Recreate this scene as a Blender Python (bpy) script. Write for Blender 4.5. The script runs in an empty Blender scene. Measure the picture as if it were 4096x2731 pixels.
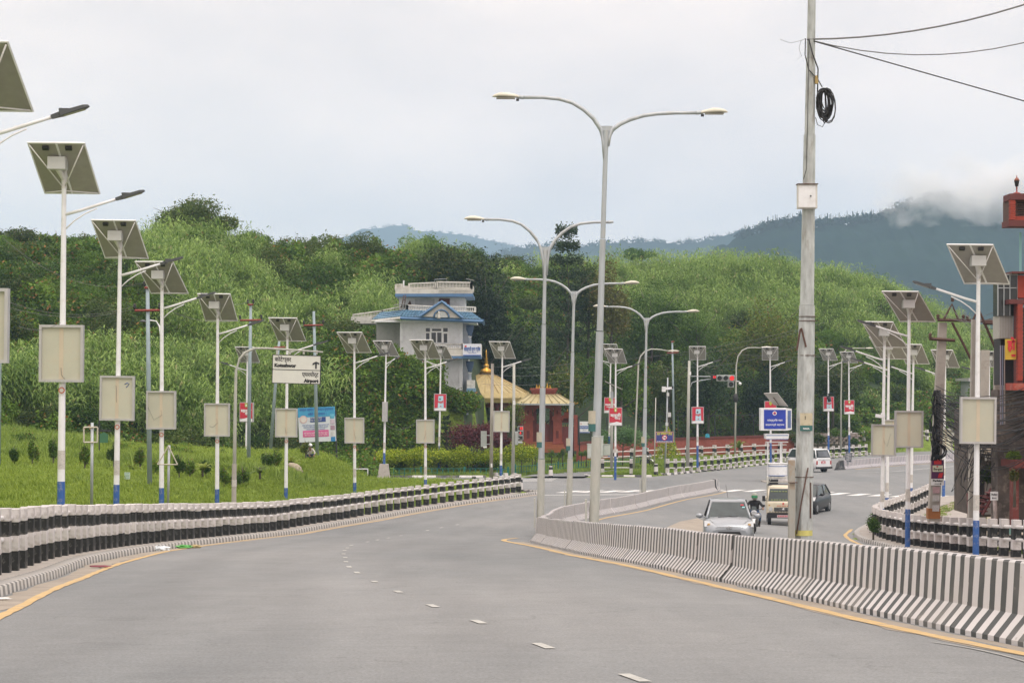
import bpy, math, random
import numpy as np
from mathutils import Vector, Matrix, Euler
random.seed(7); RNG = np.random.default_rng(11)
R = math.radians
sc = bpy.context.scene
# ------------------------------------------------------------------ camera
CAMZ, F, HY = 8.0, 8000.0, 1530.0            # eye height, focal length in 4096-px units, horizon row
cam_d = bpy.data.cameras.new('camera'); cam = bpy.data.objects.new('camera', cam_d); sc.collection.objects.link(cam)
cam_d.sensor_width = 36; cam_d.lens = F / 4096 * 36; cam_d.shift_y = (HY - 1365.5) / 4096
cam_d.clip_start = 0.5; cam_d.clip_end = 20000
cam.location = (0, 0, CAMZ); cam.rotation_euler = (R(90), 0, 0)
sc.camera = cam
# ------------------------------------------------------------------ world / sun / exposure
SUN_EL, SUN_AZ = 62, 150
world = bpy.data.worlds.new('World'); sc.world = world; world.use_nodes = True
nt = world.node_tree; nt.nodes.clear()
def N(nt, t, **kw):
    n = nt.nodes.new(t)
    for k, v in kw.items():
        if k.startswith('_'): n.inputs[int(k[1:])].default_value = v
        else: setattr(n, k, v)
    return n
L = nt.links.new
out = N(nt, 'ShaderNodeOutputWorld'); mixs = N(nt, 'ShaderNodeMixShader')
sky = N(nt, 'ShaderNodeTexSky', sky_type='NISHITA', sun_disc=False)
sky.sun_elevation = R(SUN_EL); sky.sun_rotation = R(SUN_AZ)
b1 = N(nt, 'ShaderNodeBackground', _1=0.08); L(sky.outputs[0], b1.inputs[0])
tc = N(nt, 'ShaderNodeTexCoord'); sep = N(nt, 'ShaderNodeSeparateXYZ'); L(tc.outputs['Generated'], sep.inputs[0])
# overcast dome: brighter towards the zenith, soft grey cloud banks
mp = N(nt, 'ShaderNodeMapping'); mp.inputs['Scale'].default_value = (3.2, 3.2, 8.0); mp.inputs['Location'].default_value = (0.35, 0.2, 0.35)
L(tc.outputs['Generated'], mp.inputs[0])
nz = N(nt, 'ShaderNodeTexNoise'); nz.inputs['Scale'].default_value = 1.6; nz.inputs['Detail'].default_value = 7; nz.inputs['Roughness'].default_value = 0.56
L(mp.outputs[0], nz.inputs['Vector'])
cr = N(nt, 'ShaderNodeValToRGB'); e = cr.color_ramp.elements
e[0].position = 0.32; e[0].color = (0.94, 0.83, 0.79, 1); e[1].position = 0.58; e[1].color = (1.17, 1.00, 0.91, 1)
L(nz.outputs['Fac'], cr.inputs[0])
mr = N(nt, 'ShaderNodeMapRange'); mr.inputs['From Min'].default_value = 0.1; mr.inputs['From Max'].default_value = 1.0
mr.inputs['To Min'].default_value = 1.08; mr.inputs['To Max'].default_value = 2.1
L(sep.outputs['Z'], mr.inputs['Value'])
hr = N(nt, 'ShaderNodeMapRange'); hr.inputs['From Min'].default_value = 0.03; hr.inputs['From Max'].default_value = 0.17; hr.inputs['To Min'].default_value = 1.22; hr.inputs['To Max'].default_value = 0.97
L(sep.outputs['Z'], hr.inputs['Value']); hm2 = N(nt, 'ShaderNodeMath', operation='MULTIPLY'); L(mr.outputs[0], hm2.inputs[0]); L(hr.outputs[0], hm2.inputs[1])
b2 = N(nt, 'ShaderNodeBackground'); L(cr.outputs[0], b2.inputs[0]); L(hm2.outputs[0], b2.inputs[1])
mixs.inputs[0].default_value = 0.95
L(b1.outputs[0], mixs.inputs[1]); L(b2.outputs[0], mixs.inputs[2]); L(mixs.outputs[0], out.inputs[0])
sun_d = bpy.data.lights.new('sun', 'SUN'); sun_d.energy = 1.5; sun_d.angle = R(22); sun_d.color = (1, 0.965, 0.91)
sun = bpy.data.objects.new('sun', sun_d); sc.collection.objects.link(sun)
_a, _e = R(SUN_AZ), R(SUN_EL)
sdir = Vector((math.sin(_a) * math.cos(_e), math.cos(_a) * math.cos(_e), math.sin(_e)))
sun.rotation_euler = sdir.to_track_quat('Z', 'Y').to_euler(); sun.location = (0, 0, 60)
sc.view_settings.view_transform = 'Standard'; sc.view_settings.look = 'None'
sc.view_settings.exposure = 0.0; sc.view_settings.gamma = 1; sc.view_settings.use_curve_mapping = False
cy = sc.cycles
cy.max_bounces = 6; cy.diffuse_bounces = 3; cy.glossy_bounces = 2; cy.transmission_bounces = 3; cy.transparent_max_bounces = 8; cy.volume_bounces = 3
cy.use_denoising = True
# ------------------------------------------------------------------ helpers
COL = sc.collection
def P(x, y, d):                                # photograph position (4096 px) at distance d -> place
    return Vector(((x - 2048) / F * d, d, CAMZ - (y - HY) / F * d))
def XS(x, d): return (x - 2048) / F * d
def ZS(y, d): return CAMZ - (y - HY) / F * d
def tag(o, label=None, cat=None, group=None, kind=None):
    if label: o['label'] = label
    if cat: o['category'] = cat
    if group: o['group'] = group
    if kind: o['kind'] = kind
    return o
def empty(name, loc, label=None, cat=None, group=None, rz=0.0, rot=None):
    o = bpy.data.objects.new(name, None); COL.objects.link(o); o.location = loc
    o.rotation_euler = rot if rot else (0, 0, rz); o.empty_display_size = 0.2
    return tag(o, label, cat, group)
def copy_tree(o, parent=None):
    c = o.copy(); COL.objects.link(c); c.parent = parent
    for ch in o.children: copy_tree(ch, c)
    return c
class MB:
    """collects shapes into one mesh"""
    def __init__(s): s.v = []; s.f = []; s.m = []; s.mi = 0; s.sm = []
    def add(s, vs, fs, smooth=False):
        b = len(s.v); s.v += [tuple(v) for v in vs]
        for f in fs: s.f.append(tuple(i + b for i in f)); s.m.append(s.mi); s.sm.append(smooth)
        return s
    def mat(s, i): s.mi = i; return s
    def box(s, c, sz, rot=None, taper=1.0, bev=0.0):
        hx, hy, hz = sz[0] / 2, sz[1] / 2, sz[2] / 2; vs = []
        for z, t in ((-hz, 1.0), (hz, taper)):
            for x, y in ((-hx, -hy), (hx, -hy), (hx, hy), (-hx, hy)): vs.append(Vector((x * t, y * t, z)))
        if rot is not None:
            M = Euler(rot).to_matrix(); vs = [M @ v for v in vs]
        c = Vector(c); vs = [v + c for v in vs]
        return s.add(vs, [(0, 3, 2, 1), (4, 5, 6, 7), (0, 1, 5, 4), (1, 2, 6, 5), (2, 3, 7, 6), (3, 0, 4, 7)])
    def cyl(s, p0, p1, r0, r1=None, n=8, smooth=True, cap=True):
        r1 = r0 if r1 is None else r1; p0 = Vector(p0); p1 = Vector(p1); a = (p1 - p0)
        if a.length < 1e-6: return s
        q = a.normalized().to_track_quat('Z', 'Y'); vs = []
        for p, r in ((p0, r0), (p1, r1)):
            for i in range(n):
                t = 2 * math.pi * (i + .5) / n; vs.append(p + q @ Vector((math.cos(t) * r, math.sin(t) * r, 0)))
        s.add(vs, [(i, (i + 1) % n, n + (i + 1) % n, n + i) for i in range(n)], smooth)
        if cap: s.add(vs, [tuple(range(n - 1, -1, -1)), tuple(range(n, 2 * n))])
        return s
    def tube(s, pts, r, n=6, smooth=True):
        pts = [Vector(p) for p in pts]; k = len(pts); rr = r if isinstance(r, (list, tuple)) else [r] * k; vs = []
        up = Vector((0, 0, 1))
        for i, p in enumerate(pts):
            t = (pts[min(i + 1, k - 1)] - pts[max(i - 1, 0)]).normalized()
            if abs(t.z) > .95: side = Vector((1, 0, 0))
            else: side = t.cross(up).normalized()
            nn = side.cross(t).normalized(); side = t.cross(nn)
            for j in range(n):
                a = 2 * math.pi * j / n; vs.append(p + (side * math.cos(a) + nn * math.sin(a)) * rr[i])
        fs = []
        for i in range(k - 1):
            for j in range(n): fs.append((i * n + j, i * n + (j + 1) % n, (i + 1) * n + (j + 1) % n, (i + 1) * n + j))
        fs.append(tuple(range(n - 1, -1, -1))); fs.append(tuple(range((k - 1) * n, k * n)))
        return s.add(vs, fs, smooth)
    def lathe(s, c, prof, n=12, smooth=True):      # prof: (r, z)
        c = Vector(c); vs = []
        for r, z in prof:
            for i in range(n):
                t = 2 * math.pi * (i + .5) / n; vs.append(c + Vector((r * math.cos(t), r * math.sin(t), z)))
        fs = [(a * n + i, a * n + (i + 1) % n, (a + 1) * n + (i + 1) % n, (a + 1) * n + i) for a in range(len(prof) - 1) for i in range(n)]
        fs += [tuple(range(n - 1, -1, -1)), tuple(range((len(prof) - 1) * n, len(prof) * n))]
        return s.add(vs, fs, smooth)
    def prism(s, poly, t, M=None):                  # poly in local xz, thickness t along y
        n = len(poly); vs = [Vector((x, -t / 2, z)) for x, z in poly] + [Vector((x, t / 2, z)) for x, z in poly]
        if M is not None: vs = [M @ v for v in vs]
        return s.add(vs, [tuple(range(n)), tuple(range(2 * n - 1, n - 1, -1))] + [((i + 1) % n, i, i + n, (i + 1) % n + n) for i in range(n)])
    def ball(s, c, r, n=10, m=7, sc_=(1, 1, 1)):
        c = Vector(c); prof = [(math.sin(math.pi * k / m), -math.cos(math.pi * k / m)) for k in range(m + 1)]; vs = []
        for a, z in prof:
            for i in range(n):
                t = 2 * math.pi * i / n; vs.append(c + Vector((r * sc_[0] * max(a, .01) * math.cos(t), r * sc_[1] * max(a, .01) * math.sin(t), r * sc_[2] * z)))
        return s.add(vs, [(a * n + i, a * n + (i + 1) % n, (a + 1) * n + (i + 1) % n, (a + 1) * n + i) for a in range(m) for i in range(n)], True)
    def loft(s, rings, smooth=True, cap=True):
        n = len(rings[0]); vs = [v for r in rings for v in r]
        s.add(vs, [(a * n + i, a * n + (i + 1) % n, (a + 1) * n + (i + 1) % n, (a + 1) * n + i) for a in range(len(rings) - 1) for i in range(n)], smooth)
        if cap: s.add(vs, [tuple(range(n - 1, -1, -1)), tuple(range((len(rings) - 1) * n, len(rings) * n))], False)
        return s
    def mesh(s, name, mats):
        me = bpy.data.meshes.new(name); me.from_pydata(s.v, [], s.f)
        for m in (mats if isinstance(mats, (list, tuple)) else [mats]): me.materials.append(m)
        me.polygons.foreach_set('material_index', s.m); me.polygons.foreach_set('use_smooth', s.sm); me.update()
        return me
    def build(s, name, mats, parent=None, loc=None):
        o = bpy.data.objects.new(name, s.mesh(name, mats)); COL.objects.link(o)
        if parent: o.parent = parent
        if loc is not None: o.location = loc
        return o
def bevel(o, w=.01, seg=1):
    m = o.modifiers.new('bevel', 'BEVEL'); m.width = w; m.segments = seg; m.limit_method = 'ANGLE'; return o
def fast_mesh(name, V, Fq, mats, mi=None, smooth=False):   # numpy verts, quads/tris
    me = bpy.data.meshes.new(name); V = np.asarray(V, np.float32); Fq = np.asarray(Fq, np.int32)
    me.vertices.add(len(V)); me.vertices.foreach_set('co', V.ravel())
    k = Fq.shape[1]; me.loops.add(Fq.size); me.loops.foreach_set('vertex_index', Fq.ravel())
    me.polygons.add(len(Fq)); me.polygons.foreach_set('loop_start', np.arange(0, Fq.size, k, dtype=np.int32))
    me.polygons.foreach_set('loop_total', np.full(len(Fq), k, np.int32))
    for m in (mats if isinstance(mats, (list, tuple)) else [mats]): me.materials.append(m)
    if mi is not None: me.polygons.foreach_set('material_index', np.asarray(mi, np.int32))
    if smooth: me.polygons.foreach_set('use_smooth', np.ones(len(Fq), bool))
    me.update(calc_edges=True); me.validate(); return me
# ------------------------------------------------------------------ materials
MATS = {}
ORD = ['first', 'second', 'third', 'fourth', 'fifth', 'sixth', 'seventh', 'eighth', 'ninth', 'tenth', 'eleventh', 'twelfth', 'thirteenth', 'fourteenth', 'fifteenth', 'sixteenth', 'seventeenth', 'eighteenth', 'nineteenth', 'twentieth', 'twenty-first', 'twenty-second', 'twenty-third']
def mat(name, col, rough=.6, metal=0, var=.12, vs=3.0, bump=0.0, bs=20.0, dirt=None, dirt_s=1.5, dirt_a=.5, emit=None, es=1.0, coat=0, rnd=0.0, coord='Object', stretch=(1, 1, 1), spec=.5):
    if name in MATS: return MATS[name]
    m = bpy.data.materials.new(name); MATS[name] = m; m.use_nodes = True; t = m.node_tree; l = t.links.new
    b = t.nodes['Principled BSDF']; b.inputs['Roughness'].default_value = rough; b.inputs['Metallic'].default_value = metal
    b.inputs['Coat Weight'].default_value = coat; b.inputs['Specular IOR Level'].default_value = spec
    tcn = N(t, 'ShaderNodeTexCoord'); mpn = N(t, 'ShaderNodeMapping'); mpn.inputs['Scale'].default_value = stretch
    l(tcn.outputs[coord], mpn.inputs[0]); vec = mpn.outputs[0]
    c = N(t, 'ShaderNodeRGB'); c.outputs[0].default_value = (*col, 1); cur = c.outputs[0]
    if var > 0:
        n = N(t, 'ShaderNodeTexNoise'); n.inputs['Scale'].default_value = vs; n.inputs['Detail'].default_value = 5; l(vec, n.inputs['Vector'])
        mrn = N(t, 'ShaderNodeMapRange'); mrn.inputs['From Min'].default_value = .25; mrn.inputs['From Max'].default_value = .75
        mrn.inputs['To Min'].default_value = 1 - var; mrn.inputs['To Max'].default_value = 1 + var; l(n.outputs['Fac'], mrn.inputs['Value'])
        vm = N(t, 'ShaderNodeVectorMath', operation='SCALE'); l(cur, vm.inputs[0]); l(mrn.outputs[0], vm.inputs['Scale']); cur = vm.outputs[0]
    if rnd > 0:
        oi = N(t, 'ShaderNodeObjectInfo'); mrn = N(t, 'ShaderNodeMapRange'); mrn.inputs['To Min'].default_value = 1 - rnd; mrn.inputs['To Max'].default_value = 1 + rnd
        l(oi.outputs['Random'], mrn.inputs['Value']); vm = N(t, 'ShaderNodeVectorMath', operation='SCALE'); l(cur, vm.inputs[0]); l(mrn.outputs[0], vm.inputs['Scale']); cur = vm.outputs[0]
    if dirt:
        n = N(t, 'ShaderNodeTexNoise'); n.inputs['Scale'].default_value = dirt_s; n.inputs['Detail'].default_value = 8; n.inputs['Roughness'].default_value = .7; l(vec, n.inputs['Vector'])
        r = N(t, 'ShaderNodeValToRGB'); r.color_ramp.elements[0].position = .52; r.color_ramp.elements[0].color = (0, 0, 0, 1)
        r.color_ramp.elements[1].position = .68; r.color_ramp.elements[1].color = (dirt_a,) * 3 + (1,); l(n.outputs['Fac'], r.inputs[0])
        mx = N(t, 'ShaderNodeMix', data_type='RGBA'); l(r.outputs[0], mx.inputs['Factor']); l(cur, mx.inputs['A']); mx.inputs['B'].default_value = (*dirt, 1); cur = mx.outputs['Result']
    l(cur, b.inputs['Base Color'])
    if bump > 0:
        n = N(t, 'ShaderNodeTexNoise'); n.inputs['Scale'].default_value = bs; n.inputs['Detail'].default_value = 6; l(vec, n.inputs['Vector'])
        bn = N(t, 'ShaderNodeBump'); bn.inputs['Strength'].default_value = bump; bn.inputs['Distance'].default_value = .02; l(n.outputs['Fac'], bn.inputs['Height']); l(bn.outputs[0], b.inputs['Normal'])
    if emit: b.inputs['Emission Color'].default_value = (*emit, 1); b.inputs['Emission Strength'].default_value = es
    return m
def leafmat(name, c1, c2, c3=None, trans=.3, p3=.85, rough=.55, per=.5):
    """foliage: colour differs leaf cluster by leaf cluster and plant by plant"""
    if name in MATS: return MATS[name]
    m = bpy.data.materials.new(name); MATS[name] = m; m.use_nodes = True; t = m.node_tree; l = t.links.new
    b = t.nodes['Principled BSDF']; b.inputs['Roughness'].default_value = rough; b.inputs['Specular IOR Level'].default_value = .3
    g = N(t, 'ShaderNodeNewGeometry'); oi = N(t, 'ShaderNodeObjectInfo')
    add = N(t, 'ShaderNodeMath', operation='MULTIPLY_ADD'); l(g.outputs['Random Per Island'], add.inputs[0]); add.inputs[1].default_value = 1 - per
    mu = N(t, 'ShaderNodeMath', operation='MULTIPLY'); l(oi.outputs['Random'], mu.inputs[0]); mu.inputs[1].default_value = per; l(mu.outputs[0], add.inputs[2])
    r = N(t, 'ShaderNodeValToRGB'); el = r.color_ramp.elements; el[0].color = (*c1, 1); el[0].position = .1; el[1].color = (*c2, 1); el[1].position = .8
    l(add.outputs[0], r.inputs[0]); cur = r.outputs[0]
    if c3:
        cmp_ = N(t, 'ShaderNodeMath', operation='GREATER_THAN'); cmp_.inputs[1].default_value = p3
        wn = N(t, 'ShaderNodeTexWhiteNoise', noise_dimensions='1D'); l(g.outputs['Random Per Island'], wn.inputs['W']); l(wn.outputs[0], cmp_.inputs[0])
        mx = N(t, 'ShaderNodeMix', data_type='RGBA'); l(cmp_.outputs[0], mx.inputs['Factor']); l(cur, mx.inputs['A']); mx.inputs['B'].default_value = (*c3, 1); cur = mx.outputs['Result']
    l(cur, b.inputs['Base Color'])
    tr = N(t, 'ShaderNodeBsdfTranslucent'); l(cur, tr.inputs[0]); ms = N(t, 'ShaderNodeMixShader'); ms.inputs[0].default_value = trans
    o = t.nodes['Material Output']; l(b.outputs[0], ms.inputs[1]); l(tr.outputs[0], ms.inputs[2]); l(ms.outputs[0], o.inputs['Surface'])
    return m
def stripe_mat(name, a, b, period, axis='X', duty=.5, rough=.7, wob=.012, chips=None, dust=None):
    """paint bands across an object: a and b alternate along one local axis, hand-painted edges, chips and dust"""
    if name in MATS: return MATS[name]
    m = bpy.data.materials.new(name); MATS[name] = m; m.use_nodes = True; t = m.node_tree; l = t.links.new
    bs = t.nodes['Principled BSDF']; bs.inputs['Roughness'].default_value = rough
    tcn = N(t, 'ShaderNodeTexCoord'); s = N(t, 'ShaderNodeSeparateXYZ'); l(tcn.outputs['UV' if axis == 'U' else 'Object'], s.inputs[0])
    n = N(t, 'ShaderNodeTexNoise'); n.inputs['Scale'].default_value = 4; n.inputs['Detail'].default_value = 4; l(tcn.outputs['Object'], n.inputs['Vector'])
    ma = N(t, 'ShaderNodeMath', operation='MULTIPLY_ADD'); l(n.outputs['Fac'], ma.inputs[0]); ma.inputs[1].default_value = wob * 2; l(s.outputs['X' if axis == 'U' else axis], ma.inputs[2])
    dv = N(t, 'ShaderNodeMath', operation='DIVIDE'); l(ma.outputs[0], dv.inputs[0]); dv.inputs[1].default_value = period
    fr = N(t, 'ShaderNodeMath', operation='FRACT'); l(dv.outputs[0], fr.inputs[0])
    gt = N(t, 'ShaderNodeMath', operation='GREATER_THAN'); l(fr.outputs[0], gt.inputs[0]); gt.inputs[1].default_value = duty
    mx = N(t, 'ShaderNodeMix', data_type='RGBA'); l(gt.outputs[0], mx.inputs['Factor']); mx.inputs['A'].default_value = (*a, 1); mx.inputs['B'].default_value = (*b, 1); cur = mx.outputs['Result']
    n2 = N(t, 'ShaderNodeTexNoise'); n2.inputs['Scale'].default_value = 2.5; n2.inputs['Detail'].default_value = 8; n2.inputs['Roughness'].default_value = .65; l(tcn.outputs['Object'], n2.inputs['Vector'])
    if chips:
        r = N(t, 'ShaderNodeValToRGB'); r.color_ramp.elements[0].position = .64; r.color_ramp.elements[1].position = .68; r.color_ramp.elements[1].color = (.75, .75, .75, 1); l(n2.outputs['Fac'], r.inputs[0])
        mx = N(t, 'ShaderNodeMix', data_type='RGBA'); l(r.outputs[0], mx.inputs['Factor']); l(cur, mx.inputs['A']); mx.inputs['B'].default_value = (*chips, 1); cur = mx.outputs['Result']
    if dust:
        n3 = N(t, 'ShaderNodeTexNoise'); n3.inputs['Scale'].default_value = 1.3; n3.inputs['Detail'].default_value = 6; l(tcn.outputs['Object'], n3.inputs['Vector'])
        r = N(t, 'ShaderNodeValToRGB'); r.color_ramp.elements[0].position = .45; r.color_ramp.elements[0].color = (.03, .03, .03, 1); r.color_ramp.elements[1].position = .72; r.color_ramp.elements[1].color = (.34, .34, .34, 1); l(n3.outputs['Fac'], r.inputs[0])
        mx = N(t, 'ShaderNodeMix', data_type='RGBA'); l(r.outputs[0], mx.inputs['Factor']); l(cur, mx.inputs['A']); mx.inputs['B'].default_value = (*dust, 1); cur = mx.outputs['Result']
    l(cur, bs.inputs['Base Color'])
    return m
white = mat('white_paint', (.78, .78, .79), .5, var=.05, dirt=(.42, .38, .33), dirt_s=2.5, dirt_a=.35)
whitec = mat('whitewashed_concrete', (.66, .63, .62), .85, var=.08, bump=.25, bs=14, dirt=(.30, .27, .23), dirt_s=2.2, dirt_a=.45)
blackc = mat('black_paint_concrete', (.022, .023, .023), .7, var=.3, dirt=(.38, .35, .31), dirt_s=5.5, dirt_a=.55, bump=.2, bs=14)
railm = mat('white_rail_pipe', (.70, .68, .67), .6, var=.08, dirt=(.35, .28, .22), dirt_s=4, dirt_a=.35)
bluep = mat('blue_pole_paint', (.03, .105, .33), .5, var=.1, dirt=(.45, .42, .38), dirt_s=5, dirt_a=.5)
galv = mat('galvanised_steel', (.43, .46, .48), .55, .35, var=.16, vs=2.5, dirt=(.50, .48, .42), dirt_s=3, dirt_a=.5, stretch=(3, 3, .6))
galvold = mat('weathered_pole_steel', (.45, .45, .40), .7, .1, var=.2, vs=3, dirt=(.30, .27, .21), dirt_s=3, dirt_a=.4, stretch=(3, 3, .6))
bluegal = mat('blue_grey_pole', (.30, .37, .40), .6, .2, var=.12)
conc = mat('pole_concrete', (.40, .37, .33), .9, var=.12, bump=.3, dirt=(.2, .17, .14), dirt_s=2, dirt_a=.5)
alu = mat('aluminium_frame', (.50, .49, .49), .45, .5, var=.08)
boardm = mat('blank_board_backlit_film', (.50, .49, .39), .6, rnd=.08, var=.07, vs=1.8, dirt=(.52, .42, .30), dirt_s=1.6, dirt_a=.35)
boardstrip = mat('board_seam', (.55, .47, .35), .6, var=.05)
panback = mat('solar_panel_backing', (.33, .315, .285), .5, rnd=.08, var=.07, vs=6)
pancell = mat('solar_cells', (.015, .02, .05), .15, .2, var=.1)
blk = mat('black_plastic', (.02, .02, .022), .45, var=.1)
lampd = mat('dark_lamp_housing', (.085, .09, .095), .5, .3, var=.1)
lampc = mat('cream_lamp_housing', (.66, .63, .53), .5, var=.05, dirt=(.2, .18, .13), dirt_s=6, dirt_a=.5)
lampgl = mat('lamp_glass', (.25, .24, .2), .2, var=.1)
rust = mat('rusty_steel', (.10, .055, .042), .8, var=.3, vs=8)
darkm = mat('dark_metal', (.04, .042, .045), .5, .3)
red = mat('red_sign_face', (.52, .025, .05), .5, var=.03)
cable = mat('black_cable', (.025, .025, .027), .6)
cableg = mat('grey_wire', (.16, .16, .16), .6)
paper = mat('old_posters', (.55, .52, .48), .9, var=.1, dirt=(.1, .1, .12), dirt_s=30, dirt_a=.6)
# ------------------------------------------------------------------ lie of the land
_pd = [0, 10, 19, 28.5, 36, 42, 49, 65, 76, 91, 105, 125, 150, 170, 200, 230, 300, 900]
_pz = [-1.6, -1.98, -2.47, -3.02, -3.5, -3.8, -4.22, -5.15, -5.75, -6.28, -6.63, -6.95, -7.2, -7.45, -7.62, -7.8, -8.0, -8.2]
def prof(d): return np.interp(d, _pd, _pz)
def sm(t): t = np.clip(t, 0, 1); return t * t * (3 - 2 * t)
def road_z(X, d):
    return CAMZ + prof(d) - np.clip(.06 * (np.asarray(X) - 4.5), 0, .55) * (1 - sm((np.asarray(d) - 90) / 30))
def pdist(poly, X, Y):                           # signed distance, positive inside
    X = np.asarray(X, float); Y = np.asarray(Y, float); best = np.full(X.shape, 1e9); ins = np.zeros(X.shape, bool); n = len(poly)
    for i in range(n):
        x0, y0 = poly[i]; x1, y1 = poly[(i + 1) % n]; dx, dy = x1 - x0, y1 - y0
        t = np.clip(((X - x0) * dx + (Y - y0) * dy) / (dx * dx + dy * dy), 0, 1)
        best = np.minimum(best, np.hypot(X - x0 - t * dx, Y - y0 - t * dy))
        c = ((y0 > Y) != (y1 > Y)) & (X < (x1 - x0) * (Y - y0) / ((y1 - y0) if y1 != y0 else 1e-9) + x0); ins ^= c
    return np.where(ins, best, -best)
LF = [(-6.9, 14), (-7.6, 25), (-8.7, 34), (-9.65, 42), (-10.2, 51), (-10.1, 61), (-9.46, 71), (-8.8, 79), (-7.96, 86.5), (-6.84, 94.5), (-4.9, 105), (-2.88, 112.5), (-.98, 119.5), (.6, 126)]
RF = [(16.2, 44), (15.7, 54), (15.35, 60), (15.05, 66), (15.0, 75), (15.3, 83), (16.6, 91), (19.5, 100), (23, 110), (26, 116)]
FK = [(10.2, 153.6), (12.1, 157.5), (16.5, 168), (23, 183), (32.5, 203), (48, 232), (90, 300)]
ML = [(-6.4, -40)] + LF + [(-1.2, 129.2), (-12, 131), (-20, 133), (-26, 140), (-30, 152), (-30, 600), (-400, 600), (-400, -40)]
FV = [(-60, 152.9), (-1.5, 152.9), (3, 156), (9, 166), (14, 178), (16, 178), (11, 166), (5.5, 153.3), (10.2, 153.6)] + FK[1:] + [(90, 600), (-60, 600)]
RV = [(17.2, -40), (15.6, 44), (14.6, 60), (14.25, 75), (14.55, 84), (15.9, 92), (18.8, 101), (22.3, 111), (27, 120), (36, 127), (60, 131), (120, 135), (400, 140), (400, -40)]
_rx = [-2500, 0, 600, 1100, 1300, 1500, 1850, 1950, 2100, 2300, 2700, 3000, 3250, 3400, 3700, 4200, 5500, 9000]
_db = [138, 140, 142, 150, 154, 156, 160, 190, 200, 202, 208, 216, 222, 216, 226, 245, 300, 330]
_sx = [-2500, 0, 300, 760, 1000, 1200, 1600, 1800, 2000, 2300, 2560, 2700, 3000, 3300, 3500, 3700, 3900, 4100, 5500, 9000]
_sy = [960, 1010, 1040, 1000, 1025, 1040, 1045, 1050, 1075, 1110, 1120, 1130, 1120, 1160, 1195, 1275, 1370, 1440, 1500, 1510]
_cx = [-2500, 0, 1300, 1700, 2000, 2700, 3000, 3300, 3700, 3900, 5500, 9000]
_dc = [205, 205, 215, 225, 250, 262, 266, 276, 292, 302, 340, 360]
def hill(X, d):
    ray = 2048 + F * X / np.maximum(d, 5.0); db = np.interp(ray, _rx, _db); dc = np.interp(ray, _cx, _dc)
    zc = CAMZ + (HY - np.interp(ray, _sx, _sy)) / F * dc
    return (d - db) / (dc - db), zc, dc, ray
def G(X, d):
    X = np.asarray(X, float); d = np.asarray(d, float); z = road_z(X, d) - .05
    s = pdist(ML, X, d)
    z = z + np.where(s > 0, .17 + .5 * sm(s / 2) + np.interp(d, [60, 90, 115], [1.2, 1.35, 2.0]) * (1 - .85 * sm((2048 + F * X / np.maximum(d, 5) - 1230) / 260)) * sm((s - 1.5) / 8.5) + .05 * np.clip(-X - 16, 0, 30) * sm(s / 10), 0)
    z = z + np.where(s > 2, .10 * np.sin(X * 1.7 + d * .9) * np.sin(d * 1.3 - X) * sm((s - 2) / 2), 0)
    s2 = pdist(FV, X, d); z = z + np.where(s2 > 0, .17 * sm(s2 / .3), 0) * (s < 0)
    s3 = pdist(RV, X, d); z = z + np.where(s3 > 0, .17 * sm(s3 / .3), 0)
    t, zc, dc, ray = hill(X, d)
    tt = np.clip(t, 0, 1); h = z + (zc - z) * (1 - (1 - tt) ** 1.35) * sm(tt * 6 + .15)
    h = np.where(t > 1, zc - (d - dc) * .18, h)
    zt = np.interp(ray, [1250, 1400, 1550, 1700, 1850, 1960], [10.9, 10.4, 9.3, 8.7, 7.2, 4.8]); wz = sm((ray - 1180) / 90) * (1 - sm((ray - 1930) / 50)); d1 = np.interp(ray, [1250, 1480, 1850, 1960], [152, 157, 158, 160])
    hb_ = z + (zt - z) * sm((d - d1) / np.interp(ray, [1250, 1480, 1600], [16, 9, 4.2])); hb_ = np.where(d > 172, zt + (d - 172) * .1, hb_); h = h + (np.maximum(h, hb_) - h) * wz * (d > d1) * (d < 215)
    bump = .5 * np.sin(X * .21 + 1.3) * np.sin(d * .17) + .35 * np.sin(X * .53 + d * .31)
    return np.where(t > 0, h + bump * sm(tt * 4), z)
def g(X, d): return float(G(np.array([X]), np.array([d]))[0])
def onroad(x, y, off=0.0):                       # where a sight line meets the paving
    for i in range(4000):
        d = 8 + i * .1
        if ZS(y, d) <= float(road_z(XS(x, d), d)) + off: return Vector((XS(x, d), d, float(road_z(XS(x, d), d)) + off))
    return P(x, y, 300)
def walk(pts, step, start=0.0):                  # evenly spaced stations on a smoothed polyline: (pos, tangent)
    pts = [Vector(p).to_2d() for p in pts]; den = []
    for i in range(len(pts) - 1):
        p0 = pts[max(i - 1, 0)]; p1 = pts[i]; p2 = pts[i + 1]; p3 = pts[min(i + 2, len(pts) - 1)]
        for k in range(24):
            t = k / 24; den.append(.5 * ((2 * p1) + (p2 - p0) * t + (2 * p0 - 5 * p1 + 4 * p2 - p3) * t * t + (3 * p1 - p0 - 3 * p2 + p3) * t ** 3))
    den.append(pts[-1]); res = []; acc = 0.0; nxt = start
    for a, b in zip(den[:-1], den[1:]):
        l_ = (b - a).length
        while l_ > 0 and nxt <= acc + l_:
            res.append((a + (b - a) * ((nxt - acc) / l_), (b - a).normalized())); nxt += step
        acc += l_
    return res
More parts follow.
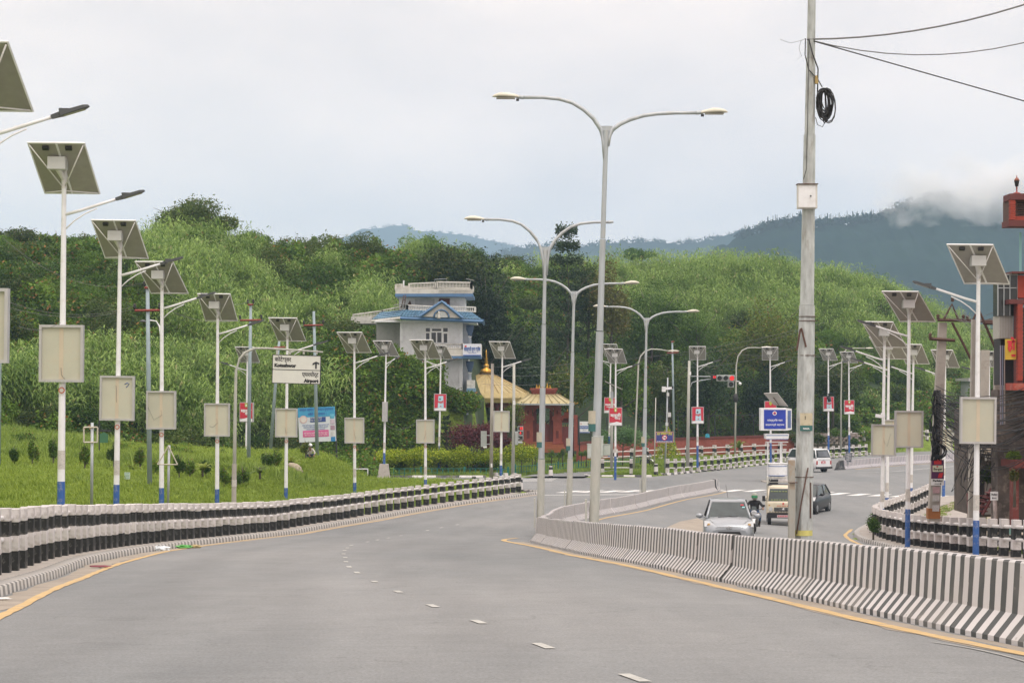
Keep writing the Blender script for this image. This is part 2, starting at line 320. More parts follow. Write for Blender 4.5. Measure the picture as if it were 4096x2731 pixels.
# ================================================================== SETTING
def struct(o): o['kind'] = 'structure'; return o
def link(name, me, parent=None):
    o = bpy.data.objects.new(name, me); COL.objects.link(o)
    if parent: o.parent = parent
    return o
def gridmesh(name, XX, DD, ZZ, mats, smooth=True):
    r, c = XX.shape; V = np.stack([XX, DD, ZZ], -1).reshape(-1, 3); i = np.arange((r - 1) * (c - 1)); a = i // (c - 1) * c + i % (c - 1)
    return fast_mesh(name, V, np.stack([a, a + 1, a + c + 1, a + c], 1), mats, smooth=smooth)
# grass / earth material of the terrain
def ground_mat():
    m = bpy.data.materials.new('grassy_ground'); m.use_nodes = True; t = m.node_tree; l = t.links.new; b = t.nodes['Principled BSDF']; b.inputs['Roughness'].default_value = .9; b.inputs['Specular IOR Level'].default_value = .1
    gp = N(t, 'ShaderNodeNewGeometry'); n = N(t, 'ShaderNodeTexNoise'); n.inputs['Scale'].default_value = .35; n.inputs['Detail'].default_value = 8; n.inputs['Roughness'].default_value = .65; l(gp.outputs['Position'], n.inputs['Vector'])
    r = N(t, 'ShaderNodeValToRGB'); e = r.color_ramp.elements; e[0].position = .3; e[0].color = (.095, .15, .02, 1); e[1].position = .7; e[1].color = (.21, .28, .055, 1); l(n.outputs['Fac'], r.inputs[0])
    n2 = N(t, 'ShaderNodeTexNoise'); n2.inputs['Scale'].default_value = 5; n2.inputs['Detail'].default_value = 8; l(gp.outputs['Position'], n2.inputs['Vector'])
    mr = N(t, 'ShaderNodeMapRange'); mr.inputs['From Min'].default_value = .3; mr.inputs['From Max'].default_value = .7; mr.inputs['To Min'].default_value = .6; mr.inputs['To Max'].default_value = 1.35; l(n2.outputs['Fac'], mr.inputs['Value'])
    vm = N(t, 'ShaderNodeVectorMath', operation='SCALE'); l(r.outputs[0], vm.inputs[0]); l(mr.outputs[0], vm.inputs['Scale']); l(vm.outputs[0], b.inputs['Base Color'])
    bn = N(t, 'ShaderNodeBump'); bn.inputs['Strength'].default_value = .8; bn.inputs['Distance'].default_value = .12; l(n2.outputs['Fac'], bn.inputs['Height']); l(bn.outputs[0], b.inputs['Normal'])
    return m
gm = ground_mat()
ys = np.concatenate([[-40, -20], np.arange(-5, 150, 1.0), np.arange(150, 240, 1.25), np.arange(240, 420, 4), [480, 600]])
xs = np.concatenate([[-400, -250, -160, -120], np.arange(-90, -45, 3), np.arange(-45, 50, .8), np.arange(50, 120, 3), [130, 160, 220, 300, 400]])
XX, DD = np.meshgrid(xs, ys); ZZ = G(XX, DD); ZZ = np.maximum(ZZ, -6)
under = mat('hillside_undergrowth', (.022, .042, .012), .95, var=.4, vs=.6, bump=.6, bs=3, coord='Object')
th_, _z, _d, rh_ = hill(XX, DD); yh_ = HY - (ZZ - CAMZ) * F / np.maximum(DD, 1); hm_ = ((th_ > .02) & ~((rh_ > 3370) & (yh_ > 1690))).astype(int)[:-1, :-1].ravel()
# the pavement to the right of the railing is earth and slabs, laid as its own sheet below
terrain = struct(link('ground', gridmesh('ground', XX, DD, ZZ, [gm, under]))); terrain.data.polygons.foreach_set('material_index', hm_)
pl = MB(); pl.add([(-9000, -300, -9), (9000, -300, -9), (9000, 9000, -9), (-9000, 9000, -9)], [(0, 1, 2, 3)])
struct(pl.build('valley_floor', gm))
# ---- asphalt
def asphalt():
    m = bpy.data.materials.new('dusty_asphalt'); m.use_nodes = True; t = m.node_tree; l = t.links.new; b = t.nodes['Principled BSDF']; b.inputs['Roughness'].default_value = .88; b.inputs['Specular IOR Level'].default_value = .25
    gp = N(t, 'ShaderNodeNewGeometry'); pos = gp.outputs['Position']
    def nz(s, det, rough=.5, scale=(1, 1, 1), w=0):
        mpn = N(t, 'ShaderNodeMapping'); mpn.inputs['Scale'].default_value = scale; mpn.inputs['Location'].default_value = (w, w, 0); l(pos, mpn.inputs[0])
        n = N(t, 'ShaderNodeTexNoise'); n.inputs['Scale'].default_value = s; n.inputs['Detail'].default_value = det; n.inputs['Roughness'].default_value = rough; l(mpn.outputs[0], n.inputs['Vector']); return n.outputs['Fac']
    def rng(v, a, b_, c, d): 
        q = N(t, 'ShaderNodeMapRange'); q.inputs['From Min'].default_value = a; q.inputs['From Max'].default_value = b_; q.inputs['To Min'].default_value = c; q.inputs['To Max'].default_value = d; l(v, q.inputs['Value']); return q.outputs[0]
    r = N(t, 'ShaderNodeValToRGB'); e = r.color_ramp.elements; e[0].position = .3; e[0].color = (.168, .178, .181, 1); e[1].position = .72; e[1].color = (.240, .243, .240, 1); l(nz(.16, 7, .6, (1, .35, 1)), r.inputs[0]); cur = r.outputs[0]
    for v in (rng(nz(38, 2, .6), .3, .7, .80, 1.2), rng(nz(160, 1), .3, .7, .86, 1.14), rng(nz(1.3, 8, .7, (1, .5, 1), 5), .3, .7, .93, 1.07), rng(nz(.9, 5, .6, (1, 6, 1), 9), .3, .7, .95, 1.045), rng(nz(1.1, 3, .5, (1, .06, 1), 31), .35, .65, .955, 1.03), rng(nz(.55, 9, .75, (1, 1, 1), 77), .62, .74, 1, .86), rng(nz(.07, 2, .4, (1, .5, 1), 13), .45, .52, .975, 1.02)):
        vm = N(t, 'ShaderNodeVectorMath', operation='SCALE'); l(cur, vm.inputs[0]); l(v, vm.inputs['Scale']); cur = vm.outputs[0]
    at = N(t, 'ShaderNodeAttribute', attribute_name='lane')     # tyre-darkened wheel paths
    for c_ in (2.3, 4.0, 6.1, 7.8):
        sb_ = N(t, 'ShaderNodeMath', operation='SUBTRACT'); l(at.outputs['Fac'], sb_.inputs[0]); sb_.inputs[1].default_value = c_; ab_ = N(t, 'ShaderNodeMath', operation='ABSOLUTE'); l(sb_.outputs[0], ab_.inputs[0]); wv = rng(ab_.outputs[0], .12, .75, .93, 1.0); vm = N(t, 'ShaderNodeVectorMath', operation='SCALE'); l(cur, vm.inputs[0]); l(wv, vm.inputs['Scale']); cur = vm.outputs[0]
    # dark spots and thin cracks
    vo = N(t, 'ShaderNodeTexVoronoi', feature='DISTANCE_TO_EDGE'); vo.inputs['Scale'].default_value = .16; 
    dn = N(t, 'ShaderNodeTexNoise'); dn.inputs['Scale'].default_value = .8; dn.inputs['Detail'].default_value = 6; l(pos, dn.inputs['Vector'])
    ad = N(t, 'ShaderNodeVectorMath', operation='MULTIPLY_ADD'); l(dn.outputs['Color'], ad.inputs[0]); ad.inputs[1].default_value = (3, 3, 0); l(pos, ad.inputs[2]); l(ad.outputs[0], vo.inputs['Vector'])
    ck = rng(vo.outputs['Distance'], 0, .0035, .8, 1); vm = N(t, 'ShaderNodeVectorMath', operation='SCALE'); l(cur, vm.inputs[0]); l(ck, vm.inputs['Scale']); cur = vm.outputs[0]
    l(cur, b.inputs['Base Color']); bn = N(t, 'ShaderNodeBump'); bn.inputs['Strength'].default_value = .35; bn.inputs['Distance'].default_value = .006; l(nz(90, 2), bn.inputs['Height']); l(bn.outputs[0], b.inputs['Normal'])
    return m
asph = asphalt()
LK = [(x + .78, d) for x, d in LF[:-2]] + [(-.3, 118.2), (1.3, 124)]             # kerb line beside the left railing
LKd = [p[1] for p in LK]; LKx = [p[0] for p in LK]
def lk(d): return np.interp(d, LKd, LKx)
def rk(d): return np.interp(d, [-40, 44, 60, 75, 84, 92, 101, 111, 120, 127, 131, 140, 180], [17.0, 15.5, 14.55, 14.2, 14.5, 15.85, 18.7, 22.2, 27, 36, 60, 100, 130])
dd = np.concatenate([np.arange(-6, 124, 1.0), np.arange(124, 262, 1.0)])
def mainleft(d):
    return np.where(d < 124, lk(d), np.interp(d, [124, 126, 127.9, 128.0, 152.8, 152.9, 155, 157.5, 168, 183, 203, 232, 300], [1.3, 1.3, .2, -60, -60, 5.0, 11.0, 12.1, 16.5, 23, 32.5, 48, 90]))
Lx = mainleft(dd); Rx = rk(dd); C = 40
T_ = np.linspace(0, 1, C)[None, :]; XX = Lx[:, None] * (1 - T_) + Rx[:, None] * T_; DD = np.repeat(dd[:, None], C, 1)
rd = struct(link('road', gridmesh('road', XX, DD, road_z(XX, DD), asph)))
la = rd.data.attributes.new('lane', 'FLOAT', 'POINT'); la.data.foreach_set('value', np.where(DD < 118, XX - lk(DD), 99).astype(np.float32).ravel())
# path road running up past the green fence towards the gate
def strip(name, a, b, m, lift=.004, zf=road_z, n=30):
    A = walk(a, .1); B = walk(b, .1); rows = []
    for i in range(n + 1):
        p = A[int(i / n * (len(A) - 1))][0]; q = B[int(i / n * (len(B) - 1))][0]; rows.append([p, p * .5 + q * .5, q])
    X = np.array([[v.x for v in r] for r in rows]); D = np.array([[v.y for v in r] for r in rows])
    return struct(link(name, gridmesh(name, X, D, zf(X, D) + lift, m)))
pr = [onroad(x, y).to_2d() for x, y in ((2085, 1912), (2300, 1880), (2500, 1860), (2760, 1838))]
pq = [onroad(x, y).to_2d() for x, y in ((2335, 1912), (2420, 1892), (2600, 1872), (2820, 1846))]
strip('side_road', pr, pq, asph, .14)
# dust and earth at the road margins
sandm = mat('road_dust', (.31, .27, .22), .95, var=.15, vs=1.2, dirt=(.2, .18, .16), dirt_s=1.1, dirt_a=.7, coord='Object')
def offs(line, o):                                # offset a polyline sideways (positive: to its right)
    r = []
    for i, p in enumerate(line):
        a = Vector(line[max(i - 1, 0)]).to_2d(); b = Vector(line[min(i + 1, len(line) - 1)]).to_2d(); t = (b - a).normalized(); r.append((p[0] + t.y * o, p[1] - t.x * o))
    return r
def rib(name, line, o0, o1, m, lift, step=.8, jig=0.0, seed=3, struct_=True, z=road_z):
    rr = random.Random(seed); W = walk(line, step); v = []; 
    for p, t in W:
        n = Vector((t.y, -t.x)); a = p + n * (o0 + rr.uniform(-jig, jig)); b = p + n * (o1 + rr.uniform(-jig, jig))
        for q in (a, b): v.append((q.x, q.y, float(z(q.x, q.y)) + lift))
    me = fast_mesh(name, v, [(2 * i, 2 * i + 1, 2 * i + 3, 2 * i + 2) for i in range(len(W) - 1)], m)
    o = link(name, me); return struct(o) if struct_ else o
rib('roadside_dust', LK, 0.05, .52, sandm, .004, jig=.07)
rib('roadside_dust', [(7.0, 6), (6.3, 12), (4.79, 18.7), (3.87, 28.5), (3.38, 36), (2.46, 43.5), (1.85, 49), (1.15, 57), (.45, 64.5)], -.55, -.1, sandm, .004, jig=.06)
# ---- painted lines
yel = mat('yellow_road_paint', (.52, .36, .16), .8, var=.12, vs=4, dirt=(.30, .27, .23), dirt_s=5, dirt_a=.85)
wht = mat('white_road_paint', (.72, .72, .70), .75, var=.06, dirt=(.33, .32, .3), dirt_s=3.0, dirt_a=.6)
whtold = mat('worn_road_paint', (.43, .43, .40), .8, var=.15, vs=5, dirt=(.24, .235, .225), dirt_s=14, dirt_a=1)
yl = [onroad(x, y).to_2d()[:] for x, y in ((-200, 2590), (0, 2468), (130, 2402), (249, 2343), (370, 2296), (498, 2249), (648, 2209), (747, 2193), (1000, 2158), (1312, 2117), (1601, 2066), (1822, 2026), (2090, 1983))]
rib('yellow_line', yl, -.07, .07, yel, .008, .4, .014, 5)
BN = [(7.6, 5), (6.3, 12), (4.79, 18.7), (3.87, 28.5), (3.38, 36), (2.46, 43.5), (1.85, 49), (1.15, 57), (.5, 64.5)]    # foot of the near barrier
rib('yellow_line', [(x - .42, d) for x, d in BN[:-1]] + [(-.1, 64), (-.25, 67), (.2, 69.5)], -.09, .08, yel, .008, .5, .012, 6)
BB = [(1.25, 67), (1.6, 75), (2.35, 86), (4.0, 95), (5.9, 103), (9.0, 115), (11.6, 123), (13.2, 128.3)]  # back barrier
rib('yellow_line', [(x + .62, d) for x, d in BB], -.08, .08, yel, .008, .7, .01, 7)
rib('yellow_line', [(rk(d) - .5, d) for d in (66, 72, 80, 88, 94)], -.08, .08, yel, .008, .7, .02, 8)
FB = [(28.6, 172), (31.5, 177), (36.2, 184), (43, 193.2), (52, 205), (62, 218)]
rib('yellow_line', [(x + .9, d) for x, d in FB], -.09, .09, yel, .010, 1, .01, 9)
rib('white_line', [onroad(x, y).to_2d()[:] for x, y in ((3430, 1890), (3560, 1886), (3700, 1874), (3860, 1861), (4000, 1846))], -.06, .06, wht, .010, 1, .01, 19)
rib('white_line', [onroad(x, y).to_2d()[:] for x, y in ((4300, 2725), (4096, 2648), (3900, 2600), (3700, 2566))], -.016, .016, mat('ghost_line_paint', (.33, .33, .31), .8, var=.2, vs=5, dirt=(.235, .235, .23), dirt_s=6, dirt_a=1), .008, .3, .003, 29)
def quad_mark(name, pts, m, lift=.008):
    v = [(p.x, p.y, float(road_z(p.x, p.y)) + lift) for p in pts]; mb = MB(); mb.add(v, [(0, 1, 2, 3)]); return struct(mb.build(name, m))
dashes = [(2537, 2716), (2173, 2586), (1914, 2487), (1731, 2423), (1593, 2367), (1498, 2326), (1428, 2290), (1396, 2267), (1384, 2247), (1381, 2230), (1374, 2215), (1378, 2201), (1390, 2191), (1405, 2181), (1470, 2167), (1510, 2159), (1554, 2151), (1603, 2142), (1710, 2121), (1765, 2110), (1830, 2098)]
dp = [onroad(x, y) for x, y in dashes]
for i, p in enumerate(dp):
    a = dp[max(i - 1, 0)]; b = dp[min(i + 1, len(dp) - 1)]; t = (b - a).to_2d().normalized(); n = Vector((t.y, -t.x)) * .05; p2 = p.to_2d(); h = t * .33
    quad_mark('lane_dash', [p2 - n - h, p2 + n - h, p2 + n + h, p2 - n + h], whtold)
zc = [(2284, 1967), (2362, 1966), (2443, 1966), (2524, 1965), (2600, 1964), (2680, 1964), (2770, 1963), (2850, 1963), (2932, 1963), (3021, 1963), (3110, 1965), (3200, 1968), (3290, 1972), (3353, 1976), (3436, 1979), (3519, 1981), (3605, 1984), (3780, 1987)]
for x, y in zc:
    y = y - 1; c = onroad(x, y).to_2d(); t = Vector((.43, .9)).normalized() * 1.55; n = Vector((1, -.06)) * .38
    quad_mark('crossing_stripe', [c - n - t, c + n - t, c + n + t, c - n + t], wht)
sl = [onroad(2160, 1980).to_2d(), onroad(2545, 1978).to_2d()]
quad_mark('stop_line', [sl[0], sl[1], sl[1] + Vector((0, .45)), sl[0] + Vector((0, .45))], wht)
for k in range(5):
    a = onroad(2078, 1910 + k * 3.6).to_2d(); b = onroad(2240 - k * 8, 1909.5 + k * 3.4).to_2d()
    quad_mark('crossing_stripe', [a, b, b + Vector((0, .42)), a + Vector((0, .42))], wht)
# sand patch beyond the near barrier
sp = [onroad(x, y) for x, y in ((2660, 2112), (2720, 2085), (2790, 2072), (2860, 2100), (2850, 2140), (2700, 2150))]
mb = MB(); mb.add([(p.x, p.y, float(road_z(p.x, p.y)) + .006) for p in sp], [tuple(range(6))]); struct(mb.build('sand_patch', sandm))
# ---- kerbs (painted bands), pavements
kerb_near = stripe_mat('kerb_paint_worn', (.47, .45, .42), (.15, .145, .14), .5, 'U', chips=(.36, .32, .27), dust=(.34, .30, .25))
kerb_far = stripe_mat('kerb_paint', (.62, .60, .58), (.05, .052, .055), 1.7, 'U', dust=(.42, .38, .33))
kerb_side = stripe_mat('kerb_paint_long', (.66, .64, .62), (.045, .047, .05), 3.6, 'U', dust=(.42, .38, .33))
def kerb(name, line, m, w=.3, h=.15, side=1, z=road_z, h2=.05):
    W = walk(line, .5); V = []; uv = []
    for i, (p, t) in enumerate(W):
        n = Vector((t.y, -t.x)) * side
        for o, hh in ((0, -.05), (-.02, h - .02), (-.05, h), (-w, h), (-w, h2)):
            q = p + n * o; V.append((q.x, q.y, float(z(p.x, p.y)) + hh)); uv.append(i * .5)
    k = 5; Fq = [(i * k + j, i * k + j + 1, (i + 1) * k + j + 1, (i + 1) * k + j) for i in range(len(W) - 1) for j in range(k - 1)]
    me = fast_mesh(name, V, Fq, m); u = me.uv_layers.new(name='UVMap'); li = np.zeros(len(me.loops), np.int32); me.loops.foreach_get('vertex_index', li)
    ua = np.zeros((len(li), 2), np.float32); ua[:, 0] = np.array(uv, np.float32)[li]; u.data.foreach_set('uv', ua.ravel()); return struct(link(name, me))
LKfull = LK + [(1.9, 126.2), (1.2, 127.9), (-1.5, 129.2), (-9, 130.6), (-18, 132), (-26, 138)]
kerb('kerb', LKfull, kerb_near, .32, .15)
kerb('kerb', [(-58, 152.7), (-30, 152.7), (-1.8, 152.7)], kerb_side, .25, .15)
kerb('kerb', [(5.6, 155.8), (5.9, 153.5), (8, 153.2), (10.3, 153.4), (10.9, 154.2)], kerb_far, .25, .16)
kerb('kerb', [(11.7, 157.8), (12.3, 157.6), (16.5, 168), (23, 183), (32.5, 203), (48, 232), (70, 266)], kerb_far, .25, .17)
kerb('kerb', [(rk(d), d) for d in (20, 44, 54, 60, 66, 72, 78, 84, 92, 101, 111, 120, 127)], kerb_near, .32, .16, -1)
slab = mat('pavement_concrete', (.33, .30, .27), .9, var=.12, vs=1.5, dirt=(.2, .17, .13), dirt_s=.9, dirt_a=.6, bump=.2, bs=6)
rib('pavement', LK[:-1] + [(1.0, 124.6)], -.78 - .5, -.30, slab, .135, z=road_z)
earth = mat('bare_earth', (.30, .25, .19), .95, var=.15, vs=.8, dirt=(.36, .34, .31), dirt_s=.5, dirt_a=.7)
rr_ = [(rk(d), d) for d in (20, 44, 54, 60, 66, 72, 78, 84, 92, 101, 111, 120, 127)]
rib('pavement', rr_, .25, 1.9, slab, .16, z=road_z)
rib('earth_verge', rr_, 2.0, 9.0, earth, .15, 2, .12, z=road_z)
rib('footpath', rr_, 2.9, 4.1, slab, .19, 2, .05, z=road_z)
# ------------------------------------------------------------------ mountains far behind
def forest_mat(name, c1, c2):
    m = bpy.data.materials.new(name); m.use_nodes = True; t = m.node_tree; l = t.links.new; b = t.nodes['Principled BSDF']; b.inputs['Roughness'].default_value = 1; b.inputs['Specular IOR Level'].default_value = 0
    gp = N(t, 'ShaderNodeNewGeometry'); n = N(t, 'ShaderNodeTexNoise'); n.inputs['Scale'].default_value = .012; n.inputs['Detail'].default_value = 10; n.inputs['Roughness'].default_value = .7; l(gp.outputs['Position'], n.inputs['Vector'])
    r = N(t, 'ShaderNodeValToRGB'); e = r.color_ramp.elements; e[0].position = .35; e[0].color = (*c1, 1); e[1].position = .7; e[1].color = (*c2, 1); l(n.outputs['Fac'], r.inputs[0]); l(r.outputs[0], b.inputs['Base Color']); return m
fm = forest_mat('distant_forest', (.005, .014, .016), (.014, .032, .024))  # bluish tint of the hazy distance is mixed into the forest colour
def fnoise(x, y, o=5, s=1.0, seed=0):
    v = 0; a = 1
    for k in range(o):
        v = v + a * np.sin(x * s * (1.9 ** k) + 1.7 * k + seed + 1.3 * np.sin(y * s * (1.9 ** k) * .7 + k)) * np.cos(y * s * (1.9 ** k) + 2.1 * k + seed); a *= .55
    return v
def ridge(name, sil, D, depth, x0, x1, n, seed, rough=6):
    px = np.array([p[0] for p in sil], float); py = np.array([p[1] for p in sil], float)
    us = np.linspace(x0, x1, n); rows = 40; X = []; Y = []; Z = []
    hh = (HY - np.interp(us, px, py)) / F * D + CAMZ
    for k in range(rows + 8):
        if k <= rows: f = k / rows; d = D - depth * (1 - f); zz = hh * (f ** 1.15); amp = (1 - f) ** .3 * math.sin(math.pi * min(1, f + .02)) 
        else: f = 1; d = D + (k - rows) * 25; zz = hh - (k - rows) * 14; amp = .4
        x = (us - 2048) / F * D; X.append(x); Y.append(np.full(n, d) + 0 * x); Z.append(zz + amp * fnoise(x, d, 6, .011, seed) * depth * .05 + fnoise(x, d, 3, .25, seed) * rough * .25)
    o = struct(link(name, gridmesh(name, np.array(X), np.array(Y), np.array(Z), fm))); return o, hh, us
sil_far = [(-2000, 1250), (600, 1150), (1000, 1060), (1250, 1000), (1376, 952), (1480, 916), (1560, 905), (1620, 903), (1672, 925), (1780, 930), (1916, 952), (2055, 985), (2250, 1010), (2600, 1090), (4096, 1200), (6000, 1250)]
sil_mid = [(-1500, 1450), (1200, 1200), (1700, 1100), (2000, 1010), (2150, 985), (2351, 985), (2438, 972), (2612, 966), (2700, 976), (2787, 968), (2880, 950), (2961, 923), (3048, 912), (3187, 905), (3400, 960), (4096, 1100), (6000, 1200)]
sil_r = [(1800, 1500), (2400, 1250), (2700, 1100), (2900, 971), (3048, 916), (3187, 886), (3257, 901), (3344, 891), (3449, 886), (3570, 852), (3658, 816), (3728, 792), (3800, 801), (3919, 824), (4006, 826), (4096, 854), (4400, 866), (5200, 976), (7000, 1200)]
ridge('far_ridge', sil_far, 5200, 1500, -2500, 6500, 300, 1)
ridge('middle_ridge', sil_mid, 3000, 1000, -1500, 6500, 400, 5)
ridge('forested_mountain', sil_r, 1750, 620, 1500, 7500, 500, 9, 8)
# ------------------------------------------------------------------ haze
hb = MB(); hb.box((0, 2700, 245), (16500, 6400, 520)); hz = hb.build('haze', []); hz['kind'] = 'stuff'; hz.display_type = 'WIRE'
hm = bpy.data.materials.new('haze_air'); hm.use_nodes = True; t = hm.node_tree; t.nodes.clear(); o_ = N(t, 'ShaderNodeOutputMaterial'); pv = N(t, 'ShaderNodeVolumePrincipled')
pv.inputs['Color'].default_value = (.54, .755, 1.0, 1); pv.inputs['Density'].default_value = .00021; pv.inputs['Anisotropy'].default_value = .1
t.links.new(pv.outputs[0], o_.inputs['Volume']); hz.data.materials.append(hm)
# ================================================================== PLANTS
def leaf_quads(P_, size, aspect=.5, updir=.3, rng=RNG, droop=None):
    """little folded-diamond leaves at points P_; returns verts, quads"""
    n = len(P_); a = rng.normal(size=(n, 3)); a[:, 2] = np.abs(a[:, 2]) * .5 + updir * rng.uniform(-.5, 1, n); a /= np.linalg.norm(a, axis=1)[:, None]
    if droop is not None: a = a * (1 - droop) + np.array([0, 0, -1]) * droop; a /= np.linalg.norm(a, axis=1)[:, None]
    b = np.cross(a, rng.normal(size=(n, 3))); b /= np.linalg.norm(b, axis=1)[:, None] + 1e-9
    s = (size * rng.uniform(.6, 1.35, n))[:, None]
    V = np.stack([P_ - a * s * .5, P_ + b * s * aspect * .5, P_ + a * s * .5, P_ - b * s * aspect * .5], 1).reshape(-1, 3)
    return V, np.arange(4 * n).reshape(-1, 4)
def blob_points(n, rx, ry, rz, lumps=7, rng=RNG, shell=.75, low=-.2):
    """points through lumpy crown: several overlapping clumps, denser at their skins"""
    C_ = rng.normal(size=(lumps, 3)); C_ /= np.linalg.norm(C_, axis=1)[:, None]; C_[:, 2] = np.abs(C_[:, 2]) * rng.uniform(.2, 1, lumps); C_ *= rng.uniform(.3, .72, (lumps, 1)); Rr = rng.uniform(.30, .52, lumps)
    k = rng.integers(0, lumps, n); v = rng.normal(size=(n, 3)); v /= np.linalg.norm(v, axis=1)[:, None]; r = Rr[k] * (shell + (1 - shell) * rng.uniform(-1, 1, n) ** 3 * 1.6)
    p = C_[k] + v * r[:, None]; p = p[p[:, 2] > low]
    return p * np.array([rx, ry, rz])
SRC = {}
def src(name, V, Q, m, col):
    o = bpy.data.objects.new(name, fast_mesh(name, V, Q, m)); col.objects.link(o); return o
def blades(n, h, spread, w, rng=RNG, seg=4, lean=.5):
    Vs = []; Qs = []; b = 0
    for i in range(n):
        x, y = rng.normal(size=2) * spread; a = rng.uniform(0, 6.283); hh = h * rng.uniform(.6, 1.15); le = lean * rng.uniform(.3, 1.5) * hh; ww = w * rng.uniform(.7, 1.3)
        ca, sa = math.cos(a), math.sin(a)
        for k in range(seg + 1):
            t = k / seg; o = le * t ** 2.2; z = hh * (t - .38 * t ** 3 * (le / hh)); wk = ww * (1 - t ** 2) * .5 + .002
            Vs += [(x + ca * o - sa * wk, y + sa * o + ca * wk, z), (x + ca * o + sa * wk, y + sa * o - ca * wk, z)]
            if k < seg: Qs.append((b + 2 * k, b + 2 * k + 1, b + 2 * k + 3, b + 2 * k + 2))
        b += 2 * (seg + 1)
    return np.array(Vs), np.array(Qs)
def cane(rng=RNG, n=30, h=2.7):
    """giant grass: upright stems carrying long arching leaves"""
    V = []; Q = []; b = 0
    for i in range(n):
        x, y = rng.normal(size=2) * .55; hh = h * rng.uniform(.6, 1.1); lx, ly = rng.normal(size=2) * .14
        for k in range(int(7)):
            t = .25 + .75 * k / 6; a = rng.uniform(0, 6.283); l_ = rng.uniform(.8, 1.35); w = rng.uniform(.024, .042); ca, sa = math.cos(a), math.sin(a); ox, oy, oz = x + lx * hh * t, y + ly * hh * t, hh * t
            for s in range(4):
                u = s / 3; o = l_ * u * .62; z = oz + l_ * (.85 * u - .95 * u * u); wk = w * (1 - u ** 2) + .003
                V += [(ox + ca * o - sa * wk, oy + sa * o + ca * wk, z), (ox + ca * o + sa * wk, oy + sa * o - ca * wk, z)]
                if s < 3: Q.append((b + 2 * s, b + 2 * s + 1, b + 2 * s + 3, b + 2 * s + 2))
            b += 8
    return np.array(V), np.array(Q)
shrub_l = leafmat('shrub_leaves', (.030, .078, .008), (.165, .28, .032), (.28, .15, .045), p3=.935)
shrub_d = leafmat('dark_shrub_leaves', (.022, .06, .008), (.10, .19, .022), (.17, .12, .04), p3=.975)
cane_l = leafmat('cane_grass_leaves', (.06, .14, .018), (.35, .49, .13), (.36, .36, .17), trans=.4, p3=.93)
turf_l = leafmat('turf_blades', (.15, .235, .018), (.33, .43, .07), trans=.4, p3=.95)
weed_l = leafmat('weed_leaves', (.11, .19, .02), (.30, .40, .075), trans=.4)
oak0 = leafmat('broadleaf_dark', (.018, .040, .008), (.11, .165, .032), (.15, .15, .04), p3=.93); midg0 = leafmat('mid_green_leaves', (.034, .08, .010), (.14, .25, .035), trans=.35)
cs = bpy.data.collections.new('plant_sources'); shrubs = []; canes = []; turfs = []; weeds = []
for i in range(5):
    rg = np.random.default_rng(50 + i); p = blob_points(2300, 1.25, 1.25, 1.25, 7, rg); V, Q = leaf_quads(p, .155, .5, .3, rg); shrubs.append((V, Q, shrub_l if i < 4 else shrub_d))
for i in range(3): V, Q = cane(np.random.default_rng(80 + i)); canes.append((V, Q, cane_l))
for i in range(3): V, Q = blades(70, .13, .22, .018, np.random.default_rng(90 + i), 2, .7); turfs.append((V, Q, turf_l))
for i in range(2): V, Q = blades(60, .55, .28, .03, np.random.default_rng(97 + i), 3, .6); weeds.append((V, Q, weed_l))
def source_col(name, items):
    c = bpy.data.collections.new(name)
    for i, (V, Q, m) in enumerate(items): src('%s_%d' % (name, i), V, Q, m, c)
    return c
def scatter(name, pts, scl, colr, seed, tilt=.15):
    n = len(pts); rg = np.random.default_rng(seed); me = bpy.data.meshes.new(name); me.vertices.add(n); me.vertices.foreach_set('co', np.asarray(pts, np.float32).ravel())
    a = me.attributes.new('scl', 'FLOAT_VECTOR', 'POINT'); s3 = np.stack([scl, scl, scl * rg.uniform(.75, 1.2, n)], 1); a.data.foreach_set('vector', s3.astype(np.float32).ravel())
    a = me.attributes.new('rot', 'FLOAT_VECTOR', 'POINT'); a.data.foreach_set('vector', np.stack([rg.normal(0, tilt, n), rg.normal(0, tilt, n), rg.uniform(0, 6.283, n)], 1).astype(np.float32).ravel())
    a = me.attributes.new('idx', 'INT', 'POINT'); a.data.foreach_set('value', rg.integers(0, len(colr.objects), n).astype(np.int32))
    o = bpy.data.objects.new(name, me); COL.objects.link(o); o['kind'] = 'stuff'
    ng = bpy.data.node_groups.new(name, 'GeometryNodeTree'); ng.interface.new_socket('Geometry', in_out='INPUT', socket_type='NodeSocketGeometry'); ng.interface.new_socket('Geometry', in_out='OUTPUT', socket_type='NodeSocketGeometry')
    gi = ng.nodes.new('NodeGroupInput'); go = ng.nodes.new('NodeGroupOutput'); ip = ng.nodes.new('GeometryNodeInstanceOnPoints'); ci = ng.nodes.new('GeometryNodeCollectionInfo')
    ci.inputs['Collection'].default_value = colr; ci.inputs['Separate Children'].default_value = True; ci.inputs['Reset Children'].default_value = True
    def na(nm, ty): q = ng.nodes.new('GeometryNodeInputNamedAttribute'); q.data_type = ty; q.inputs[0].default_value = nm; return q.outputs[0]
    k = ng.links.new; k(gi.outputs[0], ip.inputs['Points']); k(ci.outputs[0], ip.inputs['Instance']); ip.inputs['Pick Instance'].default_value = True
    k(na('idx', 'INT'), ip.inputs['Instance Index']); k(na('rot', 'FLOAT_VECTOR'), ip.inputs['Rotation']); k(na('scl', 'FLOAT_VECTOR'), ip.inputs['Scale']); k(ip.outputs[0], go.inputs[0])
    md = o.modifiers.new('scatter', 'NODES'); md.node_group = ng; return o
c_shrub = source_col('shrub_source', shrubs); c_cane = source_col('cane_source', canes); c_turf = source_col('turf_source', turfs); c_weed = source_col('weed_source', weeds)
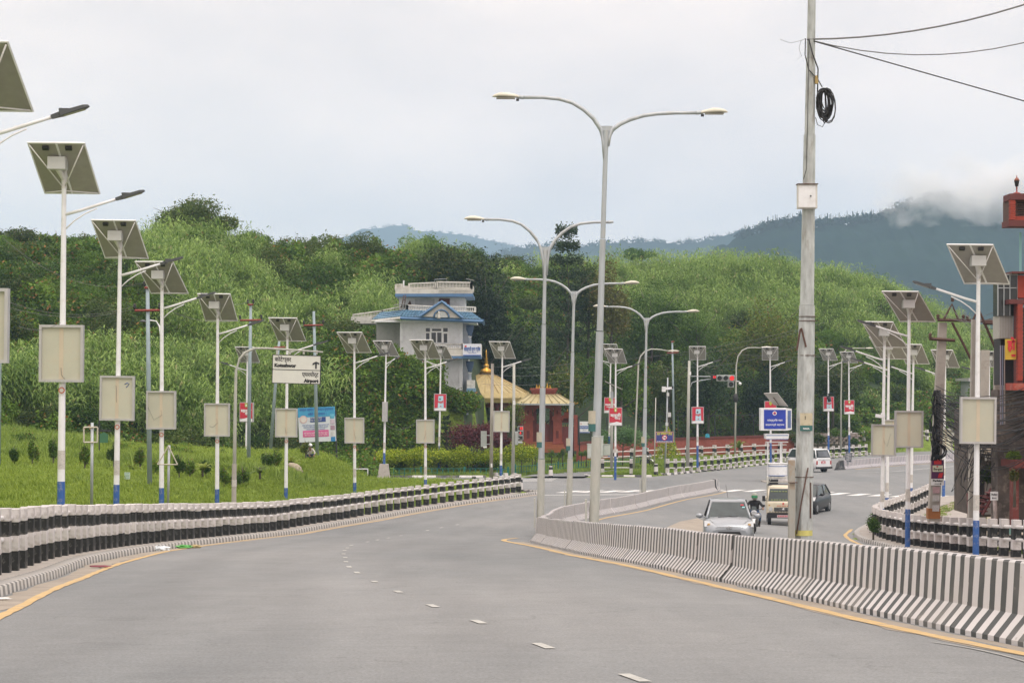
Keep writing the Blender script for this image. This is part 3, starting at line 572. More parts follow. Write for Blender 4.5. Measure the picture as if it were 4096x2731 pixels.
# --- where things grow on the hillside
rg = np.random.default_rng(5)
def cand(n, ray0, ray1, d0, d1):
    ray = rg.uniform(ray0, ray1, n); d = rg.uniform(d0, d1, n); X = (ray - 2048) / F * d; return X, d, ray
X, d, ray = cand(25000, -500, 4700, 138, 305)
t, zc_, dc_, _ = hill(X, d); z = G(X, d); ysc = HY - (z + 1.3 - CAMZ) * F / d
ok = (t > .0) & (t < 1.12)
ok &= ~((ray > 1340) & (ray < 1935) & (d > 160.5) & (d < 182))             # club building
ok &= ~((ray > 1700) & (ray < 2420) & (d < 212))                          # gate and pavilion
ok &= ~((ray > 3370) & (ysc > 1690))                                       # short-grass slope on the right
ok &= ~((ray > 2150) & (ray < 3300) & (d < 214))
ok &= ~((ray > 4250) & (d < 225))
X, d, ray, t, z, ysc = [q[ok] for q in (X, d, ray, t, z, ysc)]
def gz(cx, cy, sx, sy, rot=0):
    dx, dy = ray - cx, ysc - cy; c, s = math.cos(rot), math.sin(rot); u = (dx * c + dy * s) / sx; v = (-dx * s + dy * c) / sy; return np.exp(-(u * u + v * v))
cn = 1.3 * gz(300, 1560, 650, 130) + 1.2 * gz(850, 1150, 130, 330, -.5) + 1.3 * gz(1080, 1400, 230, 280) + 1.1 * gz(1000, 1650, 400, 140) + gz(1500, 1330, 130, 180) + 1.5 * gz(3100, 1130, 750, 150, .1) + 1.2 * gz(3650, 1330, 350, 170, .4) + 1.0 * gz(2900, 1200, 500, 120) + .8 * gz(700, 1050, 200, 120)
cn += .34 * fnoise(X, d, 3, .22, 3) + .2 * fnoise(X, d, 2, .6, 8)
cn -= .75 * (fnoise(X * 1.0, d * .8, 2, .33, 21) > .55)
iscane = cn > .62
isl = ~iscane
scl = .65 + 1.7 * rg.uniform(size=len(X)) ** 2.2 
keep = isl & (rg.uniform(size=len(X)) < .55)
P1 = np.stack([X, d, z - .25], 1)[keep]; o = scatter('hillside_shrubs', P1, scl[keep] * np.where(d[keep] > 190, 1.1, .95), c_shrub, 1)
tag(o, 'dense green shrubs and creepers covering the hillside', None)
kc = iscane
P2 = np.stack([X, d, z - .1], 1)[kc]; o = scatter('hillside_tall_grass', P2, (scl[kc] * .35 + .6), c_cane, 2); tag(o, 'pale green tall cane grass in swathes over the hillside')
rq = np.random.default_rng(77); ray2 = rq.uniform(1330, 1950, 1500); d3 = rq.uniform(152, 169, 1500); X3 = (ray2 - 2048) / F * d3; kk = (d3 > np.interp(ray2, [1330, 1480, 1900, 1950], [154, 152, 156, 159])) & ((d3 < 161.3) | ((ray2 < 1585) & (d3 < 164)) | (ray2 < 1480)) & ~((ray2 > 1480) & (d3 < 158.6)) & ~((ray2 > 1700) & (d3 < 160.9)); o = scatter('club_slope_shrubs', np.stack([X3, d3, G(X3, d3) - .1], 1)[kk], rq.uniform(1.0, 1.9, kk.sum()), c_shrub, 11); tag(o, 'flowering shrubs massed below the club house')
bigs = []
for i in range(4):
    r4 = np.random.default_rng(150 + i); p = blob_points(5200, 2.7, 2.7, 2.9, 11, r4, .75, -.5); V, Q = leaf_quads(p, .20, .5, .3, r4); bigs.append((V, Q, (oak0, midg0, shrub_d, oak0)[i]))
c_big = source_col('big_bush_source', bigs); r5 = np.random.default_rng(9); cand_ = np.flatnonzero(isl & (t > .05) & (t < 1.02)); pick = []
for j in r5.permutation(cand_):
    if all((X[j] - X[q]) ** 2 + (d[j] - d[q]) ** 2 > 20 for q in pick): pick.append(j)
    if len(pick) >= 190: break
o = scatter('hillside_big_bushes', np.stack([X, d, z + .6], 1)[pick], r5.uniform(.6, 1.25, len(pick)), c_big, 14); tag(o, 'rounded crowns of big bushes and small trees standing out of the hillside scrub')
# a fringe of shrubs at the foot of the hill, tall weeds on the meadow
X, d, ray = cand(2200, -400, 1450, 112, 150); z = G(X, d); t, *_ = hill(X, d); ysc = HY - (z - CAMZ) * F / d; k = (t < .2) & (rg.uniform(size=len(X)) < np.where(t > -.1, 1, .16)) & ((ray < 1050) | (t > -.1)); P3 = np.stack([X, d, z - .2], 1)[k]
o = scatter('meadow_shrubs', P3, rg.uniform(.25, .8, k.sum()), c_shrub, 3); tag(o, 'low bushes where the meadow meets the hill')
X = rg.uniform(-46, 4, 30000); d = rg.uniform(20, 150, 30000); s = pdist(ML, X, d); k = (s > 4.5) & (d > 72) & (X > -.27 * d - 2) & ((d > 100) | (rg.uniform(size=30000) < .3)) & (rg.uniform(size=30000) < np.where(d > 100, .85, .04)) & ~((X > -24) & (d > 104))
P4 = np.stack([X, d, G(X, d) - .03], 1)[k]; o = scatter('meadow_grass', P4, rg.uniform(.5, 1.4, k.sum()), c_weed, 4); tag(o, 'rough yellow-green meadow grass behind the bank')
X = rg.uniform(-46, 4, 120000); d = 20 + 115 * rg.uniform(size=120000) ** .8; s = pdist(ML, X, d); k = (s > .55) & (X > -.27 * d - 2) & (rg.uniform(size=120000) < np.where(d > 60, 1, .6))
P5 = np.stack([X, d, G(X, d) - .02], 1)[k]; o = scatter('bank_turf', P5, rg.uniform(.7, 1.6, k.sum()) * np.clip(s[k] * .5, .35, 1), c_turf, 5); tag(o, 'short bright green turf on the roadside bank')
X = rg.uniform(-40, 0, 2600); d = rg.uniform(40, 128, 2600); s = pdist(ML, X, d); k = (s > 1.2) & (X > -.27 * d - 2) & (fnoise(X, d, 3, .35, 4) > .15); o = scatter('bank_weeds', np.stack([X, d, G(X, d) - .03], 1)[k], rg.uniform(.07, .2, k.sum()), c_shrub, 12); tag(o, 'clumps of broad-leaved weeds in the roadside turf')
X = rg.uniform(-55, 70, 60000); d = rg.uniform(150, 262, 60000); s = pdist(FV, X, d); t, *_ = hill(X, d); ray = 2048 + F * X / d; ysc = HY - (G(X, d) - CAMZ) * F / d
k = (s > .3) & ((t < .02) | ((ray > 3350) & (ysc > 1680))) & (rg.uniform(size=60000) < .8)
P6 = np.stack([X, d, G(X, d) - .02], 1)[k]; o = scatter('far_verge_grass', P6, rg.uniform(.35, .75, k.sum()), c_weed, 6); tag(o, 'grass on the verges across the junction')
X = rg.uniform(14, 30, 6000); d = rg.uniform(56, 118, 6000); s = pdist(RV, X, d); k = (s > .3) & (((s < 3.0) & (s > 1.9)) | ((s > 4.0) & (s < 5.0))); 
P7 = np.stack([X, d, G(X, d) - .01], 1)[k]; o = scatter('path_edge_grass', P7, rg.uniform(.15, .4, k.sum()), c_weed, 7); tag(o, 'thin grass along the footpath edges')
# trees tufting the skyline of the mountains (too far to pick apart)
def crest(name, sil, D, x0, x1, n, h, seed, lim=None):
    r2 = np.random.default_rng(seed); u = r2.uniform(x0, x1, n); px = [p[0] for p in sil]; py = [p[1] for p in sil]; zt = (HY - np.interp(u, px, py)) / F * D + CAMZ; V = []; Q = []
    for ui, zi in zip(u, zt):
        hh = h * r2.uniform(.5, 1.3); x = (ui - 2048) / F * D; y = D + r2.uniform(-20, 5)
        p = np.array([x, y, zi + hh * .12]) + r2.normal(size=(26, 3)) * np.array([.30, .30, .15]) * hh; v, q = leaf_quads(p, hh * .34, .7, .3, r2); Q.append(q + sum(len(a) for a in V)); V.append(v)
        tr = np.array([[x - hh * .03, y, zi - 4], [x + hh * .03, y, zi - 4], [x + hh * .02, y, zi + hh * .8], [x - hh * .02, y, zi + hh * .8]]); Q.append(np.array([[0, 1, 2, 3]]) + sum(len(a) for a in V)); V.append(tr)
    o = link(name, fast_mesh(name, np.concatenate(V), np.concatenate(Q), fm)); o['kind'] = 'stuff'; return o
crest('mountain_crest_trees', sil_r, 1750, 2950, 4200, 300, 9, 1); crest('middle_ridge_trees', sil_mid, 3000, 2000, 3250, 110, 9, 2); crest('far_ridge_trees', sil_far, 5200, 1350, 2300, 60, 9, 3)
# ------------------------------------------------------------------ single trees and bushes
bark = mat('bark', (.10, .085, .065), .9, var=.25, bump=.5, bs=12)
def tree(name, label, x, ytop, ybase, d, wpx, leaves, n=5000, ls=.3, lumps=12, cat='tree', group=None, form='round', low=-.55, seed=0, trunk=.35, crown_low=.25, aspect=.5, z0=None, droop=None):
    rg = np.random.default_rng(seed + int(x)); X0 = XS(x, d); zt = ZS(ytop, d); zb = ZS(ybase, d) if z0 is None else z0; Hh = zt - zb; rw = wpx / F * d / 2
    root = empty(name, (X0, d, zb), label, cat, group)
    zc = Hh * (crown_low + (1 - crown_low) / 2); rz = Hh * (1 - crown_low) / 2
    if form == 'round':
        p = blob_points(n, rw * 1.08, rw, rz * 1.08, lumps, rg, .7, low)
        p[:, 2] -= rz * .12
    elif form == 'tiers':                       # layered conifer-like branches
        lv = rg.integers(0, 9, n); tt = lv / 8; a = rg.integers(0, 7, n) / 7 * 6.283 + lv * 1.1 + rg.normal(0, .14, n); rr = rg.uniform(.05, 1, n) ** .7 * rw * (1.05 - .75 * tt)
        p = np.stack([np.cos(a) * rr, np.sin(a) * rr, -rz + 2 * rz * tt + .12 * rz * (rr / rw) + rg.normal(0, .05 * rz, n)], 1)
    elif form == 'feather':                     # airy: many small drooping sprays
        m_ = 70; c_ = blob_points(m_ * 3, rw, rw, rz, lumps, rg, .6, low)[:m_]; k = rg.integers(0, len(c_), n); p = c_[k] + rg.normal(size=(n, 3)) * np.array([.16 * rw, .16 * rw, .07 * rz])
    else:                                        # cone
        tt = rg.uniform(0, 1, n) ** 1.3; a = rg.uniform(0, 6.283, n); rr = rw * (1 - tt * .92) * np.sqrt(rg.uniform(.25, 1, n)) * (1 + .22 * np.sin(a * 5 + tt * 17)); p = np.stack([np.cos(a) * rr, np.sin(a) * rr, -rz + 2 * rz * tt], 1)
    p[:, 2] += zc; V, Q = leaf_quads(p, ls, aspect, .3, rg, droop); link('crown', fast_mesh('crown', V, Q, leaves), root)
    tb = MB(); rt = max(.05, trunk * .5); tb.tube([(0, 0, -.6), (0.05 * Hh * .2, 0, zc * .5), (.02 * Hh, .02 * Hh, zc), (0, 0, zc + rz * .6)], [rt, rt * .8, rt * .55, rt * .15], 7)
    for i in range(7):
        a = i * 2.4; z1 = zc * .45 + i / 7 * rz; e_ = Vector((math.cos(a) * rw * .75, math.sin(a) * rw * .75, z1 + rz * .5)); tb.tube([(0, 0, z1), e_ * .5 + Vector((0, 0, z1 * .5)), e_], [rt * .4, rt * .28, rt * .08], 5)
    tb.build('trunk', bark, root); return root
oak = leafmat('broadleaf_dark', (.018, .040, .008), (.11, .165, .032), (.15, .15, .04), p3=.93); deep = leafmat('broadleaf_deep', (.008, .022, .007), (.045, .085, .024), trans=.15)
pinel = leafmat('pine_needles', (.015, .038, .014), (.065, .11, .036), trans=.15); brn = leafmat('olive_brown_leaves', (.04, .055, .012), (.16, .17, .04), (.22, .15, .05), p3=.9)
midg = leafmat('mid_green_leaves', (.034, .08, .010), (.14, .25, .035), trans=.35); yelg = leafmat('yellow_green_leaves', (.05, .09, .010), (.23, .29, .04), (.26, .17, .05), p3=.93, trans=.35)
brightg = leafmat('bright_green_leaves', (.04, .10, .03), (.13, .24, .08), trans=.35)
purp = leafmat('purple_leaves', (.022, .008, .010), (.12, .024, .03), (.16, .05, .05), p3=.96, trans=.15)
gold = leafmat('golden_hedge_leaves', (.13, .21, .01), (.40, .52, .03), (.58, .62, .06), p3=.75, trans=.3); pal = leafmat('palm_leaves', (.10, .16, .02), (.32, .38, .06), trans=.4)
TB = 'broad trees on the skyline'
tree('broadleaf_tree', 'big round dark tree rising highest on the left skyline', 765, 778, 1010, 207, 400, oak, 14000, .28, 14, seed=1, crown_low=.0, low=-.9)
tree('broadleaf_tree', 'small bushy tree at the left foot of the big skyline tree', 655, 905, 1030, 210, 150, oak, 3000, .26, 8, seed=2, crown_low=.1)
tree('broadleaf_tree', 'low spreading tree right of the big skyline tree', 1000, 915, 1010, 212, 170, midg, 2800, .26, 8, seed=3, crown_low=.1)
tree('broadleaf_tree', 'sparse dark tree at the far left edge of the skyline', 60, 890, 1040, 208, 330, oak, 6500, .26, 13, seed=4, crown_low=.0)
tree('broadleaf_tree', 'thin feathery tree beside the white pole of the first light', 225, 905, 1040, 209, 130, oak, 2600, .24, 8, seed=5, crown_low=.0)
tree('broadleaf_tree', 'leafy green tree between the first and second light on the skyline', 340, 905, 1050, 208, 220, midg, 4000, .26, 10, seed=6, crown_low=.05)
tree('umbrella_tree', 'small flat-topped tree left of the middle skyline dip', 1255, 950, 1020, 216, 70, midg, 700, .22, 6, seed=7, form='tiers')
tree('umbrella_tree', 'small flat-topped tree on the skyline above the road sign', 1340, 958, 1020, 216, 60, midg, 600, .22, 6, seed=8, form='tiers')
tree('broadleaf_tree', 'wide dark green tree on the skyline left of the club house', 1480, 955, 1120, 222, 330, oak, 6500, .28, 12, seed=9, crown_low=.05)
tree('broadleaf_tree', 'tall olive tree behind the club house roof terrace', 1790, 902, 1300, 205, 380, oak, 12000, .30, 16, seed=10, crown_low=.05)
tree('broadleaf_tree', 'dark tree right behind the club house', 1940, 985, 1640, 203, 300, deep, 11000, .32, 16, seed=11, crown_low=.05)
tree('broadleaf_tree', 'deep green tree crown behind the gold pavilion roof', 2010, 1130, 1800, 208, 380, deep, 12000, .32, 16, seed=12, crown_low=.1)
tree('broadleaf_tree', 'green undergrowth tree behind the red gate', 2170, 1290, 1830, 203, 330, deep, 9000, .30, 12, seed=13, crown_low=.0)
tree('shrub_tree', 'bright shrub on the skyline behind the second double lamp', 2080, 1005, 1180, 250, 170, midg, 2800, .3, 8, seed=14, crown_low=.1)
tree('conifer_tree', 'layered dark conifer standing on the skyline behind the double lamps', 2265, 930, 1560, 215, 300, pinel, 9000, .30, 12, seed=15, form='tiers')
tree('broadleaf_tree', 'brownish olive tree right of the layered conifer', 2440, 1010, 1500, 214, 230, brn, 8000, .30, 13, seed=16, crown_low=.05)
tree('broadleaf_tree', 'tree between the conifer and the olive tree', 2350, 985, 1450, 218, 190, oak, 6000, .30, 12, seed=116, crown_low=.05)
tree('broadleaf_tree', 'small lush tree on the skyline right of the nearest double lamp', 2565, 978, 1090, 262, 165, brightg, 3000, .28, 9, seed=17, crown_low=.25)
tree('feathery_tree', 'airy mid-green tree left of the utility pole with drooping sprays', 2600, 1075, 1620, 222, 340, midg, 12000, .24, 16, seed=18, form='feather', crown_low=.05)
tree('feathery_tree', 'second airy tree below the cane grass crest', 2780, 1140, 1660, 220, 300, midg, 9000, .24, 16, seed=19, form='feather', crown_low=.05)
tree('broadleaf_tree', 'yellow-green broad tree left of the utility pole', 3070, 1105, 1700, 218, 400, yelg, 13000, .28, 16, seed=20, crown_low=.1)
tree('broadleaf_tree', 'dark tree behind the signal mast', 2830, 1320, 1780, 213, 330, deep, 9000, .28, 14, seed=21, crown_low=.0)
tree('broadleaf_tree', 'dark tree behind the kiosk and its lamp', 3080, 1390, 1770, 216, 300, deep, 8000, .28, 14, seed=22, crown_low=.0)
tree('broadleaf_tree', 'dark tree behind the two far lights right of the utility pole', 3330, 1370, 1700, 222, 280, oak, 7000, .28, 12, seed=23, crown_low=.0)
tree('broadleaf_tree', 'young yellow-green tree over the red gate wall with patchy leaves', 2290, 1375, 1800, 196, 260, yelg, 6500, .26, 12, seed=24, crown_low=.15)
tree('broadleaf_tree', 'large green tree in front of the dark wood behind the red signs', 2480, 1340, 1740, 198, 330, midg, 9500, .26, 15, seed=25, crown_low=.1)
tree('broadleaf_tree', 'grey-green tree behind the blue-grey pole right of the big lamps', 2670, 1400, 1780, 202, 230, oak, 6500, .26, 12, seed=26, crown_low=.05)
tree('young_tree', 'small fresh green tree beside the cabinets behind the green fence', 2490, 1660, 1850, 172, 210, brightg, 3000, .20, 9, seed=27, crown_low=.1, trunk=.12)
tree('young_tree', 'thin tree with sparse leaves in front of the gold pavilion', 2060, 1560, 1800, 172, 120, yelg, 1300, .2, 7, seed=28, crown_low=.1, trunk=.12)
tree('bushy_tree', 'round shrub tree half way up the right-hand slope', 3490, 1180, 1330, 262, 190, oak, 3800, .26, 9, seed=29, crown_low=.0)
# bushes by the junction
def bush(label, x, yt, yb, d, w, m, n=2200, ls=.14, name='bush', cat='bush', group=None, seed=0, form='round', **k): return tree(name, label, x, yt, yb, d, w, m, n, ls, 9, cat, group, form, -.95 if ('thuja' in name or 'hedge' in name or 'purple' in name) else -.3, seed, .08, 0.0, **k)
bush('broad purple-red bush left of the red gate', 1905, 1618, 1862, 157.6, 290, purp, 11000, .15, seed=31, name='purple_bush')
bush('smaller purple-red bush behind the signal pole', 2015, 1705, 1860, 158, 110, purp, 3400, .13, seed=32, name='purple_bush')
tree('small_conifer', 'little tiered conifer left of the purple bush', 1785, 1672, 1840, 158.2, 95, pinel, 1600, .16, 8, form='tiers', seed=33, crown_low=0)
for i, (x, yt, w) in enumerate(((1545, 1802, 120), (1655, 1800, 125), (1760, 1790, 130), (1860, 1800, 130), (1960, 1805, 130), (2085, 1768, 140))):
    bush(['leftmost golden hedge bush by the light on the concrete foot', 'second golden hedge bush, rounded, left of the hedge middle', 'golden hedge bush in front of the little conifer', 'golden hedge bush under the purple bush', 'golden hedge bush left of the pedestrian signal pole', 'tallest golden hedge bush at the right end by the countdown signal'][i], x, yt - 34, 1892, 156, w * 1.3, gold, 6500, .13, 'golden_hedge_bush', 'hedge bush', 'golden hedge along the green fence', 40 + i)
bush('feathery yellow-green conifer beside the horn sign', 2668, 1705, 1828, 168, 110, gold, 3200, .13, 'garden_conifer', 'conifer', seed=50, form='cone')
bush('green bush at the foot of the railing corner on the right', 3492, 2035, 2165, 80, 78, midg, 2600, .07, seed=51)
bush('grey-green mound bush before the red gate steps', 2140, 1780, 1850, 170, 90, weed_l, 1800, .12, seed=52)
for i, (x, yt, yb, w) in enumerate(((2130, 1800, 1850, 36), (2206, 1790, 1845, 40), (2235, 1800, 1842, 30), (2325, 1795, 1835, 34), (2345, 1790, 1838, 38), (2250, 1782, 1836, 30))):
    bush('small rounded shrub planted on the lawn before the red gate', x, yt, yb, 168, w, midg, 500, .10, 'lawn_shrub', 'shrub', 'lawn shrubs before the gate', 60 + i)
MSX = [(55, 1808, 1872), (128, 1795, 1872), (212, 1790, 1882), (338, 1805, 1880), (455, 1812, 1885), (560, 1825, 1895), (715, 1812, 1880), (757, 1840, 1900), (822, 1858, 1900), (895, 1830, 1895), (940, 1840, 1888), (970, 1822, 1880), (1065, 1815, 1870), (1098, 1800, 1862), (1140, 1835, 1850), (620, 1850, 1895)]
for i, (x, yt, yb) in enumerate(MSX):
    dd_ = 92 + (i % 3) * 1.5 if x < 1000 else 104
    z9 = g(XS(x, dd_), dd_); y9 = HY - (z9 + (yb - yt) / F * dd_ * 1.55 - CAMZ) * F / dd_; bush('%s round young thuja from the left in the row along the bank top' % ORD[i], x, y9 - (i * 37 % 23), yb + 6, dd_, 50 + (i * 53 % 26), shrub_l if i % 2 else shrub_d, 1900, .085, 'young_thuja', 'shrub', 'young thujas along the bank top', 80 + i, z0=z9 - .05)
bush('thuja in front of the blue health billboard', 1222, 1745, 1840, 112, 50, yelg, 900, .09, 'young_thuja', 'shrub', None, 99)
def palm(label, x, yb, d, h, s):
    root = empty('young_palm', (XS(x, d), d, ZS(yb, d)), label, 'palm', None); mb = MB(); rr = random.Random(int(x))
    for k in range(11):
        a = k * .57 + rr.random(); el = rr.uniform(.5, 1.3); Lh = h * rr.uniform(.8, 1.15)
        pts = [Vector((math.cos(a) * Lh * u * math.cos(el) * 1.1, math.sin(a) * Lh * u * math.cos(el) * 1.1, Lh * (math.sin(el) * u - .55 * u * u))) for u in (0, .25, .5, .75, 1)]
        for p, q in zip(pts[:-1], pts[1:]):
            t_ = (q - p); sd = t_.cross(Vector((0, 0, 1))).normalized() * s * .16; mb.add([p - sd, p + Vector((0, 0, .02)), q - sd * .6, q + Vector((0, 0, .02)), p + sd, q + sd * .6], [(0, 1, 3, 2), (1, 4, 5, 3)])
    mb.build('frond', pal, root); mb = MB(); mb.cyl((0, 0, -.3), (0, 0, .25), .06, .04, 6); mb.build('trunk', bark, root)
palm('small yellow-green palm by the red wall below the bent lamp', 2955, 1790, 186, 1.5, 1)
for i, (x, yb) in enumerate(((190, 1885), (425, 1890), (530, 1885), (810, 1880), (1040, 1890), (1165, 1850))):
    palm(['low palm left of the first light', 'low palm between the first and second light', 'low palm near the little notice board', 'low palm right of the triangle frame', 'low palm at the bend of the bank', 'low palm beside the boulder'][i], x, yb, 94 if x < 1100 else 108, .8, .7)
# ================================================================== STREET FURNITURE
def text_mesh(body, size, m, parent, loc, name='lettering', align='CENTER', depth=.003, rot=(R(90), 0, 0), sx=1.0, bold=0.0, width=None):
    cu = bpy.data.curves.new('lettering', 'FONT'); cu.body = body; cu.size = size; cu.align_x = align; cu.extrude = depth; cu.offset = bold; cu.resolution_u = 2
    o = bpy.data.objects.new('tmp', cu); me = bpy.data.meshes.new_from_object(o); bpy.data.objects.remove(o); me.name = name; me.materials.clear(); me.materials.append(m)
    n = len(me.vertices); co = np.zeros(n * 3, np.float32); me.vertices.foreach_get('co', co); co = co.reshape(-1, 3)
    if width and n: w = co[:, 0].max() - co[:, 0].min(); sx = width / max(w, 1e-6)
    co[:, 0] *= sx; me.vertices.foreach_set('co', co.ravel()); t = bpy.data.objects.new(name, me); COL.objects.link(t); t.parent = parent; t.location = loc; t.rotation_euler = rot; return t
inkb = mat('black_lettering', (.02, .02, .022), .7, var=0); inkw = mat('white_lettering', (.8, .8, .8), .7, var=0); inkr = mat('red_lettering', (.55, .03, .04), .7, var=0); inkblue = mat('blue_lettering', (.03, .10, .36), .7, var=0)
inky = mat('yellow_lettering', (.62, .55, .06), .7, var=0); greenp = mat('green_badge', (.35, .45, .06), .7, var=0)
BARC = {}
def board_back(root, z0, w=1.03, h=1.34, rz=0.0, off=0.0, wire=None):
    b = MB(); b.box((0, -.10, 0), (w - .08, .05, h - .08)); bo = b.build('advert_board', boardm, root, (off, 0, z0)); bo.rotation_euler[2] = rz
    f = MB(); t = .06
    for sx in (-1, 1): f.box((sx * (w / 2 - t / 2), -.09, 0), (t, .17, h))
    for sz in (-1, 1): f.box((0, -.09, sz * (h / 2 - t / 2)), (w - 2 * t, .17, t))
    f.build('board_frame', alu, bo); s = MB(); s.box((0.0, -.128, 0), (.10, .006, h - .14)); s.build('board_seam', boardstrip, bo)
    if wire:
        c = MB(); c.tube([(wire[0], -.14, wire[1]), (wire[0] + .02, -.15, wire[1] - .18), (wire[0] + wire[2] * .5, -.14, wire[1] - .34), (wire[0] + wire[2], -.14, wire[1] + wire[3])], .0045, 4); c.build('loose_wire', cableg, bo)
    return bo
def ad_board(root, z0, kind, w=.98, h=1.34, rz=0.0):
    b = MB(); b.box((0, 0, 0), (w, .2, h)); bo = b.build('advert_board', alu, root, (0, 0, z0)); bo.rotation_euler[2] = rz
    b = MB(); b.box((0, -.104, .10), (w - .08, .012, h - .28)); b.build('poster', red, bo)
    b = MB(); b.add([(-w / 2 + .04, -.113, -h / 2 + .04), (w / 2 - .04, -.113, -h / 2 + .04), (w / 2 - .04, -.113, -h / 2 + .20), (.1, -.113, -h / 2 + .30), (-w / 2 + .04, -.113, -h / 2 + .14)], [(0, 1, 2, 3, 4)]); b.build('poster_base', white, bo)
    if kind == 'np':
        b = MB(); b.prism([(-.10, .62), (-.10, .40), (0, .31), (.10, .40), (.10, .62)], .01); b.build('badge', greenp, bo, (0, -.116, 0)); b = MB(); b.box((0, -.125, .47), (.08, .006, .13)); b.build('badge_mark', inkw, bo)
        text_mesh('मारूती', .30, inkw, bo, (0, -.122, -.02), bold=.012, width=.78); text_mesh('सिमेन्ट', .15, inkw, bo, (.14, -.122, -.20), bold=.006, width=.44)
    elif kind == 'en':
        b = MB(); b.prism([(-.10, .62), (-.10, .40), (0, .31), (.10, .40), (.10, .62)], .01); b.build('badge', greenp, bo, (0, -.116, 0)); text_mesh('MARUTI', .2, inkw, bo, (0, -.122, -.02), bold=.012, width=.8); text_mesh('CEMENT', .11, inkw, bo, (0, -.122, -.17), bold=.004, width=.6)
    else:
        s = MB(); s.prism([(-.20, -.42), (.28, -.45), (.22, .52), (-.16, .50)], .014); s.build('sack_picture', mat('sack_blue', (.42, .60, .68), .6, var=.15), bo, (0, -.116, 0))
        s = MB(); s.prism([(-.06, .10), (.02, .02), (.09, .10), (.02, .19)], .008); s.build('sack_mark', inkb, bo, (-.05, -.128, .15)); t = text_mesh('मारूती', .2, inkr, bo, (.02, -.13, -.04), bold=.008, width=.42); s = MB(); s.box((.03, -.128, -.30), (.08, .006, .08)); s.build('sack_mark', inkr, bo)
    return bo
stick = mat('orange_number_disc', (.48, .13, .07), .6, var=.1)
def solar_light(label, xt, xb, ytop, d, arm=1, zb=None, board='back', z_board=3.83, paz=.25, boardrot=0.0, boff=0, wire=(0, -.35, .2, -.25), peel=True, number=None, armaz=0.0, base=False, H=9.0, group='solar street lights'):
    top = P(xt, ytop, d); X0 = XS(xb, d); z0 = top.z - H; root = empty('solar_street_light', (X0, d, z0), label, 'street light', group)
    lean = math.atan2(top.x - X0, H); root.rotation_euler = (0, lean, 0)
    m = MB(); m.cyl((0, 0, 1.12), (0, 0, 8.45), .088, .054, 8); m.build('pole', white, root)
    m = MB(); m.cyl((0, 0, -.6), (0, 0, 1.13), .098, .090, 8); m.build('painted_base', bluep, root)
    if base: m = MB(); m.box((0, 0, .0), (.95, .95, 1.3), taper=.62); m.build('concrete_foot', conc, root, (0, 0, -.3))
    # panel pair: high edge toward the road user, slab slopes away to the low edge
    W_, Ld = 1.30, 1.75; el = R(36); off_low = paz
    def pt(u, v, w=0): # u across, v 0 high edge..1 low edge
        return Vector((u * W_ + (v - .5) * off_low * 1.5, (v - .5) * Ld * math.cos(el) - w * math.sin(el), 8.47 - (v - .5) * Ld * math.sin(el) - w * math.cos(el)))
    for s, nm in ((-.5, 0), (.01, 1)):
        m = MB(); q = [pt(s, 0), pt(s + .49, 0), pt(s + .49, 1), pt(s, 1)]; up = Vector((0, .588, .809)) * .035; m.add(q + [v + up for v in q], [(0, 1, 2, 3), (7, 6, 5, 4)] + [(a, (a + 4), (a + 1) % 4 + 4, (a + 1) % 4) for a in range(4)])
        m.f[-5] = m.f[-5]; pn = m.build('solar_panel', [panback, pancell], root); pn.data.polygons[1].material_index = 1
        f = MB()
        for a, b_ in ((q[0], q[1]), (q[1], q[2]), (q[2], q[3]), (q[3], q[0])):
            dr = (b_ - a).normalized(); f.tube([a - dr * .01 + up * .3, b_ + dr * .01 + up * .3], .024, 4, False)
        f.build('panel_frame', white, pn)
        j = MB(); c = pt(s + .245 + (.05 if nm == 0 else -.05), .075, .03); j.box(c, (.15, .10, .07), rot=(-el, 0, 0)); j.build('junction_box', blk, pn)
    m = MB()
    for u, v in ((-.48, .02), (.48, .02), (-.48, .97), (.48, .97)): m.tube([Vector((0, 0, 8.0 if v < .5 else 7.95)), pt(u, v, .03)], .018, 4)
    m.build('panel_brace', railm, root)
    m = MB(); m.box((-.09, -.30, 8.56), (.42, .30, .30)); bx = m.build('battery_box', mat('box_grey_white', (.55, .55, .54), .5, var=.06), root); bevel(bx, .012)
    m = MB(); m.cyl((0, 0, 8.2), (-.09, -.25, 8.46), .05, .08, 6); m.cyl((0, 0, 8.0), (0, 0, 8.5), .062, .062, 8); m.build('panel_bracket', railm, root)
    # arm with its brace and lamp
    ca, sa = math.cos(armaz), math.sin(armaz)
    def ap(u, z): return Vector((arm * u * ca, u * sa, z))
    m = MB(); m.tube([ap(.04, 7.40), ap(.4, 7.50), ap(.8, 7.63), ap(1.27, 7.78)], [.040, .038, .036, .034], 7); m.build('lamp_arm', white, root)
    m = MB(); m.tube([ap(.05, 7.06), ap(.25, 7.25), ap(.5, 7.42), ap(.78, 7.55)], .018, 5); m.build('arm_brace', white, root)
    rl = empty('lamp_head', ap(1.22, 7.765)); rl.parent = root; rl.rotation_euler = (0, -arm * .28, (0 if arm > 0 else math.pi) + arm * armaz) if False else (0, 0, 0)
    dirv = (ap(1.9, 7.98) - ap(1.22, 7.765)); bpy.data.objects.remove(rl)
    q = dirv.to_track_quat('X', 'Z'); m = MB()
    lp = [(-.0, .045, .035), (.16, .055, .045), (.18, .11, .04), (.62, .11, .03), (.70, .07, .015)]
    rings = [[q @ Vector((x_, y_ * w_, z_)) for y_, z_ in ((-1, -h_), (1, -h_), (1, h_), (-1, h_))] for x_, w_, h_ in lp]; m.loft(rings, False); m.box(q @ Vector((.26, 0, .055)), (.18, .12, .05))
    lh = m.build('lamp_head', lampd, root); lh.location = ap(1.22, 7.765)
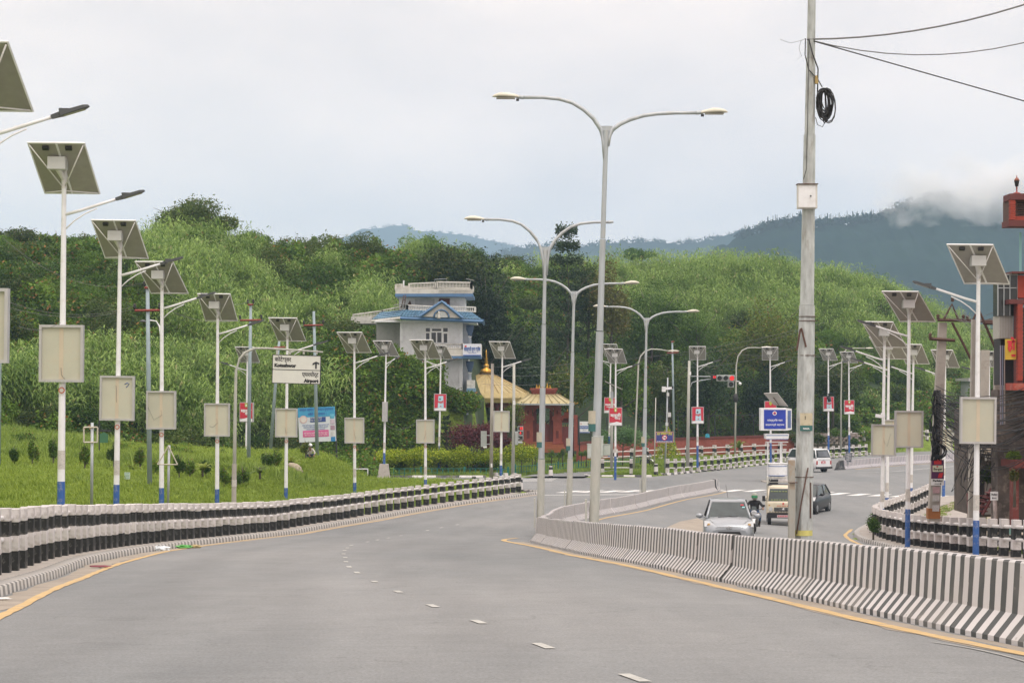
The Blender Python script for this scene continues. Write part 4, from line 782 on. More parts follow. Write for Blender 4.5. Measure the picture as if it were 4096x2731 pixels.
    m = MB(); m.box(q @ Vector((.42, 0, -.042)), (.40, .16, .008), rot=q.to_euler()); m.build('led_plate', lampgl, lh)
    if board == 'back': board_back(root, z_board, rz=boardrot, off=boff, wire=wire)
    elif board == 'edge':
        b = MB(); b.box((0, 0, 0), (.34, 1.0, 1.38)); b.build('advert_board', alu, root, (0, 0, z_board))
    elif board in ('np', 'en', 'sack'): ad_board(root, z_board, board, rz=boardrot)
    if number: m = MB(); m.cyl((0.01, -.085, z_board - .86), (0.01, -.1, z_board - .86), .075, .075, 12); nd = m.build('number_disc', stick, root); m = MB(); m.cyl((0.01, -.101, z_board - .86), (0.01, -.104, z_board - .86), .05, .05, 10); m.build('disc_centre', paper, nd)
    if peel: m = MB(); m.cyl((0, 0, 1.42), (0, 0, 1.86), .0885 + .001, .0885, 8, cap=False); m.build('pasted_notices', paper, root)
    return root
wrap = mat('striped_wrap', (.6, .6, .58), .8)
SL = solar_light
SL('nearest solar light on the left, mostly outside the frame', -62, -85, 191, 36, z_board=4.0, paz=.08, wire=None)
SL('tall solar light with a large blank board, first whole one on the left', 258, 243, 585, 47, z_board=4.13, paz=.05, wire=(0, -.33, .3, -.3), number=1)
SL('second whole solar light from the left, blue scrawl on its board', 482, 464, 888, 60, z_board=3.72, paz=.09, wire=(-.03, .38, .02, -.5), number=1)
SL('third solar light, in front of the blue-grey pole, torn white strip on its board', 648, 646, 1051, 70, z_board=3.85, paz=.2, wire=(0, 0, -.5, .2), number=1, peel=False)
SL('fourth solar light, left of the bent sign gantry', 871, 868, 1178, 81, z_board=3.93, paz=.07, wire=(0, .05, -.3, -.3), number=1, peel=False)
SL('fifth solar light, standing behind the airport sign', 1150, 1143, 1273, 93, z_board=4.15, paz=.19, wire=(-.05, -.2, .1, -.2), number=1, peel=False)
SL('sixth solar light, right of the blue health billboard', 1417, 1419, 1330, 105, z_board=3.87, paz=.26, wire=(-.02, .05, .1, -.5), number=1)
SL('seventh solar light, in front of the golden hedge middle', 1701, 1702, 1360, 113, z_board=3.85, paz=.26, wire=(.02, .05, -.1, -.5), number=1)
SL('eighth solar light, at the far end of the left railing by the signal pole', 2010, 2003, 1367, 127.6, z_board=3.93, paz=.26, wire=(0, -.05, .02, -.4), peel=True)
far = 'solar lights across the junction'
SL('far solar light whose red board is half hidden by the blue-grey pole', 990, 984, 1388, 137, arm=-1, board='np', paz=.15, z_board=4.55, boardrot=-.25, group=far, peel=False)
SL('solar light on a concrete foot with an edge-on grey box', 1545, 1536, 1364, 141, armaz=1.1, board='edge', paz=.32, z_board=4.03, group=far, base=True)
SL('solar light behind the little conifer with a cement-sack poster', 1764, 1756, 1382, 157, arm=-1, board='sack', paz=.34, z_board=4.55, boardrot=.25, group=far)
SL('solar light half hidden by the nearest double lamp, with a red board', 2444, 2436, 1377, 171, arm=-1, board='en', paz=.25, z_board=3.8, group=far)
SL('solar light right of the nearest double lamp, red board facing the road', 2463, 2461, 1396, 147, board='np', paz=.28, z_board=4.05, group=far)
SL('solar light beside the signal mast with a sack poster', 2790, 2790, 1386, 159, board='sack', paz=.10, z_board=3.55, boardrot=.15, group=far)
SL('solar light rising behind the lit blue kiosk', 3080, 3083, 1389, 165, board='en', paz=.12, z_board=3.9, group=far)
SL('far solar light right of the utility pole with black plastic tied to its poster', 3313, 3314, 1395, 182, board='sack', paz=.42, z_board=4.0, boardrot=.15, group=far)
SL('far solar light with a small red board near the stone wall', 3395, 3397, 1407, 190, board='np', paz=.42, z_board=3.75, boardrot=.1, group=far)
rg_ = 'solar lights on the right pavement'
SL('nearest solar light on the right, arm reaching left, blank board', 3915, 3903, 985, 57.5, arm=-1, z_board=4.0, paz=.55, group=rg_, wire=None)
SL('second solar light on the right, its board overlapping the third', 3637, 3630, 1169, 72.7, arm=-1, z_board=4.03, paz=.62, group=rg_, wire=None)
SL('third solar light on the right with the white security camera', 3539, 3527, 1289, 84.6, arm=-1, z_board=4.02, paz=.58, group=rg_, wire=(0, .1, .3, .2))
SL('fourth solar light on the right, close behind the one with the camera', 3556, 3547, 1350, 98.5, arm=-1, z_board=4.3, paz=.58, group=rg_, wire=None, boff=.25)
SL('fifth solar light on the right, behind the second one', 3655, 3643, 1378, 110, arm=-1, z_board=4.2, paz=.5, group=rg_, wire=None)
SL('sixth solar light on the right, behind the leaning concrete pole', 3782, 3774, 1400, 121, arm=-1, z_board=3.6, paz=.5, group=rg_, wire=None, boardrot=.5)
SL('farthest solar light on the right, among the concrete poles', 3957, 3955, 1406, 136, arm=-1, board='none', paz=.4, group=rg_)
# scrawl, plastic
m = MB(); m.tube([(.22, -.13, .42), (.30, -.13, .46), (.36, -.13, .44), (.31, -.13, .36), (.27, -.13, .33)], .012, 4)
sc2 = [o for o in bpy.data.objects if o.get('label', '').startswith('second whole')][0]; b_ = [c for c in sc2.children if c.name.startswith('advert')][0]; m.build('scrawl', inkblue, b_)
o = MB().tube([(0, 0, 0), (-.08, -.15, -.3), (.06, -.1, -.7)], [.12, .2, .14], 7).build('plastic_bag', blk, None, (XS(3316, 181.6), 181.6, ZS(1575, 181.6))); tag(o, 'black plastic bag tied round a far solar light pole', 'plastic bag')
# ---- twin-arm median lamps
def twin(label, xb, yb, xf, yf, d, left, right, headL=True, headR=True):
    base = P(xb, yb, d); zb = float(road_z(base.x, d)); fork = P(xf, yf, d); root = empty('double_arm_street_lamp', (base.x, d, zb), label, 'street lamp', 'double-arm lamps along the median')
    f = fork - root.location; m = MB(); H = f.z
    pts = [(0, .145), (.27, .135), (.272, .120), (.52, .110), (.522, .095), (.74, .085), (.742, .072), (.93, .068), (1.0, .085)]
    for (a, ra), (b, rb) in zip(pts[:-1], pts[1:]):
        if b - a > .005: m.cyl(f * a, f * b, ra, rb, 8)
    m.build('pole', galv, root)
    g_ = MB(); g_.prism([(-.05, -.35), (.05, -.35), (.17, .12), (-.17, .12)], .02); g_.build('gusset', galv, root, f)
    for nm, e_, s, hd in (('l', left, -1, headL), ('r', right, 1, headR)):
        ev = P(e_[0], e_[1], d) - root.location; dx = abs(ev.x - f.x); dz = ev.z - f.z
        pt = [f + Vector((s * dx * u, 0, dz * w)) for u, w in ((0.012, -.9), (.03, -.35), (.07, .05), (.15, .36), (.26, .62), (.40, .84), (.55, .95), (.75, 1.0), (1, 1.0))]
        m = MB(); m.tube(pt, [.062, .06, .058, .056, .054, .052, .05, .048, .046], 8); am = m.build('lamp_arm', galv, root)
        c = MB(); c.cyl(ev - Vector((s * .06, 0, 0)), ev + Vector((s * .12, 0, 0.02)), .06, .05, 8); c.build('arm_socket', galv, am)
        if hd:
            rings = []; 
            for u, w_, hh, zc_ in ((0, .06, .05, 0), (.12, .11, .075, .01), (.32, .15, .105, .015), (.52, .15, .095, .01), (.66, .10, .06, -.01), (.72, .03, .02, -.02)):
                rings.append([ev + Vector((s * (u + .06), math.cos(a) * w_, zc_ + (math.sin(a) * hh if math.sin(a) > 0 else math.sin(a) * hh * .35) + u * .05)) for a in [i * math.pi / 5 for i in range(10)]])
            m = MB(); m.loft(rings); h = m.build('lamp_head', lampc, root); q = MB(); q.box(ev + Vector((s * .42, 0, -.025)), (.5, .2, .03)); q.build('lamp_lens', lampgl, h); q = MB(); q.box(ev + Vector((s * .1, 0, -.07)), (.08, .05, .06)); q.build('lamp_latch', darkm, h)
    m = MB(); m.cyl((0, 0, -.2), f * .269, .149, .139, 8); m.build('pole_sleeve', galvold, root)
    m = MB(); m.box((-.19, -.05, .85), (.05, .16, 1.05)); m.build('cable_cover', galvold, root)
    m = MB(); z_ = 3.2; m.cyl((0, 0, z_), (0, 0, z_ + .55), .134, .131, 8, cap=False); p_ = m.build('torn_poster', mat('torn_poster_cream', (.50, .46, .36), .9, var=.15, dirt=(.1, .18, .17), dirt_s=3, dirt_a=.8), root); m = MB(); m.cyl((0, 0, z_), (0, 0, z_ + .2), .135, .134, 8, cap=False); m.build('poster_band', mat('teal_print', (.05, .15, .14), .8, var=.1), p_)
    return root
twin('nearest double-arm lamp, the tallest, both heads in place', 2372, 2090, 2425, 522, 54, (2085, 390), (2795, 452))
twin('double-arm lamp at the barrier nose with its right head missing', 2160, 2075, 2181, 1001, 72, (1943, 878), (2440, 889), True, False)
twin('third double-arm lamp, between the two taller ones', 2275, 2035, 2296, 1175, 92, (2108, 1118), (2490, 1134))
twin('fourth and farthest double-arm lamp, behind the back barrier', 2574, 1980, 2586, 1280, 112, (2428, 1227), (2742, 1247))
# ---- old concrete/steel utility pole in the median
d = 31.0; b0 = P(3210, 2150, d); zb = float(road_z(b0.x, d)); root = empty('utility_pole', (b0.x, d, zb), 'tall weathered utility pole in the median with a meter box and coiled cable', 'utility pole')
tp = P(3247, 0, d) - root.location; k = 1.12; m = MB()
segs = [(0, .128), (.36, .120), (.48, .108), (.4805, .098), (.77, .082), (.7705, .072), (.90, .064), (.9005, .058), (k, .052)]
for (a, ra), (b, rb) in zip(segs[:-1], segs[1:]):
    if b - a > .002: m.cyl(tp * a, tp * b, ra * 1.14, rb * 1.14, 8, smooth=False)
m.build('pole', mat('blotchy_galvanised_pole', (.44, .46, .45), .75, .05, var=.28, vs=5, dirt=(.22, .19, .15), dirt_s=3.2, dirt_a=.7, stretch=(2.5, 2.5, .7), bump=.15), root)
def up(x, y, dy=0.0): return P(x, y, d + dy) - root.location
bx = MB(); bx.box(up(3228, 786, -.12), (.30, .16, .38)); q = bx.build('meter_box', mat('box_cream', (.62, .60, .56), .6, var=.08, dirt=(.3, .2, .12), dirt_s=5, dirt_a=.4), root); bevel(q, .008)
m = MB(); m.box(up(3228, 786, -.205), (.26, .012, .33)); dr = m.build('box_door', white, q); m = MB(); m.cyl(up(3243, 784, -.21), up(3243, 784, -.23), .012, .012, 8); m.build('lock', darkm, dr); m = MB(); m.box(up(3228, 738, -.13), (.32, .2, .012)); m.build('box_lid', rust, q)
m = MB(); m.tube([up(3187, 1402, -.14), up(3201, 1318, -.13), up(3205, 1312, -.13), up(3224, 1388, -.14)], .016, 5, False); m.build('angle_bracket', rust, root)
for y in (1265, 1282, 1420, 1905): m = MB(); m.cyl(up(3225 - (y - 1500) * .02, y), up(3225 - (y - 1500) * .02, y + 3), .137 if y < 1500 else .147, .137 if y < 1500 else .147, 10); m.build('wire_binding', rust, root)
m = MB(); m.box(up(3225, 1680, -.15), (.19, .01, .22)); pq_ = m.build('old_poster', mat('stained_poster', (.52, .46, .33), .9, var=.15, vs=6, dirt=(.2, .13, .07), dirt_s=8, dirt_a=.7), root)
m = MB(); m.box(up(3225, 1712, -.157), (.192, .006, .085)); m.build('poster_band', mat('teal_print', (.02, .13, .12), .8), pq_); text_mesh('NASA', .038, inkw, pq_, up(3225, 1717, -.163), bold=.001); text_mesh('!', .07, inkb, pq_, up(3221, 1676, -.158), bold=.002)
m = MB(); m.box(up(3166, 2010, -.12), (.09, .15, 1.32)); m.build('cable_channel', mat('channel_grey', (.36, .35, .31), .7, .2, var=.15, dirt=(.30, .16, .06), dirt_s=3, dirt_a=.6), root)
m = MB(); m.box(up(3172, 1929, -.16), (.13, .14, .01)); m.build('channel_lid', rust, root)
m = MB(); m.tube([up(3186, 2135, -.18), up(3206, 2005, -.17), up(3232, 1870, -.16)], .012, 5); m.build('steel_rod', rust, root)
m = MB(); m.box(up(3242, 2000, -.10), (.02, .04, .55)); m.build('side_strap', rust, root)
m = MB(); m.cyl(up(3212, 2118, 0), up(3212, 2140, 0), .149, .15, 8, cap=False); m.build('paint_splash', mat('yellow_splash', (.55, .50, .16), .8, var=.3, vs=8), root)
m = MB(); m.box(up(3266, 320, -.06), (.045, .06, .125)); m.build('junction_block', mat('ochre_block', (.40, .29, .12), .8, var=.2), root)
m = MB()
for i in range(26):
    rr_ = random.Random(i); cx = 3294 + rr_.uniform(-6, 14); w = rr_.uniform(5, 32); h0 = 352 + rr_.uniform(0, 12); h1 = 478 - rr_.uniform(0, 35) + (i % 4) * 6
    cyv = (h0 + h1) / 2; hh = (h1 - h0) / 2; pts = [up(cx + math.sin(a) * w + 10 * (1 - math.cos(a)) * (i % 3) * .2, cyv - math.cos(a) * hh, -.05 + rr_.uniform(-.05, .05)) for a in [j * math.pi / 7 for j in range(15)]]; m.tube(pts, .009, 5)
m.tube([up(3262, 470, -.05), up(3270, 500, -.05), up(3290, 508, -.05), up(3302, 485, -.05)], .006, 5); m.build('cable_coil', cable, root)
m = MB(); m.tube([up(3222, 155, -.08), up(3220, 220, -.09), up(3235, 280, -.09), up(3272, 320, -.08), up(3289, 350, -.07)], .009, 5); m.tube([up(3236, 160, -.08), up(3250, 215, -.09), up(3272, 275, -.09), up(3270, 370, -.07)], .011, 5); m.tube([up(3236, 160, -.09), up(3230, 500, -.10), up(3225, 680, -.10), up(3214, 718, -.11)], .005, 4); m.build('drop_cable', cable, root)
m = MB(); m.tube([up(3222, 155, -.05), up(3205, 163, 0), up(3160, 173, 0), up(3120, 158, 0)], .003, 4); m.tube([up(3205, 160, 0), up(3196, 195, 0), up(3206, 225, 0), up(3190, 238, 0)], .003, 4); m.build('frayed_wire', cableg, root)
def wire(label, a, b, sag, r=.006, mt=cable, n=18, nm='overhead_cable', group=None, cat='cable'):
    a = Vector(a); b = Vector(b); m = MB(); m.tube([a.lerp(b, i / n) - Vector((0, 0, 4 * sag * (i / n) * (1 - i / n))) for i in range(n + 1)], r, 5)
    return tag(m.build(nm, mt), label, cat, group)
A_ = P(3228, 158, d - .05)
wire('uppermost thick cable running from the utility pole to the top right corner', A_, P(5145, -515, 31), .65, .014, cableg); wire('middle thin cable sagging from the utility pole to the right edge', A_, P(5145, -406, 31), 1.05, .009, cableg); wire('lowest straight black cable running down right from the utility pole', A_, P(5145, 703, 31), .0, .010, cable)
# ---- concrete barrier blocks
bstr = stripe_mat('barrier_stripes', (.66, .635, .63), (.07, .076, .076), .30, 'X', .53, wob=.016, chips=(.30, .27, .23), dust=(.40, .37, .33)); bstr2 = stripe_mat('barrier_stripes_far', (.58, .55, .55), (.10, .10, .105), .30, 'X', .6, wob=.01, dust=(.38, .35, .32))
def barrier_row(pts, blen, label, group, m, hgt=.79, start=0, wtop=.15, alts=None, cut=None):
    W = walk(pts, blen); n = 0
    for i in range(len(W) - 1):
        a = W[i][0]; b = W[i + 1][0]; t = (b - a); ln = t.length - .012; rz = math.atan2(t.y, t.x); c = (a + b) / 2; nrm = Vector((-t.y, t.x)).normalized()
        za = float(road_z(a.x, a.y)); zb = float(road_z(b.x, b.y)); hl = ln / 2; rr_ = random.Random(i * 7 + len(group)); jit = rr_.uniform(-.015, .015)
        prof_ = [(.29, -.03), (.29, .06), (.105, .28), (.075, hgt - .02), (.06, hgt), (-.06, hgt), (-.075, hgt - .02), (-.105, .28), (-.29, .06), (-.29, -.03)]
        rings = [[Vector((x_, y_, z_ + (zb - za) * x_ / ln)) for y_, z_ in prof_] for x_ in (-hl, -hl * .5, 0, hl * .5, hl)]
        mb = MB(); mb.loft(rings, False); mb_lab = label % ORD[min(i, 22)]
        o = mb.build('concrete_barrier', m); o.location = (c.x + nrm.x * (.26 + jit), c.y + nrm.y * (.26 + jit), (za + zb) / 2 + rr_.uniform(-.012, .012)); o.rotation_euler = (0, rr_.uniform(-.004, .004), rz + rr_.uniform(-.006, .006)); tag(o, mb_lab, 'barrier', group)
    return (W[0][0], W[-1][0], math.atan2(W[-1][1].y, W[-1][1].x))
near_line = [(6.9, 9), (6.3, 12), (4.79, 18.7), (3.87, 28.5), (3.38, 36), (2.46, 43.5), (1.85, 49), (1.15, 57), (.62, 63), (.55, 65.0), (.85, 66.6)][::-1]
barrier_row(near_line, 3.3, '%s striped concrete barrier block of the near row, counted from its left nose', 'near barrier row', bstr)
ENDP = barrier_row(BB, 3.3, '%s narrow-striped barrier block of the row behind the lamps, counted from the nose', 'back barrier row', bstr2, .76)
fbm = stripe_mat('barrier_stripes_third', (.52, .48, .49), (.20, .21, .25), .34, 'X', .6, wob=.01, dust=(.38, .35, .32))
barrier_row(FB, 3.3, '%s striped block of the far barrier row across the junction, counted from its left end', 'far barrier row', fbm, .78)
def wedge(label, c, rz, m, s=1):
    rings = [[Vector((x_ * s, y_ * w_, z_ * h_)) for y_, z_ in ((.28, 0), (.13, .4), (.09, 1), (-.09, 1), (-.13, .4), (-.28, 0))] for x_, w_, h_ in ((0, 1, .80), (.5, 1, .80), (.95, .95, .74 if s == 1 else .6), (1.25, .8, .66 if s == 1 else .12))]
    mb = MB(); mb.loft(rings, False); o = mb.build('barrier_end_piece', m); o.location = c; o.rotation_euler = (0, 0, rz); tag(o, label, 'barrier')
endm = mat('black_end_paint', (.035, .037, .04), .8, var=.2, dirt=(.36, .34, .3), dirt_s=3, dirt_a=.4)
wedge('black and white banded end piece of the barrier row behind the lamps', (ENDP[1][0] - .22, ENDP[1][1] + .04, float(road_z(*ENDP[1]))), ENDP[2], stripe_mat('end_stripes', (.05, .052, .055), (.62, .6, .6), .42, 'X', .5, wob=.02))
wedge('black sloping end piece of the far barrier row with a sign behind it', (28.45, 172.0, float(road_z(28.3, 172))), math.atan2(-5, -2.9), endm, 1.3)
# ---- black-and-white post railings
def post_mesh(h, w, bands, top=whitec):
    mb = MB(); z = 0
    for a, b, mi in bands:
        mb.mat(mi); k = .006 if mi == 0 else 0; mb.box((0, 0, (a + b) / 2 * h), (w + k, w + k, (b - a) * h))
    return mb
whitepost = mat('white_post_paint', (.58, .55, .54), .85, var=.10, dirt=(.24, .21, .18), dirt_s=5, dirt_a=.6, bump=.3, bs=10, rnd=.10)
blackpost = mat('black_post_paint', (.016, .017, .017), .75, var=.3, dirt=(.45, .42, .38), dirt_s=3.5, dirt_a=.5, bump=.2, bs=10, rnd=.3)
def railing(label, pts, step, h=1.1, w=.22, rail_z=(.80, .42), zf=G, first='w', rr=.042, lift=0.0, group=None, depthw=None, bands=None, seed=1, endgap=False, rail_r=None, cat='railing', vstep=None):
    W = walk(pts, step)
    if callable(vstep):
        W1 = walk(pts, .1); W = [W1[0]]; acc = 0
        for q in W1[1:]:
            acc += .1
            if acc >= vstep(q[0].y) - .001: W.append(q); acc = 0
    r0 = W[0][0]; root = empty('concrete_railing', (r0.x, r0.y, 0), label, cat, group); rnd = random.Random(seed)
    bands = bands or [(-.10, .27, 1), (.27, .53, 0), (.53, .76, 1), (.76, 1.0, 0)]
    variants = []
    for v in range(4):
        j = [rnd.uniform(-.015, .015) for _ in range(3)]; mb = MB(); b_ = [(bands[0][0], bands[0][1] + j[0], bands[0][2]), (bands[1][0] + j[0], bands[1][1] + j[1], bands[1][2]), (bands[2][0] + j[1], bands[2][1] + j[2], bands[2][2]), (bands[3][0] + j[2], bands[3][1], bands[3][2])]
        for a, b, mi in b_: mb.mat(mi); mb.box((0, 0, (a + b) / 2 * h), (w, depthw or w, (b - a) * h))
        variants.append(mb.mesh('post', [whitepost, blackpost]))
    base = []
    for i, (p, t) in enumerate(W):
        z = float(zf(np.array([p.x]), np.array([p.y]))[0]) + lift; o = bpy.data.objects.new('post', variants[i % 4]); COL.objects.link(o); o.parent = root; o.location = (p.x - r0.x, p.y - r0.y, z + rnd.uniform(-.012, .012)); o.rotation_euler = (rnd.uniform(-.02, .02), rnd.uniform(-.02, .02), math.atan2(t.y, t.x) + rnd.uniform(-.06, .06)); bevel(o, .006); base.append(Vector((p.x - r0.x, p.y - r0.y, z)))
    for i in range(len(base) - 1):
        for f in rail_z:
            a = base[i] + Vector((0, 0, h * f)); b = base[i + 1] + Vector((0, 0, h * f)); m = MB(); m.cyl(a, b, rr, rr, 7); m.build('rail', railm, root)
    return root
rz_l = lambda X, d: road_z(X, d) + .135
LFw = LF; railing('long curved black and white concrete railing along the left kerb', LFw, 1.2, 1.1, .26, (.85, .51), rz_l, bands=[(-.05, .32, 1), (.32, .56, 0), (.56, .80, 1), (.80, 1.0, 0)], rr=.046, vstep=lambda d: float(np.interp(d, [34, 45, 51, 58, 70, 90, 100], [1.2, 1.0, .8, .9, 1.1, 1.35, 1.5])))
railing('short stub of railing at the far end behind the left kerb', [(.2, 126.3), (-1.6, 129.0)], 1.1, 1.1, .235, (.82, .52), rz_l, rr=.05)
railing('black and white concrete railing curving round the right pavement', RF[:-1], 1.2, 1.14, .25, (.80, .46), lambda X, d: road_z(X, d) + .16, bands=[(-.05, .22, 1), (.22, .48, 0), (.48, .76, 1), (.76, 1.0, 0)], rr=.055, seed=5)
railing('two-post stub of railing past the Parking sign', [(26.6, 118.5), (27.4, 119.6)], .7, 1.1, .24, (.8, .5), lambda X, d: road_z(X, d) + .16, seed=6)
fb_ = [(-.05, .10, 1), (.10, .42, 0), (.42, .72, 1), (.72, 1.0, 0)]
def pg(x, y, d): return (XS(x, d), d)
railing('short white-railed fence with three posts on the traffic island', [pg(2411, 0, 155), pg(2592, 0, 154.6)], 2.2, 1.25, .24, (.83, .45), G, bands=fb_, rr=.04, seed=7)
F2 = [(12.3, 158.3), (16.3, 167.2), (22.3, 181.5), (31, 199.5), (38, 211.5)]
railing('long black and white post fence following the far kerb', F2, 1.86, 1.28, .24, (.80, .42), G, bands=fb_, rr=.045, seed=8)
F3 = [pg(2390, 0, 184), pg(2530, 0, 188), pg(2790, 0, 198), pg(3150, 0, 212), pg(3450, 0, 222), pg(3720, 0, 232), pg(4100, 0, 243)]
railing('second post fence behind the far one, in front of the red wall', F3, 2.6, 1.25, .32, (.80, .42), G, bands=fb_, rr=.05, seed=9)
def bollard(label, x, d, h, group=None):
    root = empty('bollard', (XS(x, d), d, g(XS(x, d), d)), label, 'bollard', group); m = MB(); r_ = .155
    for a, b, mt, nm in ((-.1, .25, blackc, 'black_band'), (.25, .72, whitec, 'white_band'), (.72, .94, blackc, 'black_band'), (.94, 1.0, whitec, 'cap')):
        m = MB(); m.cyl((0, 0, a * h), (0, 0, b * h), r_ * (1.2 - .3 * a), r_ * (1.2 - .3 * b), 8); m.build(nm, mt, root)
    return root
bollard('striped bollard at the mouth of the side road', 2203, 151.5, .95); bollard('striped bollard left of the far kerb start', 2624, 156.5, .82); bollard('dark-topped bollard at the far tip of the left railing', 1896, 131.5, .95); bollard('low striped bollard ending the left railing', 2082, 127.2, .95)
# ================================================================== SIGNS, SIGNALS, POLES
def root_at(name, x, yb, d, label, cat, group=None, rz=0): return empty(name, P(x, yb, d), label, cat, group, rz)
def L_(root, x, y, d=None):                       # photo point -> coordinates local to an unrotated root
    d = root.location.y if d is None else d; return P(x, y, d) - root.location
def pole_m(root, pts, rads, m, name='pole', n=8): b = MB(); b.tube(pts, rads, n); return b.build(name, m, root)
# direction sign on a bent gantry
r = root_at('direction_sign', 935, 2075, 75, 'white airport direction sign hanging from a bent grey pole', 'road sign')
pole_m(r, [L_(r, 935, 2080), L_(r, 940, 1680), L_(r, 944, 1480), L_(r, 958, 1435), L_(r, 985, 1407), L_(r, 1020, 1393), L_(r, 1070, 1393), L_(r, 1180, 1400), L_(r, 1292, 1408)], [.075, .065, .05, .048, .046, .044, .04, .036, .03], galvold)
m = MB(); m.cyl(L_(r, 935, 2080), L_(r, 937, 1855), .095, .09, 8); m.build('pole_sleeve', conc, r)
m = MB(); m.cyl(L_(r, 936.5, 1945), L_(r, 937, 1918), .098, .096, 8, cap=False); m.build('pasted_notice', paper, r)
cx = L_(r, 1186, 1477); bw, bh = 192 / F * 75, 113 / F * 75
m = MB(); m.box((0, 0, 0), (bw, .05, bh)); sb = m.build('sign_board', mat('sign_white', (.66, .66, .60), .5, var=.04), r, cx); sb.rotation_euler = (0, R(1.6), 0)
m = MB(); 
for sx in (-1, 1): m.box((sx * (bw / 2), -.004, 0), (.022, .06, bh + .03))
for z in (-bh / 2, bh / 2, -.02): m.box((0, -.004, z), (bw - .022, .06, .022))
m.build('black_border', inkb, sb)
text_mesh('कोटेश्वर', .21, inkb, sb, (-.82, -.03, .29), align='LEFT', bold=.004, width=.62); text_mesh('Koteshwor', .17, inkb, sb, (-.83, -.03, .08), align='LEFT', bold=.012, width=.82)
text_mesh('एयरपोर्ट', .21, inkb, sb, (.83, -.03, -.25), align='RIGHT', bold=.004, width=.62); text_mesh('Airport', .17, inkb, sb, (.83, -.03, -.47), align='RIGHT', bold=.012, width=.56)
m = MB(); m.box((.73, -.03, .15), (.06, .008, .22)); m.prism([(.60, .17), (.60, .24), (.73, .31), (.85, .26), (.85, .20), (.73, .25)], .008, Matrix.Translation((0, -.035, 0))); m.build('arrow', inkb, sb)
for x in (1108, 1160, 1215, 1267): m = MB(); m.box(L_(r, x, 1408), (.07, .03, .16)); m.build('hanger', galvold, r)
# utility poles with red cross-arms
def ins_pole(label, xt, yt, xb, yb, d, arms, mt=bluegal, r0=.11, knobs=True, red_=None):
    r = root_at('power_pole', xb, yb, d, label, 'power pole'); pole_m(r, [L_(r, xb, yb + 40), L_(r, xb + (xt - xb) * .6, yb + (yt - yb) * .6), L_(r, xt, yt)], [r0, r0 * .85, r0 * .68], mt)
    rm = red_ or mat('red_oxide_steel', (.24, .045, .035), .7, var=.15)
    for y, x0, x1 in arms:
        m = MB(); a = L_(r, x0, y + 1.5); b = L_(r, x1, y); m.tube([a + Vector((0, -.1, 0)), b + Vector((0, -.1, 0))], .05, 4, False); am = m.build('cross_arm', rm, r)
        for q in ((a, b) if knobs else ()): k = MB(); k.lathe(q + Vector((0, -.1, .05)), [(.03, 0), (.05, .04), (.07, .08), (.04, .12), (.07, .17), (.03, .24)], 8); k.build('insulator', blk, am)
    return r
ins_pole('blue-grey pole with red cross-arm behind the third solar light', 590, 1142, 600, 2010, 84, [(1241, 540, 640), (1150, 580, 602)])
ins_pole('blue-grey pole with red cross-arm standing before the small red board', 1003, 1214, 993, 1895, 108, [(1280, 961, 1046), (1218, 992, 1014)])
ins_pole('blue-grey pole with black insulators behind the airport sign', 1255, 1245, 1270, 1830, 116, [(1300, 1216, 1293)])
ins_pole('leaning blue-grey pole behind the airport sign', 1118, 1350, 1080, 1785, 128, [(1388, 1096, 1142)], knobs=False)
ins_pole('blue-grey pole with red cross-arm behind the fourth double lamp', 2689, 1364, 2696, 1760, 178, [(1410, 2667, 2714), (1366, 2684, 2696)], knobs=False)
ins_pole('rusty-armed thin pole left of the conifer with a bare white rail', 1, 1205, -8, 1900, 88, [(1208, -40, 17)])
for a, b, c_, d_, s, lb in ((17, 1200, 545, 1222, .5, 'thin wire crossing the hillside to the first red cross-arm'), (-200, 1130, 540, 1236, .8, 'second thin wire crossing the hillside at the left'), (10, 950, 590, 1128, .9, 'upper thin wire in front of the left hillside'), (645, 1225, 965, 1275, .4, 'wire between the first two red cross-arms'), (1045, 1275, 1216, 1297, .3, 'wire from the second cross-arm to the black insulators'), (604, 1145, 1003, 1205, .5, 'top wire between the blue-grey poles')):
    wire(lb, P(a, b, 86), P(c_, d_, 84 if c_ < 700 else 108), s, .008, cableg, nm='thin_wire')
wire('thin wire from the first light to its board edge', P(75, 1305, 46), P(243, 1290, 46.6), .12, .006, cableg, nm='thin_wire')
for y0, y1, lb in ((1462, 1455, 'upper black wire between the signal poles'), (1495, 1487, 'middle black wire behind the gold pavilion'), (1535, 1520, 'lower black wire before the gold pavilion')):
    wire(lb, P(1930, y0, 165), P(2300, y1 - 5, 175), .3, .012, cableg, nm='thin_wire')
wire('dangling wire from the seventh light to the concrete foot light', P(1545, 1700, 140), P(1702, 1648, 113), .6, .010, cableg, nm='thin_wire')
for i, (a, b, c_, d_) in enumerate(((2350, 1450, 3300, 1290), (2700, 1420, 3260, 1300), (2760, 1435, 2905, 1500), (2940, 1415, 3640, 1390), (3250, 1500, 3500, 1440), (2700, 1470, 3200, 1380))): wire(['long thin wire rising from the island to the utility pole', 'thin wire above the signal mast', 'stay wire from the signal pole to the signal heads', 'thin wire right of the bent lamp', 'faint wire behind the far solar lights', 'faint wire over the dark trees'][i], P(a, b, 165), P(c_, d_, 160), .5, .011, cableg, nm='thin_wire')
